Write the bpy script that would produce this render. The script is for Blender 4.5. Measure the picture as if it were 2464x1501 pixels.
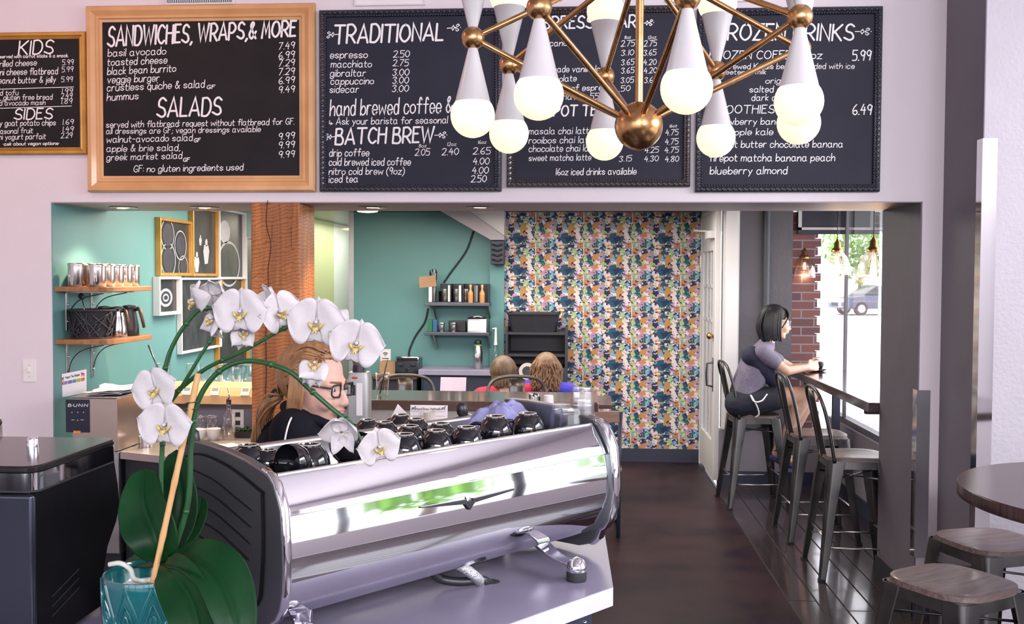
import bpy, bmesh, math, random
from mathutils import Vector, Matrix, Euler
S = bpy.context.scene
C = S.collection
for o in list(bpy.data.objects): bpy.data.objects.remove(o)
R = math.radians
PI = math.pi
# ------------------------------------------------------------------ camera
YAW, PITCH, ROLL, EYE, FOC = R(3.9), R(2.0), R(0.255), 1.70, 2400.0
fwd = Vector((-math.sin(YAW)*math.cos(PITCH), math.cos(YAW)*math.cos(PITCH), -math.sin(PITCH)))
_r0 = Vector((math.cos(YAW), math.sin(YAW), 0)); _u0 = _r0.cross(fwd)
rgt = _r0*math.cos(ROLL) + _u0*math.sin(ROLL); upv = -_r0*math.sin(ROLL) + _u0*math.cos(ROLL)
cam = bpy.data.cameras.new('camera'); cam.sensor_width = 36; cam.lens = FOC/2464*36; cam.clip_start = .05
camo = bpy.data.objects.new('camera', cam); C.objects.link(camo)
camo.matrix_world = Matrix.Translation((0, 0, EYE)) @ Matrix((rgt, upv, -fwd)).transposed().to_4x4()
S.camera = camo
# ------------------------------------------------------------------ light and exposure
S.view_settings.view_transform = 'Standard'; S.view_settings.look = 'None'
S.view_settings.gamma = 1; S.view_settings.use_curve_mapping = False
S.view_settings.exposure = 1.45
S.cycles.use_denoising = True
S.cycles.max_bounces = 10; S.cycles.glossy_bounces = 6; S.cycles.transmission_bounces = 8; S.cycles.transparent_max_bounces = 12
S.cycles.sample_clamp_indirect = 6.0; S.cycles.caustics_reflective = False; S.cycles.caustics_refractive = False
W = bpy.data.worlds.new('overcast_sky'); S.world = W; W.use_nodes = True
W.node_tree.nodes['Background'].inputs[0].default_value = (0.92, 0.92, 1.0, 1)
W.node_tree.nodes['Background'].inputs[1].default_value = 1.5
def light(name, typ, loc, energy, col=(1, 1, 1), rot=(0, 0, 0), size=(1, 1), spot=None):
    l = bpy.data.lights.new(name, typ); l.energy = energy; l.color = col
    if typ == 'AREA': l.shape = 'RECTANGLE'; l.size, l.size_y = size
    elif typ in ('POINT', 'SPOT'): l.shadow_soft_size = size[0]
    if spot: l.spot_size = spot; l.spot_blend = .6
    o = bpy.data.objects.new(name, l); o.location = loc; o.rotation_euler = rot; C.objects.link(o); return o
# daylight entering by the shop windows behind and beside the camera, and by the window of the back room
light('window_daylight', 'AREA', (1.4, -3.0, 2.95), 112, (.96, .92, 1), (R(78), 0, 0), (4.2, .8))
light('window_daylight', 'AREA', (3.7, 2.2, 2.75), 46, (.94, .92, 1), (R(78), 0, R(90)), (3.1, .6))
light('window_daylight', 'AREA', (2.16, 6.9, 1.5), 16, (.95, .96, 1), (R(90), 0, R(90)), (2.4, 1.6))
# unseen area lights added to brighten the back room, and the corridor lamp
light('overhead_light', 'AREA', (-0.4, 7.6, 2.27), 30, (1, .93, .84), (0, 0, 0), (2.6, 1.6))
light('overhead_light', 'AREA', (-1.9, 6.6, 2.27), 22, (1, .90, .76), (0, 0, 0), (.9, 1.6))
light('overhead_light', 'AREA', (-2.35, 10.8, 2.27), 14, (1, .9, .7), (0, 0, 0), (.5, 2.0))
light('overhead_light', 'AREA', (-3.0, 3.3, 3.65), 9, (1, .46, .32), (R(20), 0, 0), (1.6, 1.0))  # unseen pink light added to warm the left of the front wall

# ------------------------------------------------------------------ a pixel of the photograph to a point on a real plane
def ray(x, y): return fwd*FOC + rgt*(x-1232) - upv*(y-750.5)
O = Vector((0, 0, EYE))
def onY(x, y, Y): d = ray(x, y); return O + d*(Y/d.y)
def onX(x, y, X): d = ray(x, y); return O + d*(X/d.x)
def onZ(x, y, z): d = ray(x, y); return O + d*((z-EYE)/d.z)

# ------------------------------------------------------------------ mesh builder
class MB:
    def __init__(s): s.bm = bmesh.new()
    def add(s, verts, faces):
        vs = [s.bm.verts.new(v) for v in verts]
        for f in faces:
            try: s.bm.faces.new([vs[i] for i in f])
            except ValueError: pass
        return s
    def box(s, c, d, rz=0, rx=0, ry=0):
        m = Matrix.Translation(c) @ Euler((rx, ry, rz)).to_matrix().to_4x4()
        v = [m @ Vector((x*d[0]/2, y*d[1]/2, z*d[2]/2)) for x in (-1, 1) for y in (-1, 1) for z in (-1, 1)]
        return s.add(v, [(0, 1, 3, 2), (4, 6, 7, 5), (0, 4, 5, 1), (2, 3, 7, 6), (0, 2, 6, 4), (1, 5, 7, 3)])
    def bx(s, x0, x1, y0, y1, z0, z1): return s.box(((x0+x1)/2, (y0+y1)/2, (z0+z1)/2), (x1-x0, y1-y0, z1-z0))
    def prism(s, pts, vec):          # polygon of 3-D points swept along vec
        n = len(pts); vec = Vector(vec); v = [Vector(p) for p in pts]; v += [p+vec for p in v]
        return s.add(v, [tuple(range(n))[::-1], tuple(range(n, 2*n))] + [(i, (i+1) % n, n+(i+1) % n, n+i) for i in range(n)])
    def loft(s, rings, cap=True, closed=True):
        n = len(rings[0]); v = [p for r in rings for p in r]; f = []
        m = n if closed else n-1
        for k in range(len(rings)-1):
            for i in range(m): j = (i+1) % n; f.append((k*n+i, k*n+j, (k+1)*n+j, (k+1)*n+i))
        if cap and closed: f += [tuple(range(n))[::-1], tuple(range((len(rings)-1)*n, len(rings)*n))]
        return s.add(v, f)
    def cyl(s, a, b, r, r2=None, n=16):
        return s.tube([a, b], [r, r if r2 is None else r2], n)
    def tube(s, pts, r, n=10, closed=False, flat=1.0):
        pts = [Vector(p) for p in pts]; m = len(pts)
        rr = r if isinstance(r, (list, tuple)) else [r]*m
        rings = []; up = None
        for i, p in enumerate(pts):
            if closed: t = pts[(i+1) % m]-pts[i-1]
            else: t = pts[min(i+1, m-1)]-pts[max(i-1, 0)]
            t.normalize()
            if up is None: up = Vector((0, 0, 1)) if abs(t.z) < .9 else Vector((1, 0, 0))
            a = t.cross(up)
            if a.length < 1e-5: a = t.orthogonal()
            a.normalize(); b = a.cross(t).normalized(); up = b
            rings.append([p + (a*math.cos(2*PI*k/n) + b*math.sin(2*PI*k/n)*flat)*rr[i] for k in range(n)])
        if closed: rings.append(rings[0]); return s.loft(rings, False)
        return s.loft(rings)
    def lathe(s, prof, c=(0, 0, 0), n=28, axis=None, rot=0, sx=1):   # prof = [(r, z)...]
        m = Matrix.Translation(c)
        if axis is not None: m = m @ Vector((0, 0, 1)).rotation_difference(Vector(axis)).to_matrix().to_4x4()
        rings = [[m @ Vector((max(r, 1e-5)*math.cos(2*PI*k/n+rot)*sx, max(r, 1e-5)*math.sin(2*PI*k/n+rot), z)) for k in range(n)] for r, z in prof]
        return s.loft(rings, False)
    def ball(s, c, r, n=20, sc=(1, 1, 1), rot=None):
        m = Matrix.Translation(c)
        if rot is not None: m = m @ Euler(rot).to_matrix().to_4x4()
        if not isinstance(r, (list, tuple)): r = (r*sc[0], r*sc[1], r*sc[2])
        k = max(6, n//2)
        rings = [[m @ Vector((r[0]*math.sin(PI*j/k)*math.cos(2*PI*i/n), r[1]*math.sin(PI*j/k)*math.sin(2*PI*i/n), -r[2]*math.cos(PI*j/k))) for i in range(n)] for j in range(1, k)]
        b = [m @ Vector((0, 0, -r[2]))]; t = [m @ Vector((0, 0, r[2]))]
        v = b + [p for q in rings for p in q] + t; f = []
        for i in range(n): f.append((0, 1+(i+1) % n, 1+i))
        for q in range(len(rings)-1):
            for i in range(n): f.append((1+q*n+i, 1+q*n+(i+1) % n, 1+(q+1)*n+(i+1) % n, 1+(q+1)*n+i))
        l = 1+(len(rings)-1)*n
        for i in range(n): f.append((l+i, l+(i+1) % n, len(v)-1))
        return s.add(v, f)
    def cap(s, a, b, ra, rb, n=14):     # tapered capsule
        s.tube([a, b], [ra, rb], n); s.ball(a, ra, n); s.ball(b, rb, n); return s
    def grid(s, fn, nu, nv, closed_u=False):
        v = [fn(i/nu, j/nv) for j in range(nv+1) for i in range(nu+(0 if closed_u else 1))]
        w = nu if closed_u else nu+1; f = []
        for j in range(nv):
            for i in range(nu): k = (i+1) % w; f.append((j*w+i, j*w+k, (j+1)*w+k, (j+1)*w+i))
        return s.add(v, f)
    def build(s, name, mat, parent=None, smooth=False, bevel=0, world=False, solid=0, subsurf=0, remesh=0, smo=0, kind=None, seg=2):
        bmesh.ops.recalc_face_normals(s.bm, faces=s.bm.faces)
        me = bpy.data.meshes.new(name)
        if world and parent is not None:
            s.bm.transform(wmat(parent).inverted())
        s.bm.to_mesh(me); s.bm.free()
        o = bpy.data.objects.new(name, me); C.objects.link(o)
        me.materials.append(mat)
        if parent is not None: o.parent = parent
        if smooth:
            me.polygons.foreach_set('use_smooth', [True]*len(me.polygons))
            if smooth is not True: me.set_sharp_from_angle(angle=R(smooth))
        if solid: m = o.modifiers.new('solid', 'SOLIDIFY'); m.thickness = solid; m.offset = 0
        if remesh:
            m = o.modifiers.new('remesh', 'REMESH'); m.mode = 'VOXEL'; m.voxel_size = remesh; m.use_smooth_shade = True
        if smo: m = o.modifiers.new('smooth', 'SMOOTH'); m.iterations = smo; m.factor = .5
        if subsurf: m = o.modifiers.new('sub', 'SUBSURF'); m.levels = subsurf; m.render_levels = subsurf
        if bevel: m = o.modifiers.new('bevel', 'BEVEL'); m.width = bevel; m.segments = seg; m.limit_method = 'ANGLE'; m.angle_limit = R(40)
        if kind: o['kind'] = kind
        return o
def wmat(o):
    m = Matrix.Translation(o.location) @ o.rotation_euler.to_matrix().to_4x4()
    return (wmat(o.parent) @ m) if o.parent else m
def thing(name, label, cat, loc=(0, 0, 0), rz=0, group=None, rot=None):
    o = bpy.data.objects.new(name, None); C.objects.link(o); o.empty_display_size = .05
    o.location = loc; o.rotation_euler = rot or (0, 0, rz); return tag(o, label, cat, group)
def tag(o, label, cat, group=None):
    o['label'] = label; o['category'] = cat
    if group: o['group'] = group
    return o
def struct(o): o['kind'] = 'structure'; return o
def dup(root, loc=None, rz=None, label=None, rot=None):
    r = root.copy(); C.objects.link(r)
    if loc is not None: r.location = loc
    if rz is not None: r.rotation_euler = (0, 0, rz)
    if rot is not None: r.rotation_euler = rot
    if label: r['label'] = label
    for ch in list(root.children):
        c = ch.copy(); C.objects.link(c); c.parent = r
        for g in ch.children: d = g.copy(); C.objects.link(d); d.parent = c
    return r
def spline(P, n=8):      # Catmull-Rom through the points
    P = [Vector(p) for p in P]; Q = [P[0]*2-P[1]] + P + [P[-1]*2-P[-2]]; out = []
    for i in range(1, len(Q)-2):
        a, b, c, d = Q[i-1:i+3]
        for k in range(n):
            t = k/n; out.append(.5*((2*b)+(c-a)*t+(2*a-5*b+4*c-d)*t*t+(3*b-a-3*c+d)*t**3))
    return out+[P[-1]]
def rsq(h, r, n=6, z=0, hy=None):   # rounded rectangle outline
    hy = hy or h; out = []
    for k, (sx, sy) in enumerate(((1, 1), (-1, 1), (-1, -1), (1, -1))):
        for i in range(n+1): a = PI/2*(k+i/n); out.append(Vector((sx*(h-r)+r*math.cos(a), sy*(hy-r)+r*math.sin(a), z)))
    return out

# ------------------------------------------------------------------ procedural materials
def M(name, col, rough=.5, metal=0, c2=None, scale=20, amt=.5, stretch=(1, 1, 1), bump=0, bscale=None, coat=0, emit=0, ecol=None, trans=0, ior=1.45, alpha=1, spec=None, sheen=0, sss=0, detail=4, rot=(0, 0, 0), rvar=0):
    m = bpy.data.materials.new(name); m.use_nodes = True; nt = m.node_tree; b = nt.nodes['Principled BSDF']
    N = nt.nodes.new; L = nt.links.new
    b.inputs['Base Color'].default_value = (*col, 1); b.inputs['Roughness'].default_value = rough; b.inputs['Metallic'].default_value = metal
    if coat: b.inputs['Coat Weight'].default_value = coat; b.inputs['Coat Roughness'].default_value = .08
    if emit: b.inputs['Emission Strength'].default_value = emit; b.inputs['Emission Color'].default_value = (*(ecol or col), 1)
    if trans: b.inputs['Transmission Weight'].default_value = trans; b.inputs['IOR'].default_value = ior
    if alpha < 1: b.inputs['Alpha'].default_value = alpha
    if spec is not None: b.inputs['Specular IOR Level'].default_value = spec
    if sheen: b.inputs['Sheen Weight'].default_value = sheen
    if sss: b.inputs['Subsurface Weight'].default_value = sss; b.inputs['Subsurface Radius'].default_value = (.02, .008, .005)
    tc = N('ShaderNodeTexCoord'); mp = N('ShaderNodeMapping'); mp.inputs['Scale'].default_value = stretch; mp.inputs['Rotation'].default_value = rot
    L(tc.outputs['Object'], mp.inputs['Vector'])
    no = N('ShaderNodeTexNoise'); no.inputs['Scale'].default_value = scale; no.inputs['Detail'].default_value = detail
    L(mp.outputs[0], no.inputs['Vector'])
    if c2 is not None:
        cr = N('ShaderNodeValToRGB'); cr.color_ramp.elements[0].position = .5-amt/2; cr.color_ramp.elements[1].position = .5+amt/2
        cr.color_ramp.elements[0].color = (*col, 1); cr.color_ramp.elements[1].color = (*c2, 1)
        L(no.outputs['Fac'], cr.inputs[0]); L(cr.outputs[0], b.inputs['Base Color'])
    if rvar:
        mr = N('ShaderNodeMapRange'); mr.inputs[1].default_value = .3; mr.inputs[2].default_value = .7; mr.inputs[3].default_value = max(0, rough-rvar); mr.inputs[4].default_value = rough+rvar
        L(no.outputs['Fac'], mr.inputs[0]); L(mr.outputs[0], b.inputs['Roughness'])
    if bump:
        src = no
        if bscale:
            src = N('ShaderNodeTexNoise'); src.inputs['Scale'].default_value = bscale; src.inputs['Detail'].default_value = 5; L(mp.outputs[0], src.inputs['Vector'])
        bp = N('ShaderNodeBump'); bp.inputs['Strength'].default_value = bump; bp.inputs['Distance'].default_value = .01
        L(src.outputs['Fac'], bp.inputs['Height']); L(bp.outputs[0], b.inputs['Normal'])
    return m
def glass(name, col=(1, 1, 1), rough=.02, a=.16):     # thin clear pane or tumbler: mostly see-through with a glossy skin
    m = bpy.data.materials.new(name); m.use_nodes = True; nt = m.node_tree; nt.nodes.clear(); N = nt.nodes.new; L = nt.links.new
    out = N('ShaderNodeOutputMaterial'); mix = N('ShaderNodeMixShader'); t = N('ShaderNodeBsdfTransparent'); g = N('ShaderNodeBsdfGlossy')
    t.inputs[0].default_value = (*col, 1); g.inputs['Roughness'].default_value = rough
    lw = N('ShaderNodeLayerWeight'); lw.inputs[0].default_value = .25; mr = N('ShaderNodeMapRange'); mr.inputs[3].default_value = a*.35; mr.inputs[4].default_value = min(1, a*4)
    no = N('ShaderNodeTexNoise'); no.inputs['Scale'].default_value = 60; bp = N('ShaderNodeBump'); bp.inputs['Strength'].default_value = .05; L(no.outputs['Fac'], bp.inputs['Height']); L(bp.outputs[0], g.inputs['Normal'])
    L(lw.outputs['Facing'], mr.inputs[0]); L(mr.outputs[0], mix.inputs[0]); L(t.outputs[0], mix.inputs[1]); L(g.outputs[0], mix.inputs[2]); L(mix.outputs[0], out.inputs[0])
    return m
def wood(name, c1, c2, scale=6, axis=0, rough=.45, dist=3, bump=.15, fine=1, coat=0):
    m = bpy.data.materials.new(name); m.use_nodes = True; nt = m.node_tree; b = nt.nodes['Principled BSDF']; N = nt.nodes.new; L = nt.links.new
    tc = N('ShaderNodeTexCoord'); mp = N('ShaderNodeMapping'); st = [6, 6, 6]; st[axis] = .7; mp.inputs['Scale'].default_value = st
    L(tc.outputs['Object'], mp.inputs[0])
    n1 = N('ShaderNodeTexNoise'); n1.inputs['Scale'].default_value = scale; n1.inputs['Detail'].default_value = 8; n1.inputs['Distortion'].default_value = dist*.15; n1.inputs['Roughness'].default_value = .65
    L(mp.outputs[0], n1.inputs['Vector'])
    cr = N('ShaderNodeValToRGB'); cr.color_ramp.elements[0].position = .32; cr.color_ramp.elements[1].position = .68
    cr.color_ramp.elements[0].color = (*c1, 1); cr.color_ramp.elements[1].color = (*c2, 1)
    L(n1.outputs['Fac'], cr.inputs[0]); L(cr.outputs[0], b.inputs['Base Color']); b.inputs['Roughness'].default_value = rough
    if coat: b.inputs['Coat Weight'].default_value = coat; b.inputs['Coat Roughness'].default_value = .1
    bp = N('ShaderNodeBump'); bp.inputs['Strength'].default_value = bump; bp.inputs['Distance'].default_value = .004
    L(n1.outputs['Fac'], bp.inputs['Height']); L(bp.outputs[0], b.inputs['Normal'])
    return m
wall_paint = M('mauve_wall_paint', (.72, .655, .69), .6, c2=(.75, .685, .72), scale=3, bump=.06, bscale=90)
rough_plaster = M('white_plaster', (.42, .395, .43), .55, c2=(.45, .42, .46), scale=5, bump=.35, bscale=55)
jamb_shade = M('grey_jamb_shade', (.135, .120, .150), .5, c2=(.15, .135, .165), scale=6, bump=.05, bscale=80)  # darkened tone for the shaded left-facing wall faces
green_paint = M('teal_wall_paint', (.118, .285, .285), .5, c2=(.132, .305, .30), scale=2, bump=.04, bscale=100)
white_paint = M('white_paint', (.68, .66, .66), .45, c2=(.72, .70, .70), scale=4)
grey_paint = M('grey_paint', (.20, .18, .22), .55, c2=(.23, .21, .25), scale=4)
black_paint = M('black_paint', (.018, .018, .026), .45, c2=(.026, .025, .034), scale=10)
navy_paint = M('navy_paint', (.022, .028, .052), .4, c2=(.03, .036, .062), scale=8)
chrome = M('polished_steel', (.80, .80, .84), .06, 1, c2=(.84, .84, .87), scale=3, rvar=.02)
steel = M('brushed_steel', (.55, .53, .53), .30, 1, c2=(.62, .60, .60), scale=4, stretch=(1, 1, 3), rvar=.03)
gunmetal = M('gunmetal', (.075, .072, .075), .36, .85, c2=(.12, .115, .11), scale=9, rvar=.1)
dark_steel = M('dark_steel', (.10, .10, .12), .3, .9, c2=(.14, .14, .16), scale=6)
brass = M('aged_brass', (.50, .275, .115), .27, 1, c2=(.58, .33, .15), scale=25, rvar=.07)
black_plastic = M('black_plastic', (.012, .012, .016), .38, c2=(.016, .016, .02), scale=30)
rubber = M('black_rubber', (.015, .015, .018), .7, c2=(.02, .02, .024), scale=30)
porcelain_black = M('black_glazed_ceramic', (.006, .006, .008), .07, c2=(.009, .009, .012), scale=20, coat=.5)
white_plastic = M('white_plastic', (.80, .78, .76), .4, c2=(.83, .81, .79), scale=30)
paper = M('white_paper', (.78, .75, .76), .8, c2=(.82, .79, .80), scale=12)
ink = M('dark_ink', (.03, .03, .035), .7, c2=(.04, .04, .045), scale=20)
chalk = M('white_chalk_paint', (.86, .84, .85), .8, c2=(.90, .88, .88), scale=60)
clear = glass('clear_glass')
tumbler = glass('tumbler_glass', (.97, .97, .98), .03, .15)
pale_wood = wood('pale_bamboo', (.60, .36, .16), (.74, .48, .25), 3, 0, .45)
shelf_wood = wood('reclaimed_shelf_wood', (.20, .085, .032), (.42, .19, .08), 3, 1, .5)
dark_wood = wood('dark_bar_wood', (.045, .022, .018), (.11, .05, .035), 3, 0, .3, coat=.4)
seat_wood = wood('weathered_seat_wood', (.075, .05, .05), (.25, .18, .165), 9, 0, .4, bump=.8, coat=.15)
# ================================================================== the setting
YW = 5.10; YB = 5.73; XL = -2.79; XR = 1.695; ZH = 2.085
m = MB()
m.bx(-4.6, XL, YW, YB, 0, 3.75); m.bx(XR, 1.80, YW, YB, 0, 3.75); m.bx(XL, XR, YW, YB, ZH, 3.75)
struct(m.build('wall_front', wall_paint))
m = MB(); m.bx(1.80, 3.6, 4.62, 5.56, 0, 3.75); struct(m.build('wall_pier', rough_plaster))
# dark skins on the left-facing pier side and jamb: their shade as colour
m = MB(); m.bx(1.795, 1.80, 4.62, 5.10, 0, 3.75); struct(m.build('trim_1', jamb_shade))
m = MB(); m.bx(XR-.006, XR, YW+.004, YB, .13, ZH-.002); struct(m.build('trim_2', jamb_shade))
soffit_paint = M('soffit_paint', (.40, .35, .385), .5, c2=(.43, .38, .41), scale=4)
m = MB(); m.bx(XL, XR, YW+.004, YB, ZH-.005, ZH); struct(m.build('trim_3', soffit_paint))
# clear corner guards
guard = M('polished_corner_guard', (.82, .82, .84), .07, 1, c2=(.86, .86, .88), scale=4)
def guard_strip(n, x, y, z0, z1, w):
    m = MB(); m.bx(x-.003, x, y-.003, y+w, z0, z1); m.bx(x, x+w, y-.003, y, z0, z1); struct(m.build(n, guard))
guard_strip('trim_4', XR-.007, YW, .30, 1.145, .062)
guard_strip('trim_5', 1.795, 4.62, .40, 2.33, .062)
m = MB(); m.bx(XR-.018, XR-.006, YW-.012, YB, 0, .135); m.bx(XR-.018, 1.795, YW-.014, YW, 0, .135); m.bx(-4.6, XL, YW-.014, YW, 0, .135)
struct(m.build('baseboard_front', black_paint))
# floors
def floor_mat():
    m = bpy.data.materials.new('stained_concrete'); m.use_nodes = True; nt = m.node_tree; b = nt.nodes['Principled BSDF']; N = nt.nodes.new; L = nt.links.new
    tc = N('ShaderNodeTexCoord'); n1 = N('ShaderNodeTexNoise'); n1.inputs['Scale'].default_value = 1.6; n1.inputs['Detail'].default_value = 8; n1.inputs['Roughness'].default_value = .62
    L(tc.outputs['Object'], n1.inputs['Vector'])
    cr = N('ShaderNodeValToRGB'); e = cr.color_ramp.elements; e[0].position = .36; e[1].position = .66; e[0].color = (.014, .006, .015, 1); e[1].color = (.050, .022, .032, 1)
    x = cr.color_ramp.elements.new(.5); x.color = (.032, .017, .020, 1)
    L(n1.outputs['Fac'], cr.inputs[0]); L(cr.outputs[0], b.inputs['Base Color'])
    b.inputs['Roughness'].default_value = .38; b.inputs['Specular IOR Level'].default_value = .12
    bp = N('ShaderNodeBump'); bp.inputs['Strength'].default_value = .08; n2 = N('ShaderNodeTexNoise'); n2.inputs['Scale'].default_value = 9; L(tc.outputs['Object'], n2.inputs['Vector']); L(n2.outputs['Fac'], bp.inputs['Height']); L(bp.outputs[0], b.inputs['Normal'])
    return m
concrete = floor_mat()
m = MB(); m.bx(-5, 1.10, -2.7, 13.2, -.05, 0); struct(m.build('floor', concrete))
plank_mat = wood('old_floor_planks', (.016, .010, .014), (.046, .029, .032), 4, 1, .24, bump=.18, coat=.7)
m = MB()
x = 1.104
for k, w in enumerate((.15, .125, .14, .12, .15, .13, .14, .12, .15, .13, .14, .13, .14, .15, .14, .15)):
    for j in range(4):
        y0 = -2.7+j*4.0-(k*1.37 % 2.6 if j else 0); y1 = min(13.2, -2.7+(j+1)*4.0-(k*1.37 % 2.6))
        if k < 8 or y0 < 5: m.bx(x+.003, x+w-.003, y0+.003, min(y1-.003, 8.3 if x > 1.1 else 13), -.05, 0)
    x += w
struct(m.build('floor_planks', plank_mat, bevel=.0025))
m = MB(); m.bx(1.10, 3.5, -2.7, 8.6, -.06, -.006); struct(m.build('floor_joists', black_paint))
# front room shell (behind and above the viewer), with its shop-front
ceil_paint = M('ceiling_paint', (.62, .57, .60), .7, c2=(.66, .61, .64), scale=3)
m = MB(); m.bx(-4.6, 3.6, -2.7, 5.1, 3.75, 3.85); struct(m.build('ceiling', ceil_paint))
m = MB(); m.bx(-4.7, -4.6, -2.7, 5.56, 0, 3.75); struct(m.build('wall_left', wall_paint))
m = MB(); m.bx(3.5, 3.6, -2.7, .6, 0, 3.75); m.bx(3.5, 3.6, 3.8, 4.62, 0, 3.75); m.bx(3.5, 3.6, .6, 3.8, 0, .7); m.bx(3.5, 3.6, .6, 3.8, 3.1, 3.75)
struct(m.build('wall_right', wall_paint))
m = MB()
for xx in (-4.5, -3.2, -1.75, -.3, .6, 2.05, 3.5): m.bx(xx-.05, xx+.05, -2.78, -2.68, 0, 3.75)
m.bx(-4.5, 3.5, -2.78, -2.68, 0, .5); m.bx(-4.5, 3.5, -2.78, -2.68, 2.5, 2.6); m.bx(-4.5, 3.5, -2.78, -2.68, 3.3, 3.75)
struct(m.build('window_1', dark_steel))
m = MB()
for yy in (.6, 1.66, 2.73, 3.8): m.bx(3.5, 3.58, yy-.04, yy+.04, .7, 3.1)
struct(m.build('window_2', dark_steel))
# back room shell
m = MB(); m.bx(XL-.1, XL, YB, 13.0, 0, 2.5); struct(m.build('wall_side', green_paint))
m = MB(); m.bx(XL, XL+.004, YW+.006, YB, 0, ZH-.006); struct(m.build('trim_6', green_paint))
YK = 9.25
xg = onY(851, 700, YK).x; xw = onY(1214, 700, YK).x; xd = onY(1675, 700, YK).x; xt = onY(1180, 600, YK).x
m = MB(); m.bx(xg, xw, YK, YK+.12, 0, 2.5); struct(m.build('wall_back', green_paint))
m = MB(); m.bx(xg-.045, xg+.002, YK-.004, YK+.13, 0, 2.31); struct(m.build('trim_7', steel))
def wallpaper():
    m = bpy.data.materials.new('floral_wallpaper'); m.use_nodes = True; nt = m.node_tree; b = nt.nodes['Principled BSDF']; N = nt.nodes.new; L = nt.links.new
    b.inputs['Roughness'].default_value = .7
    tc = N('ShaderNodeTexCoord'); sp = N('ShaderNodeSeparateXYZ'); L(tc.outputs['Object'], sp.inputs[0])
    def mth(op, a, bb=None, c=None):
        n = N('ShaderNodeMath'); n.operation = op
        for i, v in enumerate((a, bb, c)):
            if v is None: continue
            if isinstance(v, (int, float)): n.inputs[i].default_value = v
            else: L(v, n.inputs[i])
        return n.outputs[0]
    U, V = .445, .292
    u = mth('FLOORED_MODULO', mth('ADD', sp.outputs['X'], 20), U); v = mth('FLOORED_MODULO', mth('ADD', sp.outputs['Z'], .07), V)
    cb = N('ShaderNodeCombineXYZ'); L(u, cb.inputs[0]); L(v, cb.inputs[1])
    ns = N('ShaderNodeTexNoise'); ns.inputs['Scale'].default_value = 26; ns.inputs['Detail'].default_value = 2; L(cb.outputs[0], ns.inputs['Vector'])
    mv = N('ShaderNodeMixRGB'); mv.blend_type = 'LINEAR_LIGHT'; mv.inputs[0].default_value = .035; L(cb.outputs[0], mv.inputs[1]); L(ns.outputs['Color'], mv.inputs[2])
    def vor(scale, cols, sx=1, sy=1, off=0):
        mp = N('ShaderNodeMapping'); mp.inputs['Scale'].default_value = (sx, sy, 1); mp.inputs['Location'].default_value = (off, off*.7, 0); L(mv.outputs[0], mp.inputs[0])
        vo = N('ShaderNodeTexVoronoi'); vo.inputs['Scale'].default_value = scale; L(mp.outputs[0], vo.inputs['Vector'])
        s2 = N('ShaderNodeSeparateColor'); L(vo.outputs['Color'], s2.inputs[0])
        cr = N('ShaderNodeValToRGB'); cr.color_ramp.interpolation = 'CONSTANT'; e = cr.color_ramp.elements
        while len(e) < len(cols): e.new(.5)
        for i, c in enumerate(cols): e[i].position = i/len(cols); e[i].color = (*c, 1)
        L(s2.outputs[0], cr.inputs[0]); return vo, cr, s2
    navy, teal, sky, org, pink, cream, olive, lime = (.012, .022, .085), (.01, .085, .145), (.17, .38, .52), (.58, .24, .07), (.52, .29, .42), (.80, .68, .68), (.20, .23, .075), (.42, .52, .20)
    v1, c1, _ = vor(23, (navy, cream, teal, pink, lime, sky, cream, navy, cream, org, teal, pink))
    v2, c2, s2 = vor(40, (cream, navy, lime, pink, teal, cream, olive, sky, navy), 1, 1.3, .3)
    v3, c3, s3 = vor(34, (navy, olive, teal, cream, navy, lime), .55, 2.1, .7)
    k1 = mth('LESS_THAN', v2.outputs['Distance'], .42); k1 = mth('MULTIPLY', k1, mth('GREATER_THAN', s2.outputs[1], .42))
    mx = N('ShaderNodeMixRGB'); L(k1, mx.inputs[0]); L(c1.outputs[0], mx.inputs[1]); L(c2.outputs[0], mx.inputs[2])
    k2 = mth('MULTIPLY', mth('LESS_THAN', v3.outputs['Distance'], .26), mth('GREATER_THAN', s3.outputs[1], .4))
    my = N('ShaderNodeMixRGB'); L(k2, my.inputs[0]); L(mx.outputs[0], my.inputs[1]); L(c3.outputs[0], my.inputs[2])
    # the one large ochre bloom of each repeat
    def disc(cx, cy, r):
        sx = N('ShaderNodeSeparateXYZ'); L(mv.outputs[0], sx.inputs[0])
        a = mth('SUBTRACT', sx.outputs[0], cx); bb = mth('SUBTRACT', sx.outputs[1], cy)
        return mth('LESS_THAN', mth('ADD', mth('MULTIPLY', a, a), mth('MULTIPLY', bb, bb)), r*r)
    cur = my.outputs[0]
    for cx, cy, r, col in ((.34, .19, .036, (.50, .27, .08)), (.22, .165, .028, navy), (.11, .12, .033, (.62, .25, .10)), (.28, .09, .045, teal), (.31, .075, .03, navy)):
        mz = N('ShaderNodeMixRGB'); L(disc(cx, cy, r), mz.inputs[0]); L(cur, mz.inputs[1]); mz.inputs[2].default_value = (*col, 1); cur = mz.outputs[0]
    L(cur, b.inputs['Base Color'])
    return m
m = MB(); m.bx(xw, xd+.05, YK, YK+.12, .12, 2.6); struct(m.build('wall_papered', wallpaper()))
m = MB(); m.bx(xg, xd+.05, YK-.016, YK+.12, 0, .12); struct(m.build('baseboard_back', navy_paint))
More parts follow.
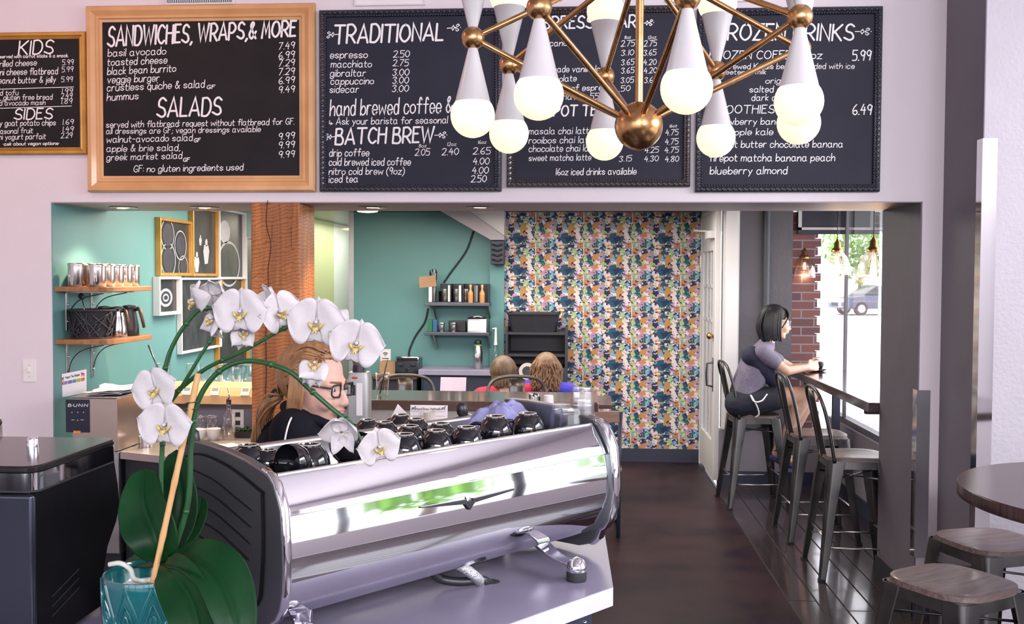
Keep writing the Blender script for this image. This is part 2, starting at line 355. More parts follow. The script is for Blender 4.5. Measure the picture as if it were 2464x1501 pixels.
# bulkhead under the stair on the back wall, its white panel and its carved corbel
def imgpoly(pts, Y0, dy): return [onY(a, b, Y0) for a, b in pts], (0, dy, 0)
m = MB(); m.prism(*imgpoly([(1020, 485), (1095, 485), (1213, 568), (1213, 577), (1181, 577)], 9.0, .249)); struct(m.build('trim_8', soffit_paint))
m = MB(); m.prism(*imgpoly([(1060, 460), (1213, 460), (1213, 567)], 9.06, .189)); struct(m.build('trim_9', white_paint))
t = thing('wall_bracket', 'dark carved bracket under the sloping bulkhead beside the floral wallpaper', 'bracket', onY(1196, 636, 9.1))
P = [(1181, 577), (1212, 577), (1212, 636), (1181, 636)]
m = MB(); m.prism(*imgpoly(P, 9.05, .19)); m.build('body', navy_paint, t, world=True, bevel=.006)
m = MB()
for k in range(4): p = onY(1196.5, 588+k*12, 9.04); m.tube([p+Vector((-.045, 0, 0)), p+Vector((0, -.012, -.012)), p+Vector((.045, 0, 0))], .008, 8)
m.build('carving', black_paint, t, smooth=True, world=True)
m = MB(); m.bx(xt, xw, YK-.05, YK, .86, onY(1190, 640, YK).z); struct(m.build('wall_pilaster', green_paint))
# ceiling of pressed tiles, corridor
def tile_mat():
    m = M('pressed_tin_ceiling', (.045, .055, .058), .35); nt = m.node_tree; b = nt.nodes['Principled BSDF']; N = nt.nodes.new; L = nt.links.new
    tc = N('ShaderNodeTexCoord'); br = N('ShaderNodeTexBrick'); br.offset = 0; br.inputs['Scale'].default_value = 2.4; br.inputs['Brick Width'].default_value = .5; br.inputs['Row Height'].default_value = .5; br.inputs['Mortar Size'].default_value = .03; br.inputs['Mortar Smooth'].default_value = .4
    br.inputs['Color1'].default_value = (.05, .06, .065, 1); br.inputs['Color2'].default_value = (.06, .07, .075, 1); br.inputs['Mortar'].default_value = (.02, .022, .025, 1)
    L(tc.outputs['Object'], br.inputs['Vector']); L(br.outputs['Color'], b.inputs['Base Color']); return m
tin = tile_mat()
m = MB(); m.bx(XL, 3.0, YB, 13.0, 2.30, 2.36); struct(m.build('ceiling', tin))
m = MB(); m.bx(XL, xg, 12.9, 13.0, 0, 2.3); pale_c = M('pale_corridor_tone', (.36, .44, .46), .3, c2=(.42, .50, .52), scale=2); struct(m.build('wall_end', pale_c))
yel = M('cream_green_paint', (.24, .30, .17), .5, c2=(.28, .34, .2), scale=2)
m = MB(); m.bx(XL, XL+.005, 10.3, 11.15, 0, 2.3); struct(m.build('trim_10', yel))
m = MB(); m.bx(XL, XL+.005, 11.15, 12.9, 0, 2.3); struct(m.build('trim_11', pale_c))  # bluish reflection along this wall put into the strip's colour
m = MB(); m.bx(xg, xg+.1, 9.38, 12.9, 0, 2.3); struct(m.build('wall_corridor', white_paint))
lampg = M('warm_lamp_glass', (1, .8, .5), .5, emit=5, ecol=(1, .74, .38))
for k, (px, py, Y) in enumerate(((884, 504, 9.0), (842, 548, 11.9))):
    p = onZ(px, py, 2.29)
    t = thing('overhead_light', ('flush round lamp glowing yellow on the tiled ceiling before the teal wall', 'small yellow glowing lamp deep on the corridor ceiling')[k], 'lamp', p)
    m = MB(); m.lathe([(.11, .01), (.11, -.006), (.10, -.012)], n=24); m.build('trim_ring', steel, t, smooth=40)
    m = MB(); m.lathe([(.095, -.008), (.085, -.02), (.04, -.026), (0, -.027)], n=24); m.build('diffuser', lampg, t, smooth=40)
# recessed downlights in the soffit of the opening
canlamp = M('halogen_lamp_glass', (1, .9, .75), .4, emit=9, ecol=(1, .80, .55))
names = ('nearest the left end over the tin shelf', 'left of the wooden post above the picture frames', 'just right of the wooden post', 'third from the post side, nearest the chandelier hub')
for k, px in enumerate((297, 493, 897, 1155)):
    p = onZ(px, 493, ZH-.006); p.y = 5.40; p.x = onY(px, 493, 5.40).x; p.z = ZH-.006
    t = thing('recessed_downlight', 'round recessed downlight in the header soffit, '+names[k], 'light', p)
    m = MB(); m.lathe([(.076, .001), (.078, -.004), (.06, -.007), (.055, -.002), (.05, .001)], n=28); m.build('trim_ring', steel, t, smooth=40)
    m = MB(); m.lathe([(.05, -.001), (.03, -.0035), (0, -.004)], n=20); m.build('lamp', canlamp, t, smooth=40)
    l = light('downlight_beam', 'SPOT', (p.x, p.y, ZH-.03), 14, (1, .76, .50), size=(.03, .03), spot=R(110))
# right side of the back room: alcove with the glazed door, grey wall, brick pier, window wall
XA = 1.15; YA = 8.27; XW = 2.04
xb0 = onY(1783, 700, YA).x; xb1 = onY(1906, 700, YA).x; xb2 = onY(1982, 700, YA).x
stucco = M('dark_grey_stucco', (.085, .08, .095), .7, c2=(.12, .11, .125), scale=3, bump=.5, bscale=35)
m = MB(); m.bx(xb0-.02, xb1, YA, YA+.12, .45, 2.5); struct(m.build('wall_grey', stucco))
m = MB(); m.bx(XA, XW+.1, YA-.004, YA+.12, .0, .45); struct(m.build('wall_dado', grey_paint))
def brick_mat():
    m = M('red_brick', (.2, .08, .07), .8); nt = m.node_tree; b = nt.nodes['Principled BSDF']; N = nt.nodes.new; L = nt.links.new
    tc = N('ShaderNodeTexCoord'); mp = N('ShaderNodeMapping'); mp.inputs['Rotation'].default_value = (R(90), 0, 0); L(tc.outputs['Object'], mp.inputs[0])
    sx = N('ShaderNodeSeparateXYZ'); L(tc.outputs['Object'], sx.inputs[0]); ad = N('ShaderNodeMath'); ad.operation = 'ADD'; L(sx.outputs[0], ad.inputs[0]); L(sx.outputs[1], ad.inputs[1])
    cb = N('ShaderNodeCombineXYZ'); L(ad.outputs[0], cb.inputs[0]); L(sx.outputs[2], cb.inputs[1])
    br = N('ShaderNodeTexBrick'); br.inputs['Scale'].default_value = 1; br.inputs['Brick Width'].default_value = .21; br.inputs['Row Height'].default_value = .072; br.inputs['Mortar Size'].default_value = .006
    br.inputs['Color1'].default_value = (.27, .115, .105, 1); br.inputs['Color2'].default_value = (.155, .075, .085, 1); br.inputs['Mortar'].default_value = (.34, .28, .29, 1)
    L(cb.outputs[0], br.inputs['Vector']); L(br.outputs['Color'], b.inputs['Base Color']); return m
brick = brick_mat()
m = MB(); m.bx(xb1, xb2-.03, YA+.18, YA+.42, .45, 2.25)
z = .45
k = 0
while z < 2.2: m.bx(xb2-.03, xb2+(.018 if k % 2 else -.008), YA+.181, YA+.419, z+.003, z+.069); z += .072; k += 1
struct(m.build('wall_brick', brick))
m = MB(); m.bx(XA, XW, YA-.02, YA-.004, 0, .115); m.bx(XW-.014, XW, YB, YA, 0, .115); struct(m.build('baseboard_window', navy_paint))
m = MB(); m.bx(XW, XW+.12, YB, YA+.1, 0, .57); m.bx(XW, XW+.12, YB, YA+.1, 2.42, 2.6); m.bx(XW, XW+.12, YB-.3, YB+.1, .57, 2.42)
struct(m.build('wall_window', grey_paint))
fr = M('window_frame_paint', (.10, .095, .11), .4, c2=(.13, .12, .14), scale=8)
m = MB(); m.bx(XW+.03, XW+.09, 5.7, YA+.02, .57, .61); m.bx(XW+.03, XW+.09, 5.7, YA+.02, 2.36, 2.42); ym = 7.98; m.bx(XW+.03, XW+.05, ym-.018, ym+.018, .6, 2.4)
w3 = struct(m.build('window_3', fr))
m = MB(); m.bx(XW+.055, XW+.059, YB+.1, YA, .60, 2.37); pane = m.build('pane', clear, w3)
# ================================================================== hand lettering (single strokes drawn with a round chalk pen)
GL = {}
for ln in '''a ~45361604123243|464352
b 0902|~042645432203
c ~45361604123243
d ~44361604123244|4942
e ~04444536160412323243
f ~48392822|0646
g ~45361604123244|~4641301001
h 0902|~0426364542
i 0602|0808
j ~16111000|1818
k 0902|3604|0432
l 0902
m 0602|~0416263532|~3546566562
n 0602|~0426364542
o ~26050322434526
p 0600|~042645432203
q ~45361604123244|4640
r 0602|~041636
s ~45260524432203
t ~18132232|0636
u ~0603123244|4642
v 062246
w 0612355266
x 0642|4602
y 0623|4610
z 06460242
A 023962|1454
B 0902|~0939483606|~0636544202
C ~58391805133253
D 0902|~093957543202
E 49090242|0636
F 490902|0636
G ~5839180513325354|3555
H 0902|5952|0656
I 0902
J ~3933220203
K 0902|5905|1652
L 090242
M 0219345962
N 02095259
O ~391805133253655839
P 0902|~0939573505
Q ~391805133253655839|4462
R 0902|~0939573505|2552
S ~5839181645533203
T 0969|3932
U ~090422425459
V 093269
W 0922486289
X 0952|5902
Y 0935|693532
Z 09590252
0 ~29070422444729
1 1912
2 ~0829483502|0242
3 ~08294826442203
4 290545|3732
5 490906|~0636443202
6 ~39170422433504
7 094912
8 ~260829482604224426
9 ~4729072547|4832
. 0202
, 1201
: 0303|0606
; 1201|1515
& ~52172938042255
- 0535
( ~29060320
) ~09262300
' 0907
* 0505
^ 060343|244322
{ 47356543534147|~354443351516070|~3544351415040|0505
} 27153523412327|~354654675747|~354434435363'''.splitlines():
    k, d = ln[0], ln[2:]
    st = []
    for s in d.split('|'):
        sm = s[0] == '~'; s = s.lstrip('~'); s = s[:len(s)//2*2]
        st.append((sm, [(int(s[i]), int(s[i+1])) for i in range(0, len(s), 2)]))
    GL[k] = st
GL['{'] = [(False, [(6, 5), (5, 7), (4, 5), (5, 3), (6, 5), (9, 5)]), (True, [(4, 5), (2, 6), (1, 7), (2, 8), (3, 7)]), (True, [(4, 5), (2, 4), (1, 3), (2, 2), (3, 3)]), (False, [(0, 5), (0, 5)])]
GL['}'] = [(False, [(0, 5), (3, 5), (4, 7), (5, 5), (4, 3), (3, 5)]), (True, [(5, 5), (7, 6), (8, 7), (7, 8), (6, 7)]), (True, [(5, 5), (7, 4), (8, 3), (7, 2), (6, 3)]), (False, [(9, 5), (9, 5)])]
rl = random.Random(5)
def gwidth(ch): return 3.2 if ch == ' ' else max(p[0] for s in GL[ch] for p in s[1])+1.7
def ribbon(mb, pts, w, off):          # flat stroke of half-width w lying in the XZ plane
    if len(pts) == 1 or (pts[0]-pts[-1]).length < 1e-6 and len(pts) == 2: pts = [pts[0]-Vector((w*.3, 0, 0)), pts[0]+Vector((w*.3, 0, 0))]
    q = [pts[0]]
    for p in pts[1:]:
        if (p-q[-1]).length > 1e-5: q.append(p)
    if len(q) < 2: return
    left = []; right = []
    for i, p in enumerate(q):
        a = (p-q[i-1]).normalized() if i else (q[1]-p).normalized(); b = (q[i+1]-p).normalized() if i < len(q)-1 else a
        n1 = Vector((-a.z, 0, a.x)); n2 = Vector((-b.z, 0, b.x)); n = n1+n2
        n = n.normalized()/max(.45, n.normalized().dot(n1)) if n.length > .2 else n1
        left.append(p+n*w); right.append(p-n*w)
    def capf(p, d):
        n = Vector((-d.z, 0, d.x)); return [p+n*w*math.cos(t)+d*w*math.sin(t) for t in (R(30), R(60), R(90), R(120), R(150))]
    n = len(q); c0 = capf(q[0], (q[0]-q[1]).normalized()); c1 = capf(q[-1], (q[-1]-q[-2]).normalized())
    v = left+right+c0+c1
    f = [(i, i+1, n+i+1, n+i) for i in range(n-1)]
    f.append((n, *range(2*n, 2*n+5), 0)); f.append((n-1, *range(2*n+5, 2*n+10), 2*n-1))
    mb.add([p+off for p in v], f)
def write(mb, Y, text, x0, y0, x1, y1, h, h1=None, w=None):
    if not isinstance(mb, MB): own = mb; mb = MB()
    else: own = None
    if h < 24: h *= .88
    h1 = h1 or h; tot = sum(gwidth(c) for c in text)-1.7; cur = 0
    w = w or max(.5, h*.055)
    W_ = w/2400*Y*1.0
    for ch in text:
        if ch == ' ': cur += 3.2; continue
        g = gwidth(ch); dy = rl.uniform(-.15, .15)
        for sm, pts in GL[ch]:
            P = [Vector((a, b, 0)) for a, b in pts]
            if sm and len(P) > 2: P = spline(P, 5)
            out = []
            for p in P:
                t = (cur+p.x+.12*(p.y-5))/tot; hh = h+(h1-h)*t
                out.append(onY(x0+(x1-x0)*t, y0+(y1-y0)*t-(p.y-2+dy)*hh/7, Y))
            ribbon(mb, out, W_, Vector((0, rl.uniform(-2e-5, 0), 0)))
        cur += g
    if own: mb.build('heading' if h > 24 else 'price' if text.replace('.', '').isdigit() else 'lettering', chalk, own, world=True)
def rule(t, Y, x0, y0, x1, y1, w=.8): mb = MB(); ribbon(mb, [onY(x0, y0, Y), onY(x1, y1, Y)], w/2400*Y, Vector((0, 0, 0))); mb.build('ruled_line', chalk, t, world=True)
# ------------------------------------------------------------------ menu boards
gilt = M('gilt_wood', (.52, .26, .10), .42, .0, c2=(.74, .42, .19), scale=5, amt=.7, stretch=(1, 1, 1), bump=.1, coat=.3)
gold = M('antique_gold', (.40, .19, .035), .35, .35, c2=(.62, .33, .07), scale=8, amt=.5)
board_black = M('chalkboard_black', (.011, .010, .012), .5, c2=(.019, .017, .019), scale=5, spec=.15)
board_slate = M('chalkboard_slate', (.019, .020, .033), .5, c2=(.027, .028, .043), scale=4, spec=.15)
black_frame = M('carved_black_frame', (.014, .016, .028), .3, c2=(.03, .03, .045), scale=30)
brown_frame = M('carved_brown_black_frame', (.028, .022, .026), .25, c2=(.05, .04, .042), scale=30)
def frame_rings(mb, r, y, prof):
    x0, x1, z0, z1 = r
    mb.loft([[Vector((x0+w, y-d, z0+w)), Vector((x1-w, y-d, z0+w)), Vector((x1-w, y-d, z1-w)), Vector((x0+w, y-d, z1-w))] for w, d in prof], cap=False)
def rect(l, t, r, b, Y):
    ym = (t+b)/2; xm = (l+r)/2
    return (onY(l, ym, Y).x, onY(r, ym, Y).x, onY(xm, b, Y).z, onY(xm, t, Y).z)
def board(name, label, outer, inner, fmat, bmat, prof, ornate=False):
    Yb = YW-.022
    ro = rect(*outer, Yb-.012); ri = rect(*inner, Yb)
    t = thing(name, label, 'menu board', ((ro[0]+ro[1])/2, YW, ro[2]), group='framed chalkboard menus')
    m = MB(); frame_rings(m, ro, YW, prof); m.build('frame', fmat, t, world=True, smooth=30)
    m = MB(); m.bx(ri[0]-.03, ri[1]+.03, Yb, YW-.002, ri[2]-.03, ri[3]+.03); m.build('chalkboard', bmat, t, world=True)
    if ornate:
        m = MB(); wv = prof[-1][0]
        for wi, rr, st in ((wv*.40, .0095, .026), (wv*.86, .0055, .0135)):
            x0, x1, z0, z1 = ro[0]+wi, ro[1]-wi, ro[2]+wi, ro[3]-wi
            d = max(b for a, b in prof)-.005
            nx = int((x1-x0)/st); nz = int((z1-z0)/st)
            for i in range(nx):
                for z in (z0, z1): m.ball((x0+(x1-x0)*(i+.5)/nx, YW-d, z), (rr*1.25, rr*.8, rr), 6, rot=(0, R(25), 0))
            for i in range(nz):
                for x in (x0, x1): m.ball((x, YW-d, z0+(z1-z0)*(i+.5)/nz), (rr, rr*.8, rr*1.25), 6, rot=(0, R(25), 0))
        m.build('beading', fmat, t, world=True, smooth=True)
    return t, Yb-.0012
wide = [(0, 0), (0, .03), (.008, .042), (.028, .045), (.05, .032), (.054, .036), (.066, .034), (.07, .026), (.083, .023), (.083, .01)]
t, Y = board('menu_board', 'wide gilt wood framed chalkboard headed sandwiches, wraps and more', (208, 10, 757, 461), (247, 49, 714, 417), gilt, board_black, wide)
write(t, Y, 'SANDWICHES, WRAPS,& MORE', 260, 112, 711, 86, 47, 36, 2.6); write(t, Y, 'SALADS', 379, 282, 532, 276, 46, 41, 2.5)

for s, a, b, c, d in (('basil avocado', 260, 136, 399, 130), ('toasted cheese', 259, 158, 402, 152), ('black bean burrito', 259, 180, 423, 172), ('veggie burger', 259, 200, 383, 195), ('crustless quiche & salad', 258, 219, 492, 210), ('hummus', 258, 242, 333, 238)): write(t, Y, s, a, b, c, d, 20)
for s, a, b, c in (('GF', 498, 214, 517), ('GF', 467, 342, 482), ('GF', 441, 389, 456)): write(t, Y, s, a, b, c, b-1, 10, w=.9)
for s, y in (('7.49', 119), ('6.99', 141), ('7.29', 160), ('7.29', 181), ('6.99', 202), ('9.49', 224), ('9.99', 336), ('9.99', 357), ('9.99', 380)): write(t, Y, s, 671, y, 709, y-3, 18)
for s, a, b, c, d, h in (('served with flatbread: request without flatbread for GF.', 256, 307, 708, 299, 17), ('all dressings are GF; vegan dressings available', 256, 322, 627, 317, 16), ('walnut-avocado salad', 257, 343, 463, 338, 18), ('apple & brie salad,', 257, 365, 434, 362, 18), ('greek market salad', 257, 386, 438, 381, 18), ('GF: no gluten ingredients used', 322, 414, 585, 409, 18)): write(t, Y, s, a, b, c, d, h)

slim = [(0, 0), (0, .024), (.006, .03), (.018, .03), (.024, .022), (.030, .026), (.040, .020), (.046, .012)]
t, Y = board('menu_board', 'small gold framed chalkboard of kids food and sides left of the wide gilt board', (-42, 76, 205, 371), (-18, 92, 180, 352), gold, board_black, slim)
write(t, Y, 'KIDS', 46, 132, 128, 128, 32, w=1.9); write(t, Y, 'SIDES', 35, 287, 126, 285, 25, w=1.7)
for s, a, b, c, d, h in (('served with carrot sticks & a snack.', 0, 140, 164, 137, 9), ('grilled cheese', -9, 161, 88, 157, 17), ('mini cheese flatbread', -13, 181, 139, 178, 18), ('peanut butter & jelly', -11, 201, 134, 198, 17), ('add tofu', -18, 230, 44, 228, 14), ('gb, gluten free bread', -15, 241, 126, 239, 15), ('add avocado mash', -18, 254, 109, 252, 14), ('billy goat potato chips', -16, 303, 134, 301, 16), ('seasonal fruit', -15, 322, 79, 320, 15), ('mini yogurt parfait', -15, 336, 110, 334, 15), ('*ask about vegan options*', 8, 350, 142, 348, 9)): write(t, Y, s, a, b, c, d, h, w=.7 if h < 10 else None)
for s, a, y in (('5.99', 150, 156), ('5.99', 149, 173), ('5.99', 148, 197), ('1.99', 148, 225), ('2.49', 147, 237), ('1.89', 147, 250), ('1.69', 150, 300), ('1.49', 150, 317), ('2.29', 147, 332)): write(t, Y, s, a, y, a+27, y-1, 14)
rule(t, Y, -16, 215, 177, 209); rule(t, Y, -16, 261, 172, 255)

ro_prof = [(0, 0), (0, .03), (.006, .036), (.015, .038), (.024, .032), (.03, .034), (.036, .022), (.036, .01)]
t, Y = board('menu_board', 'black carved chalkboard headed traditional and batch brew', (768, 21, 1207, 460), (784, 38, 1192, 443), black_frame, board_slate, ro_prof, True)
write(t, Y, 'TRADITIONAL', 805, 105, 1066, 96, 44, 39, 2.6); write(t, Y, 'BATCH BREW', 808, 347, 1043, 341, 37, 36, 2.4)
write(t, Y, '{', 784, 92, 814, 90, 20, w=1); write(t, Y, '}', 1076, 76, 1108, 74, 22, w=1); write(t, Y, '{', 781, 337, 806, 336, 20, w=1); write(t, Y, '}', 1046, 333, 1075, 332, 20, w=1)

for s, a, b, c, h in (('espresso', 795, 140, 884, 20), ('macchiato', 797, 162, 894, 19), ('gibraltar', 795, 184, 880, 19), ('cappuccino', 796, 203, 899, 19), ('sidecar', 794, 223, 863, 19), ('2.50', 947, 138, 985, 18), ('2.75', 946, 159, 983, 17), ('3.00', 945, 182, 984, 18), ('3.00', 945, 201, 983, 18), ('3.00', 944, 221, 983, 18), ('drip coffee', 793, 376, 888, 20), ('cold brewed iced coffee', 792, 398, 988, 20), ('nitro cold brew (9oz)', 792, 420, 973, 19), ('iced tea', 792, 439, 861, 19), ('2.05', 999, 374, 1034, 18), ('2.40', 1064, 373, 1103, 18), ('2.65', 1139, 371, 1180, 18), ('4.00', 1139, 396, 1177, 18), ('4.00', 1137, 418, 1175, 18), ('2.50', 1134, 438, 1170, 18), ('8oz', 1008, 355, 1026, 9), ('12oz', 1076, 351, 1098, 9), ('16oz', 1150, 346, 1170, 9)): write(t, Y, s, a, b, c, b-1, h)
write(t, Y, 'hand brewed coffee &', 795, 278, 1088, 270, 38, w=1.5); write(t, Y, '^ Ask your barista for seasonal', 793, 300, 1077, 296, 19)

t, Y = board('menu_board', 'carved brownish black chalkboard of espresso bar and tea drinks behind the chandelier', (1220, 14, 1663, 449), (1236, 30, 1648, 433), brown_frame, board_slate, ro_prof, True)
write(t, Y, 'ESPRESSO BAR', 1288, 70, 1530, 65, 29, w=2); write(t, Y, 'FIREPOT TEA', 1279, 280, 1455, 277, 25, w=1.9); write(t, Y, '}', 1544, 63, 1573, 61, 18, w=1); write(t, Y, '{', 1258, 272, 1277, 271, 16, w=1)

for s, a, b, c, h in (('americano', 1275, 112, 1364, 17), ('latte', 1275, 135, 1321, 17), ('mocha', 1275, 154, 1330, 17), ('house-made vanilla latte', 1273, 174, 1470, 17), ('hot chocolate', 1273, 197, 1387, 17), ('extra shot of espresso', 1273, 219, 1480, 17), ('add a flavor .55', 1290, 240, 1440, 16), ('2.75', 1495, 112, 1527, 16), ('2.75', 1550, 112, 1580, 16), ('3.10', 1495, 134, 1525, 15), ('3.65', 1549, 134, 1579, 15), ('3.65', 1495, 157, 1526, 15), ('4.20', 1549, 157, 1579, 15), ('3.65', 1495, 177, 1526, 15), ('4.20', 1550, 177, 1580, 15), ('3.05', 1494, 200, 1525, 15), ('3.65', 1551, 200, 1580, 15), ('.50', 1491, 220, 1516, 15), ('8oz', 1503, 94, 1518, 8), ('12oz', 1559, 94, 1579, 8), ('masala chai latte', 1273, 323, 1427, 18), ('rooibos chai latte', 1273, 345, 1435, 18), ('chocolate chai latte', 1273, 365, 1443, 18), ('sweet matcha latte', 1273, 387, 1422, 17), ('16oz', 1611, 307, 1629, 8), ('4.75', 1602, 326, 1632, 15), ('4.75', 1601, 348, 1632, 15), ('4.25', 1552, 368, 1585, 15), ('4.75', 1600, 368, 1633, 15), ('3.15', 1490, 389, 1520, 15), ('4.30', 1551, 389, 1584, 15), ('4.80', 1601, 390, 1633, 15), ('16oz iced drinks available', 1337, 421, 1531, 18)): write(t, Y, s, a, b, c, b-2, h)

t, Y = board('menu_board', 'black carved chalkboard of frozen drinks nearest the opening right of the chandelier', (1676, 17, 2121, 461), (1690, 34, 2106, 446), black_frame, board_slate, ro_prof, True)
write(t, Y, 'FROZEN DRINKS', 1728, 95, 2054, 97, 38, w=2.2); write(t, Y, '}', 2058, 84, 2096, 84, 22, w=1); write(t, Y, '{', 1698, 84, 1726, 84, 20, w=1)
for s, a, b, c, h in (('FROZEN COFFEE 16oz', 1708, 142, 1978, 22), ('5.99', 2052, 145, 2096, 24), ('cold brewed Kaldis beans blended with ice', 1708, 166, 2056, 15), ('& sweetened milk', 1708, 179, 1843, 13), ('original', 1843, 201, 1912, 16), ('salted caramel', 1804, 222, 1945, 17), ('dark chocolate', 1809, 242, 1948, 17), ('SMOOTHIES', 1708, 273, 1863, 22), ('6.49', 2052, 276, 2098, 24), ('strawberry banana', 1708, 300, 1905, 18), ('pineapple kale', 1708, 325, 1860, 18), ('peanut butter chocolate banana', 1708, 355, 2028, 19), ('firepot matcha banana peach', 1707, 388, 2009, 20), ('blueberry almond', 1709, 419, 1894, 20)): write(t, Y, s, a, b, c, b-1, h)

# vent, paper notices and light switch on the front wall
r = rect(398, -70, 566, 13, YW)
t = thing('wall_vent', 'white louvred air vent on the wall just above the wide gilt board', 'vent', ((r[0]+r[1])/2, YW, r[2]))
m = MB(); frame_rings(m, r, YW, [(0, 0), (0, .012), (.012, .014), (.014, .004)]); m.build('frame', white_paint, t, world=True)
m = MB(); m.bx(r[0]+.01, r[1]-.01, YW-.002, YW-.0005, r[2]+.01, r[3]-.01); m.build('backing', grey_paint, t, world=True)
m = MB(); n = 30
for i in range(n): m.box((r[0]+.016+(r[1]-r[0]-.032)*(i+.5)/n, YW-.007, (r[2]+r[3])/2), (.0065, .007, r[3]-r[2]-.03), rz=R(30))
m.build('louvre', steel, t, world=True)
for l_, (a, b, c, d) in (('white paper notice above the traditional menu board', (853, -75, 1024, 14)), ('white paper notice at the ceiling side above the espresso menu board', (1602, -70, 1802, 6))):
    r = rect(a, b, c, d, YW); t = thing('wall_notice', l_, 'notice', ((r[0]+r[1])/2, YW, r[2]))
    m = MB(); m.bx(r[0], r[1], YW-.004, YW-.0005, r[2], r[3]); m.build('sheet', paper, t, world=True)
    m = MB(); frame_rings(m, r, YW, [(0, .0), (0, .009), (.008, .009), (.008, .004)]); m.build('border', wall_paint, t, world=True)
p = onY(72, 892, YW); t = thing('light_switch', 'white wall switch left of the opening above the black brewer', 'switch', p)
m = MB(); m.box((0, -.003, 0), (.072, .006, .118)); m.build('plate', white_plastic, t, bevel=.002)
m = MB(); m.box((0, -.012, .004), (.009, .016, .022), rx=R(-25)); m.build('toggle', white_plastic, t, bevel=.002)
m = MB()
for z in (-.03, .03): m.ball((0, -.006, z), .003, 8)
m.build('screw', steel, t, smooth=True)
# ================================================================== chandelier
HC = onY(1537, 303, 2.9); HC = Vector((HC.x, 2.9, HC.z))
t = thing('chandelier', 'brass spoked chandelier with white cones and glowing milk glass globes before the menu boards', 'chandelier', HC)
globe_glass = M('lit_milk_glass', (.42, .40, .37), .25, emit=.38, ecol=(1, .84, .60))
cone_white = M('white_enamel', (.60, .58, .59), .2, c2=(.63, .61, .62), scale=8, coat=.2)
NZ = .235; RR = .478; GZ = .216; HZ = 2*NZ-.0
m = MB(); m.ball((0, 0, 0), .069, 40); m.build('lower_hub', brass, t, smooth=True)
m = MB(); m.ball((0, 0, HZ), .069, 40); m.build('upper_hub', brass, t, smooth=True)
m = MB(); m.cyl((0, 0, .06), (0, 0, 3.74-HC.z), .0118, n=20); m.build('stem', brass, t, smooth=40)
m = MB(); m.lathe([(.07, 3.748-HC.z), (.07, 3.735-HC.z), (.03, 3.70-HC.z), (.012, 3.69-HC.z)]); m.build('ceiling_canopy', brass, t, smooth=40)
sm_ = MB(); sm_.ball((0, 0, 0), .0325, 26); ball_o = None
for k in range(8):
    a = R(38.5+45*k); q = Vector((RR*math.cos(a), -RR*math.sin(a), NZ)); q = Matrix.Rotation(YAW, 3, 'Z') @ q
    for hz in (0, HZ):
        d = (q-Vector((0, 0, hz))).normalized()
        m = MB(); m.cyl(Vector((0, 0, hz))+d*.06, q-d*.025, .0085, n=14); m.build('spoke', brass, t, smooth=40)
    if ball_o is None:
        nd = MB(); nd.ball((0, 0, 0), .0325, 26); ball_o = nd.build('joint_ball', brass, t, smooth=True)
        cn = MB(); cn.lathe([(.0125, -.026), (.0145, -.034), (.052, -.186), (.0535, -.188), (.04, -.188)], n=32); cone_o = cn.build('cone', cone_white, t, smooth=40)
        gl = MB(); gl.ball((0, 0, 0), .0628, 36); globe_o = gl.build('globe', globe_glass, t, smooth=True)
        o1, o2, o3 = ball_o, cone_o, globe_o
    else:
        o1, o2, o3 = ball_o.copy(), cone_o.copy(), globe_o.copy()
        for o in (o1, o2, o3): C.objects.link(o)
    o1.location = q; o2.location = q; o3.location = q-Vector((0, 0, GZ))
    c2_, g2_ = cone_o.copy(), globe_o.copy(); C.objects.link(c2_); C.objects.link(g2_)
    c2_.location = q; c2_.rotation_euler = (PI, 0, 0); g2_.location = q+Vector((0, 0, GZ))
# ================================================================== worktop island and espresso machine
ANG = math.atan2(.786, .658); CT = .95
MO = Vector((-.563, 1.879, CT)); eX = Vector((math.cos(ANG), math.sin(ANG), 0)); eY = Vector((-math.sin(ANG), math.cos(ANG), 0))
def loc2w(x, y, z=0): return MO + eX*x + eY*y + Vector((0, 0, z))
stone = M('grey_solid_surface', (.25, .23, .325), .30, c2=(.29, .265, .365), scale=7, amt=.35, stretch=(1, 1, 1), detail=8, spec=.45)
stone_edge = M('pale_cut_edge', (.55, .53, .57), .4, c2=(.70, .68, .71), scale=12)
P = [(.085, 2.41), (-1.40, .645), (-1.95, .645), (-1.95, 2.40), (-1.02, 2.40)] + [tuple(loc2w(.02, .52)[:2]), (.068, 3.44)]
t = thing('worktop', 'grey stone worktop with a pale edge under the espresso machine and orchid', 'worktop', (-.6, 1.9, 0))
m = MB(); m.prism([(x, y, CT-.002) for x, y in P], (0, 0, .002)); m.build('surface', stone, t, world=True)
m = MB(); m.prism([(x, y, CT-.047) for x, y in P], (0, 0, .045)); m.build('edge', stone_edge, t, world=True)
B = [(.035, 2.47), (-1.36, .76), (-1.91, .76), (-1.91, 2.36), (-1.05, 2.36)] + [tuple(loc2w(.03, .48)[:2]), (.03, 3.36)]
bc = thing('counter_base', 'dark navy counter base with chrome screws below the grey worktop', 'cabinet', (-.6, 1.9, 0))
m = MB(); m.prism([(x, y, 0) for x, y in B], (0, 0, CT-.047)); m.build('panel', navy_paint, bc, world=True)
d1 = Vector((B[1][0]-B[0][0], B[1][1]-B[0][1], 0)).normalized(); nrm = Vector((-d1.y, d1.x, 0)) if Vector((-d1.y, d1.x, 0)).y < 0 else Vector((d1.y, -d1.x, 0))
for px, py in ((1384, 1476), (1404, 1467), (1407, 1497)):
    d = ray(px, py); k = (Vector((B[0][0], B[0][1], 0))-O).dot(nrm)/d.dot(nrm); p = O+d*k
    m = MB(); m.ball(p, .0052, 12); m.build('screw', chrome, bc, world=True, smooth=True)
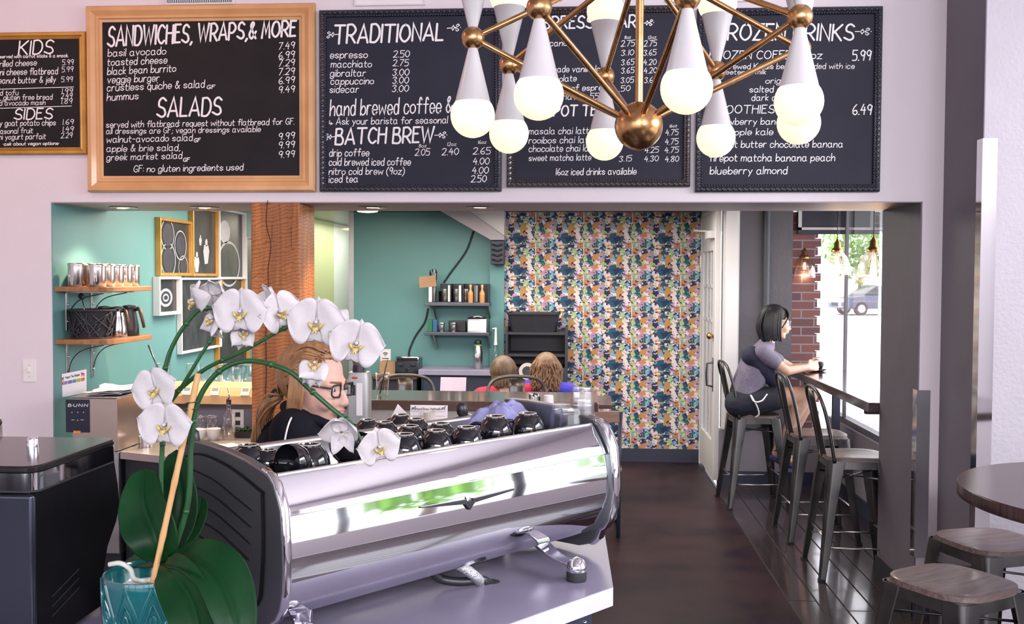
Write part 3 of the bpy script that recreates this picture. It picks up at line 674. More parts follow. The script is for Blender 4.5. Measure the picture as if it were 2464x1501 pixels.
# ------------------------------------------------------------------ the machine (local x along its front, y towards the barista)
em = thing('espresso_machine', 'long polished steel espresso machine with black winged emblem on grey worktop', 'espresso machine', MO, ANG)
LM = 1.025
mirror = M('mirror_steel', (.83, .83, .87), .045, 1, c2=(.85, .85, .89), scale=4, rvar=.015, bump=.004, bscale=3)
plate = M('satin_side_plate', (.20, .21, .22), .34, .9, c2=(.25, .26, .27), scale=3, rvar=.05)
slot = M('dark_slot', (.006, .006, .008), .7, c2=(.01, .01, .012), scale=9, spec=.1)
upper = [(.052, .357), (.048, .356), (.044, .353), (.026, .327), (.011, .302), (.003, .284)]
lower = [(.002, .281), (-.004, .240), (-.006, .20), (-.003, .165), (.006, .13), (.022, .10), (.042, .078), (.06, .066), (.11, .058)]
def skin(prof, x0, x1, n=1):
    return lambda u, v: None
def shell(name, prof, x0, x1, mat, thick=.004):
    P3 = spline([(0, a, b) for a, b in prof], 5)
    m = MB(); m.grid(lambda u, v: Vector((x0+(x1-x0)*u, 0, 0))+P3[round(v*(len(P3)-1))], 24, len(P3)-1)
    return m.build(name, mat, em, smooth=60)
shell('upper_front_panel', upper, .004, LM-.034, mirror); shell('lower_front_panel', lower, .004, LM-.026, mirror)
under = M('grey_underside', (.32, .31, .33), .35, .6, c2=(.36, .35, .37), scale=5)
m = MB(); m.prism([(.004, y, z) for y, z in ((.060, .355), (.068, .325), (.33, .325), (.33, .358), (.345, .358), (.345, .30), (.46, .30), (.46, .20), (.36, .16), (.36, .09), (.11, .057), (.05, .075), (.025, .105), (.010, .14), (.004, .20), (.006, .27), (.015, .295), (.032, .325), (.052, .350))], (LM-.03, 0, 0))
m.build('body', under, em)
dm = M('dark_mirror_strip', (.11, .105, .12), .06, 1, c2=(.13, .125, .14), scale=5)
m = MB(); m.prism([(.004, y, z) for y, z in ((.060, .356), (.070, .3272), (.066, .326), (.055, .355))], (LM-.03, 0, 0)); m.build('top_strip', chrome, em)
m = MB(); m.tube([(.004, .054, .3565), (LM-.034, .054, .3565)], .0045, 12); m.build('top_rail', chrome, em, smooth=40)
m = MB(); m.bx(.004, LM-.03, .068, .33, .3245, .327); m.build('cup_tray', dm, em)
m = MB(); m.bx(.004, LM-.03, .327, .348, .327, .360); m.tube([(.004, .3375, .360), (LM-.03, .3375, .360)], .0105, 12); m.build('rear_rail', steel, em, smooth=40)
# end plates
side = [(.062, .371), (.036, .363), (.018, .348), (.006, .325), (-.006, .30), (-.012, .235), (-.014, .19), (-.010, .14), (.000, .105), (.016, .082), (.030, .074), (.040, .050), (.062, .030), (.10, .018), (.20, .014), (.37, .05), (.40, .16), (.40, .36), (.385, .396), (.30, .398), (.20, .393), (.12, .383)]
def end(x0, x1, name):
    P3 = [(x0, y, z) for y, z in side]
    m = MB(); m.prism(P3, (x1-x0, 0, 0)); return m.build(name, plate, em, bevel=.0035, smooth=50, seg=3)
el = end(-.018, .004, 'left_end_plate'); er = end(LM-.028, LM+.006, 'right_end_plate')
m = MB(); m.tube([(-.007, y, z) for y, z in side[:13]], .0105, 8, flat=.35); m.build('left_plate_edge', chrome, em, smooth=True)
m = MB(); m.tube([(LM-.011, y-.002, z) for y, z in side[:13]], .0175, 8, flat=.3); m.build('right_plate_edge', chrome, em, smooth=True)
# louvred inset of the left plate
pan = [(.062, .330), (.052, .318), (.050, .22), (.058, .14), (.064, .115), (.074, .10), (.20, .085), (.36, .10), (.385, .14), (.385, .35), (.30, .372), (.18, .362)]
m = MB(); m.prism([(-.0195, y, z) for y, z in pan], (-.0015, 0, 0)); ip = m.build('vent_panel', plate, em, bevel=.001)
m = MB(); m.tube(spline([(-.0205, y, z) for y, z in pan[9:]+pan[:6]], 5), .0045, 6, flat=.5); m.build('vent_panel_border', slot, em, smooth=True)
for k in range(7):
    z = .315-k*.034
    m = MB(); m.tube(spline([(-.021, .085+.004*k, z-.03), (-.0212, .15, z-.012), (-.0214, .24, z+.012), (-.0214, .37, z+.024)], 6), [.001]+[.0038]*17+[.002], 6, flat=.4); m.build('vent_slot', slot, em, smooth=True)
# emblem
def onF(px, py, yl=-.0065):
    d = ray(px, py); p0 = loc2w(0, yl); k = (p0-O).dot(eY)/d.dot(eY); return O+d*k
em_black = M('black_emblem_enamel', (.004, .005, .009), .45, c2=(.008, .009, .015), scale=20)
m = MB(); top = [(1016, 1220), (1122, 1201.5), (1131, 1212), (1141, 1199), (1237, 1175)]; bot = [(1238, 1179), (1143, 1209), (1131.5, 1227), (1121, 1213), (1016, 1222.5)]
def onS(px, py):       # on the curved front: closest match of the local profile
    yl = -.007
    for _ in range(3):
        p = onF(px, py, yl); z = p.z-CT
        for (a, b), (c, d) in zip(lower[:-1], lower[1:]):
            if d <= z <= b: yl = a+(c-a)*(b-z)/(b-d)-.007
    return onF(px, py, yl)
A_ = [onS(*p) for p in top]; B_ = [onS(*p) for p in bot[::-1]]
def sub(L_): return [L_[i]+(L_[i+1]-L_[i])*k/4 for i in range(len(L_)-1) for k in range(4)]+[L_[-1]]
A2, B2 = sub(A_), sub(B_); n = len(A2)
m.add(A2+B2+[p+eY*.009 for p in A2+B2], [(i, i+1, n+i+1, n+i) for i in range(n-1)]+[(i, i+1, 2*n+i+1, 2*n+i) for i in range(n-1)]+[(n+i, n+i+1, 3*n+i+1, 3*n+i) for i in range(n-1)])
m.build('winged_emblem', em_black, em, world=True)
m = MB(); c = onS(1131, 1203); m.add([c+Vector((0, 0, .009))-eY*.001, c+eX*.0045-eY*.001, c-Vector((0, 0, .012))-eY*.001, c-eX*.0045-eY*.001, c-eY*.005], [(0, 1, 4), (1, 2, 4), (2, 3, 4), (3, 0, 4)]); m.build('emblem_diamond', chrome, em, world=True)
# feet with arched chrome struts
def foot(px, py, x, sgn):
    p = onZ(px, py, CT) if px else loc2w(x, .02); a = loc2w(x-.05*sgn*0-.095 if sgn > 0 else x+.05, .12, .066)
    f = MB(); dirv = (Vector((p.x, p.y, 0))-Vector((a.x, a.y, 0)))
    pts = spline([a+Vector((0, 0, .012)), a+dirv*.28+Vector((0, 0, -.012)), a+dirv*.62+Vector((0, 0, -.028)), Vector((p.x, p.y, CT+.036))], 6)
    sd = dirv.normalized().cross(Vector((0, 0, 1))); rings = []
    for i, q in enumerate(pts):
        w = .026-.010*i/len(pts); rings.append([q+sd*w+Vector((0, 0, .004)), q-sd*w+Vector((0, 0, .004)), q-sd*w-Vector((0, 0, .005)), q+sd*w-Vector((0, 0, .005))])
    f.loft(rings); f.build('foot_strut', chrome, em, world=True, smooth=40, bevel=.002)
    f = MB(); f.lathe([(.024, .024), (.0255, .030), (.0245, .038), (.019, .050), (.010, .0575), (0, .0595)], (p.x, p.y, CT), 26); f.build('foot_cap', chrome, em, world=True, smooth=50)
    f = MB(); f.lathe([(.0245, .0), (.025, .004), (.025, .020), (.0235, .024), (0, .024)], (p.x, p.y, CT), 26); f.build('foot_pad', rubber, em, world=True, smooth=40)
foot(1387, 1396, .93, 1); foot(None, None, .06, -1); foot(None, None, .93, 1) if 0 else None
for x in (.1, .92):
    m = MB(); m.cyl((x, .34, 0), (x, .34, .1), .025, n=18); m.build('rear_foot', rubber, em, smooth=40)
# steam levers at the rear corners, groups and drip tray on the barista side
for px, py, qx, qy, xl in ((477, 1086, 463, 1030, -.005), (1122, 1010, 1110, 968, .80)):
    p0 = loc2w(0, .35); d = ray(px, py); a = O+d*((p0-O).dot(eY)/d.dot(eY)); d = ray(qx, qy); b = O+d*((p0-O).dot(eY)/d.dot(eY))
    v = (b-a).normalized()
    m = MB(); m.tube([a-v*.012+eY*.0+eX*.03, a+eX*.012, a+v*.010-eX*.004, a+v*.016-eX*.004], [.014, .015, .0135, .012], 16); lv = m.build('steam_lever', chrome, em, world=True, smooth=40)
    m = MB(); ln = (b-a).length
    m.tube([a+v*.012-eX*.004, a+v*ln*.45-eX*.006, a+v*ln*.85-eX*.003, a+v*ln], [.012, .0155, .0145, .006], 16); g = m.build('lever_grip', black_plastic, em, world=True, smooth=60)
for k in range(3):
    x = .2+.31*k
    m = MB(); m.cyl((x, .47, .33), (x, .47, .25), .038, n=24); m.build('group_head', chrome, em, smooth=40)
    m = MB(); m.tube([(x, .47, .24), (x, .53, .235), (x, .62, .225)], [.034, .012, .015], 14); m.build('portafilter', black_plastic, em, smooth=40)
m = MB(); m.bx(.03, LM-.06, .36, .56, .035, .085); m.build('drip_tray', steel, em, bevel=.004)
# hoses
hose = M('black_hose', (.02, .02, .026), .35, c2=(.03, .03, .036), scale=40)
braid = M('braided_steel', (.5, .5, .52), .35, .9, c2=(.75, .75, .77), scale=160, amt=.3, bump=.6, bscale=260)
hp = onZ(1180, 1399, CT)
m = MB(); m.lathe([(.0, .0008), (.021, .0008), (.022, .0002)], hp, 24, sx=1.1); m.build('cable_hole', ink, bpy.data.objects['worktop'], world=True)
def pts_(L_, zs): return [onZ(a, b, z) for (a, b), z in zip(L_, zs)]
m = MB(); m.tube(spline(pts_([(1035, 1370), (1060, 1392), (1110, 1399), (1158, 1395), (1178, 1404)], (CT+.05, CT+.022, CT+.013, CT+.014, CT-.005)), 8), .011, 12)
tag(m.build('water_hose', hose, smooth=True), 'black rubber hose curling from under the espresso machine', 'hose')
m = MB(); m.tube(spline(pts_([(1080, 1350), (1110, 1362), (1145, 1388), (1160, 1406)], (CT+.075, CT+.06, CT+.028, CT-.004)), 8), .013, 14)
tag(m.build('water_hose', braid, smooth=True), 'braided steel hose beside the black hose under the machine', 'hose')
# ------------------------------------------------------------------ cups upside down on the tray
ring_mat = M('bare_clay_ring', (.62, .52, .45), .6, c2=(.7, .6, .52), scale=40)
def cup(s, loc, label, rz=0, rot=None, first=[None]):
    if first[0] is None:
        t = thing('coffee_cup', label, 'cup', (0, 0, 0), group='black cups on the espresso machine')
        m = MB(); m.lathe([(.0405, .0), (.0415, .004), (.0418, .016), (.0395, .031), (.033, .045), (.0255, .0530), (.0226, .0548), (.0222, .0585), (.0200, .0585), (.0192, .0555), (0, .0552)], n=36); m.build('bowl', porcelain_black, t, smooth=50)
        m = MB(); m.tube([(.0211*math.cos(q*PI/18), .0211*math.sin(q*PI/18), .0587) for q in range(36)], .0013, 6, closed=True); m.build('foot_ring', ring_mat, t, smooth=50)
        m = MB(); m.tube(spline([(.0405, 0, .010), (.055, 0, .008), (.064, 0, .018), (.061, 0, .032), (.050, 0, .039), (.036, 0, .038)], 6), .0045, 10); m.build('handle', porcelain_black, t, smooth=True)
        first[0] = t; o = t
    else: o = dup(first[0], label=label)
    o.location = loc; o.scale = (s, s, s); o.rotation_euler = rot or (0, 0, rz); return o
TZ = CT+.3272
where = [((973, 1045), .076, 200, 'black cup upside down, front row, directly right of the lowest hanging orchid bloom'), ((1050, 1036), .075, 210, 'black cup upside down in the front row, second right of the lowest orchid bloom'), ((1122, 1028), .075, 190, 'black cup upside down in the front row, third right of the lowest orchid bloom'), ((1192, 1002), .082, 170, 'large black cup upside down in front of the blue towel, left of two'), ((1270, 995), .082, 180, 'large black cup upside down next to the glass tumblers'), ((986, 1025), .075, 160, 'black cup upside down in the second row behind the front row gap'), ((1060, 1019), .076, 150, 'black cup upside down in second row, left of the black steam lever'), ((926, 1016), .070, 170, 'black cup upside down partly behind the two lowest orchid blooms'), ((965, 998), .070, 140, 'black cup upside down, rearmost, before the folded white paper'), ((1000, 1008), .072, 175, 'black cup upside down in the third row before the brew method card'), ((884, 1010), .066, 165, 'black cup upside down at the back behind the drooping orchid bloom'), ((598, 1083), .072, 150, 'black cup upside down in the far left corner of the tray'), ((644, 1092), .058, 140, 'small black cup upside down between the corner cup and the tipped cup'), ((744, 1083), .080, 200, 'black cup upside down leaning beside the tipped cup')]
for (px, py), dia, rz, lab in where:
    s = dia*(1.14 if px < 760 else 1.10)/.0836; p = onZ(px, py, TZ+(.045 if px < 760 else .056)*s); o = cup(s, (p.x, p.y, TZ+.0003), lab, R(rz)); o.scale = (s, s, s*.97)
p = onZ(690, 1118, TZ+.03); cup(.95, (p.x, p.y, TZ+.034), 'black cup tipped on its side with a white marked handle', rot=(R(96), R(8), R(150)))
p = onZ(838, 1112, TZ+.0); cup(1.08, (p.x, p.y, TZ+.064), 'black cup standing upright with its handle to the left behind orchid bloom', rot=(PI, 0, R(30)))
# tumblers
def glass_at(px, py, s, z, lab, first=[None]):
    if first[0] is None:
        t = thing('glass_tumbler', lab, 'glass', group='glass tumblers upside down on the espresso machine')
        m = MB(); m.lathe([(.036, 0), (.0375, .002), (.036, .03), (.030, .078), (.029, .082), (.0, .082)], n=10); m.lathe([(.034, .001), (.033, .03), (.0275, .066), (0, .068)], n=10); m.build('tumbler_wall', tumbler, t)
        m = MB(); m.lathe([(.0275, .068), (.0285, .081), (.0, .082)], n=10); m.build('thick_base', tumbler, t)
        m = MB(); m.tube([(.0368*math.cos(a*PI/12), .0368*math.sin(a*PI/12), .0012) for a in range(24)], .0012, 6, closed=True); m.build('rim', chrome if 0 else tumbler, t, smooth=True)
        o = first[0] = t
    else: o = dup(first[0], label=lab)
    p = onZ(px, py, TZ+.004); o.location = (p.x, p.y, TZ+z); o.scale = (s, s, s); o.rotation_euler = (0, 0, R(px)); return o
for px, py, s, z, lab in ((1350, 1033, .92, .0, 'low glass tumbler upside down beside the rightmost large black cup'), (1400, 1027, 1.0, .0, 'glass tumbler upside down carrying another, right end of the machine'), (1400, 1027, .98, .036, 'glass tumbler stacked on top of another at the right end of the machine'), (1372, 1042, .85, 0, 'glass tumbler between and just before the other tumblers')): glass_at(px, py, s, z, lab)
# towel draped at the rear rail
terry = M('blue_terry_towel', (.20, .20, .42), .95, c2=(.34, .34, .55), scale=25, amt=.7, bump=.25, bscale=260)
def cloth(name, label, cat, corners, fold, mat, thick=.006, seed=1, amp=.02):
    rr = random.Random(seed); ph = [rr.uniform(0, 6) for _ in range(6)]
    a, b, c, d = [Vector(p) for p in corners]
    def fn(u, v):
        p = (a*(1-u)+b*u)*(1-v)+(d*(1-u)+c*u)*v
        h = fold(u, v)+amp*(math.sin(9*u+ph[0]+3*v)*.5+math.sin(13*v+ph[1]-4*u)*.35+math.sin(21*u+17*v+ph[2])*.18)
        e = .012*math.sin(11*v+ph[3])*(u-.5); return p+Vector((e, e*.5, h))
    m = MB(); m.grid(fn, 34, 26); return tag(m.build(name, mat, smooth=True, solid=thick), label, cat)
q = loc2w(.80, .30, .3475); 
from mathutils import noise as mn
def heap(name, label, c, rx, ry, h, mat, rz=0, seed=0):     # a crumpled cloth heap: folds run out to a wandering hem
    def fn(u, v):
        a = 2*PI*u; s_ = Vector((math.cos(a)*2.1, math.sin(a)*2.1, seed*3.7))
        rim = 1+.30*mn.noise(s_*.8)+.10*mn.noise(s_*2.3)
        x, y = math.cos(a)*rx*rim*v, math.sin(a)*ry*rim*v
        q = Vector((x*13+seed, y*13, .7)); w = 1-v**3.5
        z = h*w*(.62+.55*abs(math.sin(x*34+5*mn.noise(q)+y*21))**.7*(.4+.6*w)) + h*.22*mn.noise(q*1.7)*w
        z += .10*h*mn.noise(Vector((x*60, y*60, seed)))*(.3+w)+.004+.5*h*max(0, mn.noise(s_*1.1))*(1-v)*v*2
        return Vector((x, y, max(z, .003)))
    m = MB(); m.grid(fn, 90, 30, True); o = m.build(name, mat, smooth=True, solid=.003); o.location = c; o.rotation_euler = (0, 0, rz); return tag(o, label, 'towel')
tw = loc2w(.90, .295, .3275)
heap('bar_towel', 'crumpled blue terry towel heaped at the rear of the espresso machine by the tumblers', (tw.x, tw.y, tw.z), .112, .078, .058, terry, ANG-.25, 2)
# ================================================================== potted orchid on the worktop
OB = Vector((-.73, 1.65, CT))
orc = thing('potted_orchid', 'white moth orchid in teal diamond patterned pot on the worktop left of the machine', 'potted plant', OB)
teal_glaze = M('teal_glaze', (.004, .07, .085), .1, c2=(.012, .135, .145), scale=14, amt=.6, coat=.6)
prof = [(.052, 0), (.056, .004), (.066, .06), (.073, .12), (.0775, .19), (.0785, .207), (.077, .2115), (.0735, .212), (.071, .206), (.068, .15), (.05, .14), (0, .14)]
prof = [(r_*1.03, z_*1.15) for r_, z_ in prof]
def rpot(z):
    for (a, b), (c, d) in zip(prof[:6], prof[1:7]):
        if b <= z <= d: return a+(c-a)*(z-b)/(d-b)
    return .077
m = MB(); m.lathe(prof, n=56); m.build('pot', teal_glaze, orc, smooth=60)
m = MB(); N_ = 11
for k in range(N_):
    for sg in (1, -1):
        P = []
        for i in range(25): z = .006+.230*i/24; a = 2*PI*k/N_+sg*(z-.121)*2*PI/N_/.230*2; P.append((rpot(z)*math.cos(a), rpot(z)*math.sin(a), z))
        m.tube(P, .0034, 6, flat=1)
    for zc in (.0635, .1785):
        for off in (0, .5):
            zc2 = zc+off*.115; a0 = 2*PI*(k+ (off))/N_ + PI/N_*0
            if zc2 > .19: continue
            for f_ in (.55, .22):
                L_ = []
                for dx, dz in ((0, 1), (1, 0), (0, -1), (-1, 0)): z = zc2+dz*.0575*f_; a = a0+dx*PI/N_*f_; L_.append((rpot(z)*math.cos(a), rpot(z)*math.sin(a), z))
                L2 = []
                for i in range(4):
                    for q in range(4): L2.append(Vector(L_[i]).lerp(Vector(L_[(i+1) % 4]), q/4))
                m.tube(L2, .0030, 6, closed=True)
m.build('diamond_relief', teal_glaze, orc, smooth=60)
m = MB(); m.lathe([(.066, .18), (.0655, .214), (.063, .215), (.062, .19), (0, .19)], n=40); m.build('inner_pot', M('grey_white_liner', (.5, .48, .48), .5, c2=(.6, .57, .57), scale=10), orc, smooth=50)
m = MB(); rr = random.Random(3)
for i in range(60):
    a, d = rr.uniform(0, 6.28), .058*math.sqrt(rr.random()); m.ball((d*math.cos(a), d*math.sin(a), .19+rr.uniform(0, .012)), (rr.uniform(.006, .014), rr.uniform(.004, .009), rr.uniform(.003, .006)), 7, rot=(rr.uniform(-.5, .5), rr.uniform(-.5, .5), a))
m.build('bark_mix', M('bark', (.035, .022, .015), .9, c2=(.11, .07, .045), scale=60), orc, kind='stuff')
leafm = M('orchid_leaf', (.002, .020, .006), .42, c2=(.006, .050, .013), scale=14, amt=.6, stretch=(1, 1, .3), coat=.0, spec=.14, bump=.1, bscale=60)
stemm = M('orchid_stem', (.008, .055, .014), .4, c2=(.014, .085, .022), scale=20)
def W2(pts, Y): return [onY(a, b, y) for (a, b), y in zip(pts, Y if isinstance(Y, (list, tuple)) else [Y]*len(pts))]
def leaf(pts, Y, wid, face, fold=.25):
    wid *= 1.22
    P = spline(W2(pts, Y), 8); n = len(P)-1; face = Vector(face).normalized()
    def fn(u, v):
        k = v*n; i = min(int(k), n-1); p = P[i].lerp(P[i+1], k-i); t = (P[min(i+1, n)]-P[max(i-1, 0)]).normalized()
        fc = face; sd = t.cross(fc).normalized(); nn = sd.cross(t).normalized()
        w = wid*(.30+.70*math.sin(PI*min(1, (v*.92+.04))**.95))*(1 if v < .9 else math.sqrt(max(0, 1-((v-.9)/.1)**2))*.98+.02) if v > .12 else wid*(.22+.35*v/.12)
        x = (u-.5)*2
        return p + sd*(w*x) + nn*(w*fold*abs(x)**1.5+w*.05*math.sin(9*v+2*x)-w*.10*math.exp(-(x/.14)**2))
    m = MB(); m.grid(fn, 24, 30); return m.build('leaf', leafm, orc, world=True, smooth=True, solid=.0022)
leaf([(398, 1352), (372, 1290), (345, 1215), (348, 1128)], [1.63, 1.62, 1.64, 1.68], .036, (.15, -1, .1), .3)
leaf([(408, 1345), (425, 1270), (436, 1180), (424, 1082)], [1.67, 1.70, 1.72, 1.72], .036, (-.2, -1, 0), .3)
leaf([(400, 1348), (470, 1345), (530, 1390), (565, 1490), (572, 1580)], [1.62, 1.57, 1.53, 1.50, 1.49], .034, (.35, -.75, .75), .35)
leaf([(395, 1355), (420, 1385), (455, 1440), (480, 1520), (485, 1590)], [1.60, 1.55, 1.52, 1.50, 1.49], .033, (-.3, -.9, .6), .3)
leaf([(405, 1345), (450, 1290), (478, 1235), (486, 1195)], [1.70, 1.74, 1.77, 1.79], .016, (0, -1, .2), .3)
leaf([(388, 1358), (360, 1352), (330, 1350), (308, 1346)], [1.66, 1.70, 1.73, 1.75], .020, (0, -.6, 1), .2)
def stem(pts, Y, r=.0042, name='flower_stem', mat=None):
    P = spline(W2(pts, Y), 7); m = MB(); m.tube(P, [r*(1.1-.35*i/len(P)) for i in range(len(P))], 10)
    for i in range(6, len(P)-3, 11): m.ball(P[i], r*1.32, 8)
    return m.build(name, mat or stemm, orc, world=True, smooth=True)
YS = 1.665
stem([(398, 1350), (390, 1240), (388, 1130), (396, 985), (398, 885), (424, 815), (466, 757), (492, 742), (520, 741)], YS)
stem([(396, 985), (436, 932), (486, 850), (528, 790)], YS, .0034)
stem([(410, 1348), (452, 1210), (460, 1060), (478, 962), (528, 893), (600, 868), (690, 890), (745, 936), (800, 984), (845, 1020), (872, 1068)], [YS-.03]*6+[YS-.05]*5, .0046)
stem([(412, 952), (440, 930), (500, 884), (590, 842), (684, 790), (722, 782)], [YS+.01]*3+[YS-.005]*3, .0038)
m = MB(); P = spline(W2([(262, 1358), (290, 1355), (314, 1370), (322, 1392), (345, 1398), (362, 1396)], [1.60]*4+[1.62]*2), 8); m.tube(P, [.0042]*(len(P)-1)+[.0038], 10); m.build('aerial_root', M('silver_root', (.38, .42, .36), .6, c2=(.6, .62, .55), scale=40), orc, world=True, smooth=True)
bam = M('bamboo_stake_skin', (.52, .29, .11), .45, c2=(.64, .38, .17), scale=12, stretch=(8, 8, 1))
a, b = W2([(364, 1418), (477, 898)], [1.60, 1.625]); m = MB(); L_ = [a.lerp(b, k/24) for k in range(25)]; m.tube(L_, [.0057 if k in (6, 12, 18) else .0050 for k in range(25)], 12); m.build('bamboo_stake', bam, orc, world=True, smooth=True)
tie = M('dark_tie', (.03, .05, .04), .5, c2=(.04, .06, .05), scale=20)
for px, py in ((461, 968), (457, 985)): p = onY(px, py, 1.625); m = MB(); m.tube([p+Vector((.011*math.cos(q), .008*math.sin(q), .002*math.cos(q))) for q in [k*PI/6 for k in range(12)]], .0011, 6, closed=True); m.build('plant_tie', tie, orc, world=True)
# ------------------------------------------------------------------ blooms
petm = M('white_petal', (.50, .465, .475), .6, c2=(.55, .52, .53), scale=9, sss=.12, bump=.12, bscale=70)
lipm = M('yellow_green_lip', (.36, .24, .03), .5, c2=(.66, .55, .26), scale=120, amt=.6)
throat = M('crimson_throat', (.16, .02, .03), .5, c2=(.4, .2, .05), scale=160)
def blade(ang, L, Wd, back, cup_, base=.06, pw=.62):    # one petal or sepal radiating from the centre in the XZ plane, facing -Y
    ca, sa = math.cos(ang), math.sin(ang)
    def fn(u, v):
        x = (u-.5)*2; r = L*(base+(1-base)*v); w = Wd*max(.0, math.sin(PI*(v**pw*.965+.035)))**.62*(1 if v < .985 else .55)+.0012*(1-v)
        y = back*v*v*L + cup_*(x*x)*Wd - .10*L*math.sin(PI*v) + .03*Wd*math.sin(7*v+4*x)
        lx, lz = r*(1-.10*x*x*v), w*x
        return Vector((lx*ca-lz*sa, y, lx*sa+lz*ca))
    m = MB(); m.grid(fn, 12, 12); return m
proto = {}
def bloom(px, py, Y, wpx, rot, style='open'):
    p = onY(px, py, Y); s = wpx/2400*Y/.100
    r = bpy.data.objects.new('flower', None); C.objects.link(r); r.empty_display_size = .02; r.parent = orc
    r.location = wmat(orc).inverted() @ p; r.rotation_euler = [R(a) for a in rot]; r.scale = (s, s, s)
    if style not in proto:
        L = []
        if style == 'open': sp = [('sepal', 90, .050, .0235, .10, .15), ('sepal', 232, .047, .021, .12, .15), ('sepal', 308, .047, .021, .12, .15), ('petal', 12, .058, .043, -.05, -.05), ('petal', 168, .058, .043, -.05, -.05)]
        elif style == 'shut': sp = [('sepal', 262, .052, .016, .3, .3), ('sepal', 240, .050, .014, .5, .3), ('sepal', 285, .050, .014, .5, .3), ('petal', 305, .045, .024, -.3, .3), ('petal', 228, .045, .024, -.3, .3)]
        else: sp = [('sepal', 90, .044, .017, .5, .2), ('sepal', 240, .046, .016, .5, .2), ('sepal', 300, .046, .016, .5, .2), ('petal', 20, .046, .030, .6, .1), ('petal', 160, .046, .030, .6, .1)]
        for i, (nm, a, l, w, bk, cu) in enumerate(sp):
            o = blade(R(a), l, w, bk, cu).build(nm, petm, r, smooth=True, solid=.0007); o.location = (0, .0012 if nm == 'sepal' else -.0006, 0); L.append(o)
        m = MB(); m.ball((0, -.006, .003), (.0036, .0065, .0038), 12); m.build('column', petm, r, smooth=True)
        m = MB(); m.ball((0, -.011, -.0085), (.0066, .008, .0055), 12, rot=(R(35), 0, 0)); m.ball((-.0088, -.009, -.004), (.0030, .006, .0078), 10, rot=(0, R(-30), 0)); m.ball((.0088, -.009, -.004), (.0030, .006, .0078), 10, rot=(0, R(30), 0)); m.tube([(0, -.016, -.010), (.003, -.019, -.016), (.007, -.017, -.018)], [.002, .0012, .0007], 6); m.tube([(0, -.016, -.010), (-.003, -.019, -.016), (-.007, -.017, -.018)], [.002, .0012, .0007], 6); m.build('lip', lipm, r, smooth=True)
        m = MB(); m.ball((0, -.0155, -.0045), (.0034, .0014, .0012), 8); m.build('throat', throat, r, smooth=True)
        proto[style] = r
    else:
        for ch in proto[style].children: c = ch.copy(); C.objects.link(c); c.parent = r
    return r
for a in ((579, 752, 1.63, 126, (0, 0, 4)), (761, 778, 1.60, 134, (2, 4, 8)), (856, 828, 1.59, 128, (4, 14, 16)), (374, 938, 1.60, 116, (-2, -14, -8)), (397, 1024, 1.59, 126, (2, 4, 4)), (911, 1076, 1.55, 104, (8, -10, 30)),
          (672, 752, 1.66, 112, (0, -18, 52))): bloom(*a)
for a in ((468, 722, 1.67, 104, (20, 15, -48), 'back'), (520, 712, 1.69, 104, (-8, 0, 165), 'back'), (652, 722, 1.70, 90, (10, 20, 140), 'back'), (822, 1040, 1.58, 116, (-18, 8, 178), 'back'), (838, 778, 1.66, 96, (0, 25, 105), 'back')): bloom(*a)
for a in ((512, 768, 1.64, 100, (0, 14, -38), 'shut'), (584, 800, 1.65, 92, (5, 0, 30), 'shut'), (757, 876, 1.57, 112, (-12, 4, 10), 'shut')): bloom(*a)
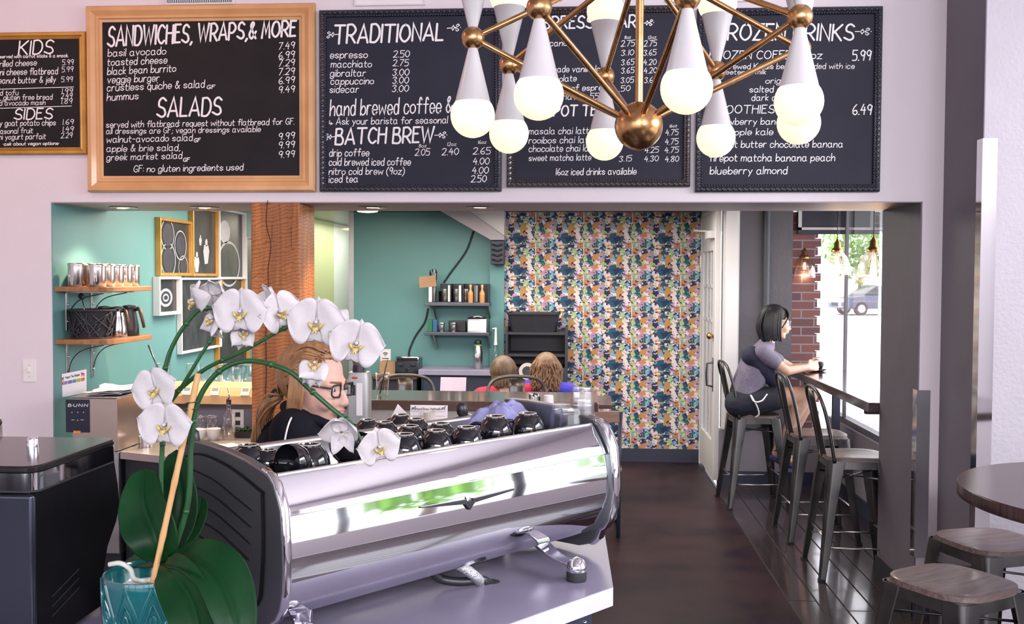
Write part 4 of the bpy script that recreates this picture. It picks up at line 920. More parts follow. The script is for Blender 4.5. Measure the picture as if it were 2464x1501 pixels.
# ================================================================== left: grinders on the worktop
gblack = M('grinder_side_black', (.004, .004, .006), .5, c2=(.006, .006, .008), scale=30, spec=.07)
def grinder(x0, x1, y0, y1, zt, label):
    t = thing('coffee_grinder', label, 'grinder', ((x0+x1)/2, (y0+y1)/2, CT)); D = y1-y0; H_ = zt-.07-CT
    def pf(k): return [(y0, CT+.012), (y0, zt-.07), (y0+D*.02, zt-.062), (y1+.005, zt-.062), (y1+.022, zt-.12), (y1+.030, zt-.17), (y1+.012, zt-.205), (y1-.03, zt-.25), (y1-.05, zt-.30), (y1-.045, zt-.33), (y1-.02, zt-.36), (y1-.012, zt-.372), (y1-.03, zt-.40), (y1-.042, zt-.43), (y1-.042, CT+.012)]
    m = MB(); m.prism([(x1-.014, y, z) for y, z in pf(0)], (.014, 0, 0)); m.build('side_panel', gblack, t, world=True, bevel=.002)
    m = MB(); m.prism([(x0, y, z) for y, z in pf(0)], (.014, 0, 0)); m.build('side_panel', gblack, t, world=True, bevel=.002)
    m = MB(); m.bx(x0+.014, x1-.014, y0+.004, y1-.055, CT+.012, zt-.062); m.build('body', dark_steel, t, world=True, bevel=.004)
    m = MB(); m.bx(x0+.006, x1+.0, y0-.012, y0+.004, CT+.015, zt-.066); m.build('back_panel', M('blued_steel_back', (.04, .043, .062), .28, .9, c2=(.055, .058, .08), scale=4), t, world=True, bevel=.012, seg=4, smooth=40)
    m = MB(); r = [p+Vector(((x0+x1)/2, (y0+y1)/2+.006, 0)) for p in rsq((x1-x0)/2+.004, .03, 6, 0, D/2+.014)]
    m.loft([[p+Vector((0, 0, z)) for p in r] for z in (zt-.060, zt-.026)]); m.build('hopper_band', guard, t, world=True, smooth=40)
    m = MB(); m.loft([[p+Vector((0, 0, z)) for p in r] for z in (zt-.064, zt-.060)]); m.build('band_gasket', rubber, t, world=True)
    m = MB(); m.loft([[p+Vector((0, 0, z)) for p in r] for z in (zt-.026, zt-.012)]); m.build('hopper_lid', M('smoked_lid', (.010, .010, .011), .15, c2=(.018, .015, .014), scale=14, amt=.4), t, world=True, bevel=.004, smooth=40)
    kx, ky = x0+(x1-x0)*.62, y0+D*.55
    m = MB(); m.lathe([(.012, 0), (.012, .022), (.010, .026), (0, .0265)], (kx, ky, zt-.012), 20); m.build('lid_knob', chrome, t, world=True, smooth=40)
    for k in range(3):
        m = MB(); m.tube([(x1+.0004, y0+.02+D*.1, CT+.10-.02*k), (x1+.0004, y0+D*.5, CT+.125-.02*k)], .0012, 6); m.build('side_groove', dark_steel, t, world=True)
    return t
grinder(-1.345, -1.062, 1.875, 2.20, 1.338, 'black coffee grinder with wave shaped side panel left of the orchid')
grinder(-1.78, -1.40, 2.04, 2.32, 1.362, 'second black coffee grinder, cut by the left edge behind the wave sided one')
p = onZ(226, 1386, CT+.03)
m = MB(); m.bx(-1.035, -.93, 2.12, 2.26, CT, CT+.028); m.bx(-1.035, -.93, 2.12, 2.135, CT+.028, CT+.04); tag(m.build('knock_tray', steel, bevel=.003), 'small steel tray between the wave sided grinder and the orchid pot', 'tray')
greycloth = M('grey_bar_cloth', (.16, .155, .17), .95, c2=(.24, .23, .25), scale=30, bump=.7, bscale=200)
cloth('bar_towel', 'grey bar towel lying on the small steel tray behind the orchid pot', 'towel', [(-1.03, 2.135, CT+.03), (-.93, 2.14, CT+.03), (-.925, 2.245, CT+.03), (-1.03, 2.25, CT+.03)], lambda u, v: .012+.014*math.sin(PI*u)*math.sin(PI*v), greycloth, seed=8, amp=.006)
# ------------------------------------------------------------------ back counter with hot water tower
BZ = .80
oak_steel = M('steel_counter_top', (.50, .44, .41), .32, .85, c2=(.58, .51, .47), scale=4, stretch=(1, 3, 1), rvar=.03)
t = thing('steel_counter', 'low steel topped back counter with dark front below the picture frames', 'counter', (-2.1, 5.2, 0))
P = [(-2.345, 4.93), (-1.705, 4.68), (-1.705, 6.2), (-2.78, 6.2), (-2.78, 5.565), (-2.345, 5.565)]
m = MB(); m.prism([(x, y, BZ-.04) for x, y in P], (0, 0, .04)); m.build('top', oak_steel, t, world=True, bevel=.003)
Q = [(-2.335, 4.97), (-1.715, 4.73), (-1.715, 6.18), (-2.335, 6.18)]
m = MB(); m.prism([(x, y, 0) for x, y in Q], (0, 0, BZ-.04)); m.build('cabinet', black_paint, t, world=True)
t = thing('steel_cabinet', 'narrow brushed steel cabinet under the hot water machine behind the grinder', 'cabinet', (-2.46, 5.1, 0))
m = MB(); m.bx(-2.585, -2.349, 4.925, 5.085, .27, BZ-.002); m.build('body', steel, t, world=True, bevel=.004)
m = MB(); m.bx(-2.57, -2.36, 4.96, 5.08, 0, .27); m.build('plinth', black_paint, t, world=True)
a = onZ(133, 1104, BZ); BX0, BX1, BY0, BY1, BT = -2.588, -2.350, 4.915, 5.27, onY(188, 957, 4.915).z
t = thing('hot_water_machine', 'brushed steel hot water dispenser with dark BUNN control panel below the shelves', 'dispenser', ((BX0+BX1)/2, 5.09, BZ))
m = MB(); m.bx(BX0, BX1, BY0, BY1, BZ, BT); m.build('body', M('warm_reflection_steel', (.52, .42, .36), .3, .95, c2=(.58, .48, .41), scale=5, stretch=(1, 1, 3)), t, world=True, bevel=.005)  # warm reflection of wood tinted into the steel colour
m = MB(); m.bx(BX0-.004, BX1+.004, BY0-.006, BY1, BT, BT+.006); m.build('top_plate', steel, t, world=True, bevel=.002)
r = rect(159, 961, 216, 1040, BY0); m = MB(); m.bx(r[0], r[1], BY0-.004, BY0, r[2], r[3]); m.build('control_panel', M('panel_blue_black', (.010, .012, .028), .3, c2=(.014, .016, .034), scale=20), t, world=True, bevel=.001)
m = MB(); write(m, BY0-.0045, 'B*U*N*N', 164, 978, 211, 978, 7, w=.8)
for x, y in ((173, 992), (187, 992), (201, 992), (187, 1011)): p = onY(x, y, BY0-.0045); m.ball(p, (.0028, .0008, .0028), 8)
for x in (172, 194): ribbon(m, [onY(x, 1010, BY0-.0045), onY(x+7, 1010, BY0-.0045)], .0012, Vector((0, 0, 0)))
m.build('panel_lettering', M('panel_print', (.6, .62, .6), .5, c2=(.65, .66, .64), scale=30), t, world=True)
r = rect(178, 1036, 195, 1042, BY0); m = MB(); m.bx(r[0], r[1], BY0-.006, BY0-.004, r[2], r[3]); m.build('warning_sticker', M('orange_sticker', (.7, .25, .03), .5, c2=(.75, .28, .04), scale=30), t, world=True)
# recipe card and papers on the machine
TP = BT+.0065
t = thing('recipe_card', 'white tea recipe card with red horse marks standing on the hot water machine', 'card', onY(176, 945, 5.2))
c4 = [onY(139, 958, 5.17), onX(208, 944, onY(208, 944, 5.30).x), onY(208, 888, 5.30), onY(139, 902, 5.17)]
m = MB(); dd = Vector((0, .0015, 0)); m.prism(c4, dd); m.build('card', paper, t, world=True)
def oncard(x, y):
    u = (x-139)/69; a = c4[0].lerp(c4[1], u); b = c4[3].lerp(c4[2], u); yt = 902+(888-902)*u; yb = 958+(944-958)*u
    return b.lerp(a, (y-yt)/(yb-yt))+Vector((0, -.0008, 0))
red = M('red_print', (.5, .03, .03), .6, c2=(.55, .04, .04), scale=30)
m = MB()
for cx, cy, sg in ((149, 910, 1), (199, 899, -1)):
    for px_, py_ in (((0, 0), (4, -3)), ((-3, 0), (3, 0)), ((-3, 1), (-3, 6)), ((3, 1), (3, 6)), ((0, 1), (0, 5))): ribbon(m, [oncard(cx+sg*px_[0], cy+px_[1]), oncard(cx+sg*py_[0], cy+py_[1])], .0026, Vector((0, 0, 0)))
m.build('horse_mark', red, t, world=True)
mm = MB(); _o = onY
def onYc(x, y, Y): return oncard(x, y)
onY = onYc; write(mm, 5.2, 'Firepot Tea Recipes', 157, 911, 192, 903, 6, w=.45); onY = _o; mm.build('card_lettering', ink, t, world=True)
cols = ((.5, .07, .05), (.25, .2, .4), (.2, .12, .4), (.07, .25, .3), (.45, .35, .05), (.55, .2, .04))
for k in range(6):
    x0, x1 = 143+10.3*k, 152.5+10.3*k
    m = MB(); m.add([oncard(x0, 928-2.1*k/1.0), oncard(x1, 926-2.1*k), oncard(x1, 918-2.1*k), oncard(x0, 920-2.1*k)], [(0, 1, 2, 3)]); m.build('colour_block', M('print_block', cols[k], .7, c2=tuple(c*1.1 for c in cols[k]), scale=30), t, world=True)
for k, (zz, rz, dx) in enumerate(((0, .1, 0), (.010, -.12, .012), (.020, .25, .02))):
    c = Vector((-2.455+dx, 5.09, TP+zz)); a, b = .095, .14
    q = [c+Matrix.Rotation(rz, 3, 'Z') @ Vector((sx*a, sy*b, 0)) for sx, sy in ((-1, -1), (1, -1), (1, 1), (-1, 1))]
    cloth('loose_paper', ('bottom loose white paper on the hot water machine', 'middle loose white paper on the hot water machine', 'curled top loose white paper on the hot water machine')[k], 'paper', q, lambda u, v, k=k: .004+.030*(k > 1)*max(0, .5-u)*v+.008*u*u, paper, .0008, 3+k, .003)
# ------------------------------------------------------------------ wall shelves on iron brackets
def wshelf(zz, label):
    t = thing('wall_shelf', label, 'shelf', (XL, 5.4, zz))
    m = MB(); m.prism([(XL+.002, 5.122, zz-.026), (-2.50, 5.122, zz-.026), (-2.482, 5.16, zz-.026), (-2.482, 5.64, zz-.026), (XL+.002, 5.64, zz-.026)], (0, 0, .026)); m.build('board', shelf_wood, t, world=True, bevel=.003)
    for y in (5.24, 5.52):
        x = XL+.004
        m = MB(); m.bx(x, x+.006, y-.011, y+.011, zz-.24, zz-.028); m.bx(x, x+.25, y-.011, y+.011, zz-.034, zz-.027); b = m.build('bracket', steel, t, world=True, bevel=.001)
        m = MB(); m.tube(spline([(x+.006, y, zz-.20), (x+.03, y, zz-.12), (x+.09, y, zz-.065), (x+.21, y, zz-.036)], 6), .005, 8, flat=.6); m.build('brace', dark_steel, t, world=True, smooth=True)
        m = MB()
        for q in ((x+.010, zz-.19), (x+.010, zz-.10)): m.ball((q[0], y, q[1]), .006, 8)
        m.build('screw', chrome, t, world=True, smooth=True)
SZ1 = onY(180, 690, 5.13).z; SZ2 = onY(180, 817, 5.13).z
wshelf(SZ1, 'upper reclaimed wood shelf with silver tea tins on the teal wall'); wshelf(SZ2, 'lower reclaimed wood shelf with black basket and kettles on the teal wall')
tinm = M('silver_tin', (.72, .66, .62), .2, 1, c2=(.80, .74, .70), scale=5, stretch=(20, 20, .5), amt=.8)
firstt = None; k = 0
rowname = ('wall side', 'front')
pos = ('nearest the opening', 'second from the opening', 'third from the opening', 'fourth from the opening', 'farthest along the shelf')
for j, y in enumerate((5.19, 5.295, 5.40, 5.505, 5.595)):
    for i, x in enumerate((-2.695, -2.585)):
        lab = 'silver tea tin on the upper shelf, %s row, %s' % (rowname[i], pos[j])
        if firstt is None:
            t = firstt = thing('tea_tin', lab, 'tin', group='silver tea tins on the upper shelf')
            m = MB(); m.lathe([(.047, 0), (.048, .002), (.048, .112), (.046, .113), (0, .113)], n=28); m.build('tin_body', tinm, t, smooth=40)
            m = MB(); m.lathe([(.049, .110), (.0495, .112), (.0495, .124), (.047, .127), (0, .127)], n=28); m.build('tin_lid', tinm, t, smooth=40)
            m = MB(); a0 = R(-100)
            for (u0, v0, u1, v1) in ((-.16, .05, .16, .066), (-.16, .03, -.08, .05), (.08, .03, .16, .05), (.06, .066, .14, .09), (-.2, .058, -.14, .072)):
                L_ = [(.0485*math.cos(a0+u), .0485*math.sin(a0+u), v) for u, v in ((u0, v0), (u1, v0), (u1, v1), (u0, v1))]; m.add(L_, [(0, 1, 2, 3)])
            m.build('horse_label', paper, t); o = t
        else: o = dup(firstt, label=lab)
        o.location = (x, y, SZ1); o.rotation_euler = (0, 0, R((-18, 25)[i]+7*j)); s = .96 if i else 1.0; o.scale = (s, s, s)
# basket with utensil, kettles
bsk = thing('basket', 'black lattice basket holding utensils on the lower wooden shelf', 'basket', (-2.655, 5.265, SZ2))
m = MB(); rings = []
def brad(z): return .098+.020*z/.155
m.lathe([(.0, .003), (brad(0)-.006, .003), (brad(.155)-.006, .15)], n=32); m.build('liner', M('basket_liner', (.012, .012, .018), .8, c2=(.016, .016, .02), scale=20), bsk, smooth=60)
m = MB(); rr = random.Random(12)
for k in range(52):
    a = rr.uniform(0, 6.28); z = rr.uniform(0, .15); da = rr.uniform(-.1, .1); L_ = []
    sl = rr.choice((-1, 1))*rr.uniform(.4, 1.6)
    for q in range(9): zz = z+(q-4)*.014*sl/1.2; L_.append((brad(min(max(zz, .004), .15))*math.cos(a+(q-4)*.09+da*q*q*.08), brad(min(max(zz, .004), .15))*math.sin(a+(q-4)*.09+da*q*q*.08), min(max(zz, .004), .15)))
    m.tube(L_, .0042, 6)
m.build('lattice', M('basket_black', (.02, .021, .03), .55, c2=(.03, .031, .04), scale=20), bsk, smooth=True)
m = MB()
for z, w in ((.004, .006), (.153, .0065)): m.tube([(brad(z)*math.cos(q*PI/20), brad(z)*math.sin(q*PI/20), z) for q in range(40)], w, 8, closed=True)
m.build('rim', rubber, bsk, smooth=True)
ut = thing('milk_thermometer', 'dial thermometer sticking out of the black lattice basket', 'thermometer', (-2.66, 5.22, SZ2+.02))
m = MB(); m.cyl((.02, 0, 0), (-.025, -.005, .20), .003, n=8); m.build('probe', chrome, ut, smooth=True)
m = MB(); m.cyl((-.031, -.008, .202), (-.024, .004, .214), .018, n=18); m.build('dial', black_plastic, ut, smooth=40)
kettle_steel = M('kettle_steel', (.55, .54, .53), .15, 1, c2=(.62, .60, .59), scale=4)
walnut = wood('walnut_handle', (.05, .025, .015), (.12, .06, .035), 8, 2, .4)
def kettle(loc, mat, label, rz, s=1):
    t = thing('carafe', label, 'carafe', loc, rz, 'thermal carafes on the lower shelf')
    m = MB(); m.lathe([(.050, 0), (.052, .004), (.050, .05), (.040, .11), (.034, .14), (.036, .152), (.034, .154), (0, .154)], n=32); m.build('body', mat, t, smooth=50)
    m = MB(); m.lathe([(.035, .153), (.036, .157), (.034, .166), (.012, .17), (0, .171)], n=28); m.build('lid', black_plastic, t, smooth=50)
    m = MB(); m.tube([(-.030, 0, .135), (-.05, 0, .150), (-.056, 0, .155)], [.010, .008, .004], 10); m.build('spout', mat, t, smooth=True)
    m = MB(); m.tube([(.034, 0, .142), (.060, 0, .146)], .0075, 8); m.build('handle_arm', black_plastic, t, smooth=True)
    m = MB(); m.tube([(.050, 0, .155), (.066, 0, .145), (.080, 0, .10), (.092, 0, .045)], [.009, .0105, .010, .008], 10); m.build('handle_grip', walnut, t, smooth=True)
    t.scale = (s, s, s)
kettle((-2.575, 5.40, SZ2), kettle_steel, 'polished steel carafe with wooden handle next to the black basket', R(-25))
kettle((-2.565, 5.525, SZ2), black_plastic, 'black carafe with wooden handle, last on the lower shelf', R(-10), 1.03)
kettle((-2.685, 5.47, SZ2), black_plastic, 'black carafe standing near the wall behind the steel carafe', R(-30), 1.0)
# ------------------------------------------------------------------ framed photographs on the side wall
def photo_mat(k, dark=.012, lite=.055, sc=5):
    return M('grey_photograph', (dark, dark, dark*1.25), .25, c2=(lite, lite*.97, lite*1.02), scale=sc, amt=.5, stretch=(1, 1+.4*(k % 3), 1))
greyl = M('photo_light_grey', (.42, .41, .45), .4, c2=(.5, .49, .52), scale=30); greyd = M('photo_dark_grey', (.03, .03, .045), .4, c2=(.05, .05, .065), scale=20)
def pic(l, t_, r_, b, fm, label, k, fw=.024, dep=.035, mat=0):
    a = onX(l, t_, XL+dep); bb = onX(l, b, XL+dep); c = onX(r_, (t_+b)/2, XL+dep)
    y0, y1, z0, z1 = a.y, c.y, bb.z, a.z
    t = thing('framed_photograph', label, 'picture', (XL, (y0+y1)/2, z0), group='black and white pictures on the teal wall')
    def ring(w, d): return [Vector((XL+.002+d, y0+w, z0+w)), Vector((XL+.002+d, y1-w, z0+w)), Vector((XL+.002+d, y1-w, z1-w)), Vector((XL+.002+d, y0+w, z1-w))]
    m = MB(); m.loft([ring(w, d) for w, d in ((0, 0), (0, dep), (fw*.3, dep+.003), (fw*.8, dep), (fw, dep*.4))], cap=False); m.build('frame', fm, t, world=True, smooth=30)
    w = fw*.7; m = MB(); x = XL+.002+dep*.38; m.add([(x, y0+w, z0+w), (x, y1-w, z0+w), (x, y1-w, z1-w), (x, y0+w, z1-w)], [(0, 1, 2, 3)]); m.build('photograph', photo_mat(k, sc=(3, 7, 6, 9, 2, 8, 5, 6)[k]), t, world=True)
    return t, x+.001, y0, y1, z0, z1
def disc(mb, x, y, z, ry, rz, r0=0):
    n = 26; o_ = [Vector((x, y+ry*math.cos(2*PI*i/n), z+rz*math.sin(2*PI*i/n))) for i in range(n)]
    if r0: i_ = [Vector((x, y+ry*r0*math.cos(2*PI*i/n), z+rz*r0*math.sin(2*PI*i/n))) for i in range(n)]; mb.add(o_+i_, [(i, (i+1) % n, n+(i+1) % n, n+i) for i in range(n)])
    else: mb.add(o_, [tuple(range(n))])
t, x, y0, y1, z0, z1 = pic(385, 522, 463, 664, gold, 'gold framed photograph of round cups seen from above on the teal wall', 0)
m = MB(); 
for u, v, r in ((.30, .72, .20), (.70, .55, .19), (.32, .28, .22), (.78, .16, .15)): disc(m, x, y0+(y1-y0)*u, z0+(z1-z0)*v, r*(y1-y0)*1.0, r*(y1-y0)*1.0, .92)
m.build('cup_rims', greyl, t, world=True); m = MB()
for u, v, r in ((.30, .72, .155), (.70, .55, .145), (.32, .28, .17), (.78, .16, .11)): disc(m, x+.0005, y0+(y1-y0)*u, z0+(z1-z0)*v, r*(y1-y0), r*(y1-y0)*.9)
m.build('cup_shadow', greyd, t, world=True)
t, x, y0, y1, z0, z1 = pic(464, 494, 527, 665, gold, 'tall gold framed photograph of people in white at work in a dark hall', 1)
m = MB()
for u, v, w, h in ((.22, .2, .09, .16), (.58, .36, .11, .2), (.36, .52, .05, .08)):
    m = MB(); yy, zz, dy, dz = y0+(y1-y0)*u, z0+(z1-z0)*v, w*(y1-y0), h*(z1-z0)*.6
    m.add([(x, yy-dy*.5, zz-dz*1.5), (x, yy+dy*.6, zz-dz*1.4), (x, yy+dy*1.1, zz+dz*.1), (x, yy+dy*.8, zz+dz*.8), (x, yy-dy*.7, zz+dz*.85), (x, yy-dy, zz)], [(0, 1, 2, 3, 4, 5)]); disc(m, x, yy+dy*.1, zz+dz*1.15, dy*.42, dy*.5); m.build('white_figure', greyl, t, world=True)
t, x, y0, y1, z0, z1 = pic(528, 500, 592, 672, white_paint, 'white box framed photograph of a coffee roaster high by the wooden post', 2, .02, .045)
m = MB(); disc(m, x, y0+(y1-y0)*.3, z0+(z1-z0)*.68, .2*(y1-y0), .15*(y1-y0)); disc(m, x, y0+(y1-y0)*.45, z0+(z1-z0)*.22, .42*(y1-y0), .3*(y1-y0), .9); m.build('roaster_shapes', greyl, t, world=True)
pic(593, 570, 640, 742, white_paint, 'white framed photograph half hidden behind the wooden post', 3, .012)
t, x, y0, y1, z0, z1 = pic(383, 665, 436, 760, white_paint, 'small white box frame with a swirled coffee cup picture', 4, .022, .045)
m = MB(); disc(m, x, y0+(y1-y0)*.45, z0+(z1-z0)*.45, .3*(y1-y0), .24*(z1-z0)); m.build('latte_cup', greyl, t, world=True)
m = MB(); disc(m, x+.0006, y0+(y1-y0)*.45, z0+(z1-z0)*.45, .22*(y1-y0), .17*(z1-z0), .62); disc(m, x+.0006, y0+(y1-y0)*.45, z0+(z1-z0)*.45, .09*(y1-y0), .06*(z1-z0)); m.build('latte_swirl', greyd, t, world=True)
pic(436, 668, 533, 853, white_paint, 'large white framed photograph of misty hills under the gold frames', 5, .018)
pic(534, 668, 588, 722, gold, 'small dark gold framed photograph just right of the misty hills', 6, .02)
pic(526, 782, 600, 890, gold, 'low gold framed photograph behind the orchid beside the wooden post', 7, .02)
# ------------------------------------------------------------------ wooden post
post_wood = wood('reclaimed_post', (.24, .072, .014), (.54, .20, .05), 2.2, 2, .5, dist=6, bump=.7)
nt = post_wood.node_tree; b = nt.nodes['Principled BSDF']; N = nt.nodes.new; L = nt.links.new
tc = N('ShaderNodeTexCoord'); mp = N('ShaderNodeMapping'); mp.inputs['Rotation'].default_value = (0, R(10), 0); L(tc.outputs['Object'], mp.inputs[0])
wv = N('ShaderNodeTexWave'); wv.bands_direction = 'Z'; wv.inputs['Scale'].default_value = 17; wv.inputs['Distortion'].default_value = 9; wv.inputs['Detail'].default_value = 3; wv.inputs['Detail Scale'].default_value = .8; L(mp.outputs[0], wv.inputs[0])
cr = N('ShaderNodeValToRGB'); cr.color_ramp.elements[0].position = .05; cr.color_ramp.elements[0].color = (.25, .2, .17, 1); cr.color_ramp.elements[1].position = .35; cr.color_ramp.elements[1].color = (1, 1, 1, 1); L(wv.outputs['Fac'], cr.inputs[0])
mul = N('ShaderNodeMixRGB'); mul.blend_type = 'MULTIPLY'; mul.inputs[0].default_value = .55
src = b.inputs['Base Color'].links[0].from_socket; L(src, mul.inputs[1]); L(cr.outputs[0], mul.inputs[2]); L(mul.outputs[0], b.inputs['Base Color'])
px0, px1 = onY(605, 700, YW).x, onY(722, 487, YW).x
t = thing('wooden_post', 'thick rough sawn reclaimed wood post holding the header over the opening', 'post', ((px0+px1)/2, 5.24, 0))
m = MB(); m.bx(px0, px1, YW-.008, 5.385, 0, ZH-.006); m.build('timber', post_wood, t, world=True, bevel=.008)
crk = M('dark_crack', (.012, .006, .003), .9, c2=(.018, .009, .005), scale=20)
for pts in ([(644, 482), (641, 540), (652, 590), (645, 650), (648, 720), (640, 800), (641, 900), (636, 1000), (637, 1080)], [(607, 668), (618, 662), (627, 655)], [(655, 540), (654, 580)], [(700, 545), (702, 600)]):
    m = MB(); m.tube(spline([onY(a, b_, YW-.008) for a, b_ in pts], 5), .0034 if len(pts) > 5 else .0018, 6, flat=.5); m.build('crack', crk, t, world=True)
# ------------------------------------------------------------------ pour-over stand with timers, servers and small wares on the back counter
st = thing('pour_over_stand', 'pale wooden pour over stand with slanted front and digital timers', 'stand', (-2.1, 5.75, BZ))
sy = 5.55; zt = onY(480, 927, sy+.10).z; z1 = onY(480, 952, sy).z; z2 = onY(480, 972, sy).z
xl, xr = onY(338, 950, sy).x, -1.70
m = MB(); m.prism([(xl, sy+.03, zt), (xl, sy+.32, zt), (xl, sy+.32, zt-.02), (xl, sy+.05, z2), (xl, sy, z2), (xl, sy, z1)], (xr-xl, 0, 0)); m.build('deck', pale_wood, st, world=True, bevel=.002)
m = MB(); m.bx(xl, xl+.03, sy+.01, sy+.30, BZ, z2); m.build('leg', pale_wood, st, world=True, bevel=.002)
m = MB(); m.bx(xr-.03, xr, sy+.01, sy+.30, BZ, z2); m.build('leg', pale_wood, st, world=True, bevel=.002)
m = MB(); m.bx(xl+.03, xr-.03, sy+.285, sy+.30, BZ, z2); m.build('back_panel', M('mauve_back_panel', (.30, .27, .33), .6, c2=(.33, .30, .36), scale=6), st, world=True)
lcd = M('grey_lcd', (.22, .25, .20), .4, c2=(.26, .29, .24), scale=30)
nv = Vector((0, -(zt-z1), .03)).normalized()
for px, lab in ((447, 'hidden by the lower left bloom'), (515, 'in the middle of the stand'), (588, 'nearest the wooden post')):
    t = thing('digital_timer', 'white digital timer on the slanted stand front, '+lab, 'timer', onY(px, 945, sy+.012), group='timers on the pour over stand')
    a0, a1 = onY(px-9, 940, sy).x, onY(px+11, 940, sy).x
    def sl(f): return Vector((0, sy+.03*f, z1+(zt-z1)*f))
    def quad(x0, x1, f0, f1, th, mat, nm):
        m = MB(); m.prism([Vector((x0, 0, 0))+sl(f0), Vector((x1, 0, 0))+sl(f0), Vector((x1, 0, 0))+sl(f1), Vector((x0, 0, 0))+sl(f1)], Vector((0, -th, th*.4))); return m.build(nm, mat, t, world=True)
    quad(a0, a1, .06, .93, .008, white_plastic, 'case'); quad(a0+.006, a1-.006, .5, .85, .009, lcd, 'display')
    for q in range(3): quad(a0+.006+q*.012, a0+.013+q*.012, .18, .30, .009, greyl, 'button')
server_first = None
for px, lab in ((392, 'behind the left blooms, with dark sticks'), (466, 'beside the thin orchid stems'), (520, 'left of the one with printed lettering'), (548, 'with white printed lettering'), (590, 'with round handle nearest the wooden post')):
    p = onY(px, 925, sy+.17)
    if server_first is None:
        t = server_first = thing('glass_server', 'clear glass coffee server on the stand, '+lab, 'server', group='glass servers on the pour over stand')
        m = MB(); m.lathe([(.040, .002), (.044, .01), (.044, .10), (.041, .112), (.042, .118)], n=26); m.build('glass_body', clear, t, smooth=60)
        m = MB(); m.tube([(.0425*math.cos(q*PI/12), .0425*math.sin(q*PI/12), .118) for q in range(24)], .0016, 6, closed=True); m.build('rim', tumbler, t, smooth=True)
        m = MB(); m.tube(spline([(-.042, 0, .095), (-.07, 0, .09), (-.076, 0, .055), (-.066, 0, .025), (-.043, 0, .022)], 5), .004, 8); m.build('handle', tumbler, t, smooth=True); o = t
    else: o = dup(server_first, label='clear glass coffee server on the stand, '+lab)
    srv = o if 'printed' in lab else locals().get('srv')
    o.location = (p.x, sy+.17, zt); o.rotation_euler = (0, 0, R((10, 170, 20, 200, 0)[0 if px < 400 else 3 if px < 500 else 2 if px < 530 else 3 if px < 560 else 4]))
m = MB(); write(m, sy+.122, 'Firepot', 537, 920, 556, 920, 7, w=.6); m.build('printed_lettering', chalk, srv, world=True)
p = onY(386, 880, sy+.17)
for k, (a, b_) in enumerate((((392, 915), (357, 830)), ((396, 915), (416, 835)))):
    q0 = onY(*a, sy+.17); q1 = onY(*b_, sy+.17)
    m = MB(); m.tube([q0, q1], .0055, 8); tag(m.build('stir_stick', dark_steel, smooth=True), ('dark stirring stick leaning left out of the glass server on the stand', 'dark stirring stick leaning right in the glass server on the stand')[k], 'stirrer')
# bottle with pourer, white cups, glass jars, paper towel, canister on the counter
def stand_at(px, Y): return onY(px, 1070, Y).x
t = thing('oil_bottle', 'clear glass bottle with steel pourer on the steel back counter', 'bottle', (stand_at(551, 5.35), 5.35, BZ))
m = MB(); m.lathe([(.034, 0), (.036, .003), (.036, .115), (.030, .135), (.014, .16), (.0125, .20), (.0145, .202), (.0145, .208)], n=26); m.build('glass_body', clear, t, smooth=60)
m = MB(); m.lathe([(.032, .004), (.0335, .006), (.0335, .055), (0, .055)], n=22); m.build('liquid', glass('pale_liquid', (.95, .93, .85), .05, .1), t, smooth=60)
m = MB(); m.lathe([(.013, .195), (.0135, .222), (.006, .226), (0, .226)], n=16); m.build('stopper', black_plastic, t, smooth=50)
m = MB(); m.tube([(0, 0, .225), (.002, 0, .25), (-.006, 0, .285)], [.006, .004, .003], 8); m.build('pourer', chrome, t, smooth=True)
wcup = M('white_china', (.80, .74, .70), .2, c2=(.84, .78, .74), scale=10, coat=.3)
fc = None
for px, Y, lab in ((478, 5.30, 'white china cup on the back counter behind the left lever of the machine'), (514, 5.33, 'white china cup on the back counter left of the glass bottle'), (425, 5.28, 'white china cup behind the lower left orchid bloom')):
    if fc is None:
        t = fc = thing('china_cup', lab, 'cup', group='white cups on the back counter')
        m = MB(); m.lathe([(.020, 0), (.022, .003), (.033, .02), (.040, .05), (.041, .062), (.039, .062), (.036, .05), (.02, .012), (0, .010)], n=28); m.build('bowl', wcup, t, smooth=50); o = t
    else: o = dup(fc, label=lab)
    o.location = (stand_at(px, Y), Y, BZ)
fj = None
for px, Y, lab in ((478, 5.44, 'small clear glass jar behind the white cups, left one'), (510, 5.45, 'small clear glass jar behind the white cup next to the bottle')):
    if fj is None:
        t = fj = thing('glass_jar', lab, 'jar', group='glass jars behind the white cups')
        m = MB(); m.lathe([(.030, 0), (.034, .004), (.036, .09), (.034, .10), (.036, .112)], n=24); m.build('glass_body', clear, t, smooth=60); o = t
        m = MB(); m.tube([(.036*math.cos(q*PI/12), .036*math.sin(q*PI/12), .112) for q in range(24)], .0018, 6, closed=True); m.build('rim', tumbler, t, smooth=True)
    else: o = dup(fj, label=lab)
    o.location = (stand_at(px, Y), Y, BZ)
cloth('white_napkin', 'white cloth lying on the back counter beside the wooden post', 'cloth', [(-2.05, 4.98, BZ), (-1.72, 4.92, BZ), (-1.72, 5.07, BZ), (-2.0, 5.15, BZ)], lambda u, v: .006+.01*math.sin(PI*u), M('white_cloth', (.72, .66, .62), .9, c2=(.8, .74, .7), scale=20, bump=.3, bscale=120), seed=6, amp=.008)
t = thing('steel_canister', 'short steel canister on the counter behind the lower orchid stem', 'canister', (onZ(350, 1075, BZ).x, onZ(350, 1075, BZ).y, BZ))
m = MB(); m.lathe([(.034, 0), (.035, .003), (.035, .05), (.031, .052), (0, .052)], n=24); m.build('body', steel, t, smooth=40)
m = MB(); m.lathe([(.036, .05), (.036, .06), (.01, .064), (0, .07)], n=24); m.build('lid', steel, t, smooth=40)
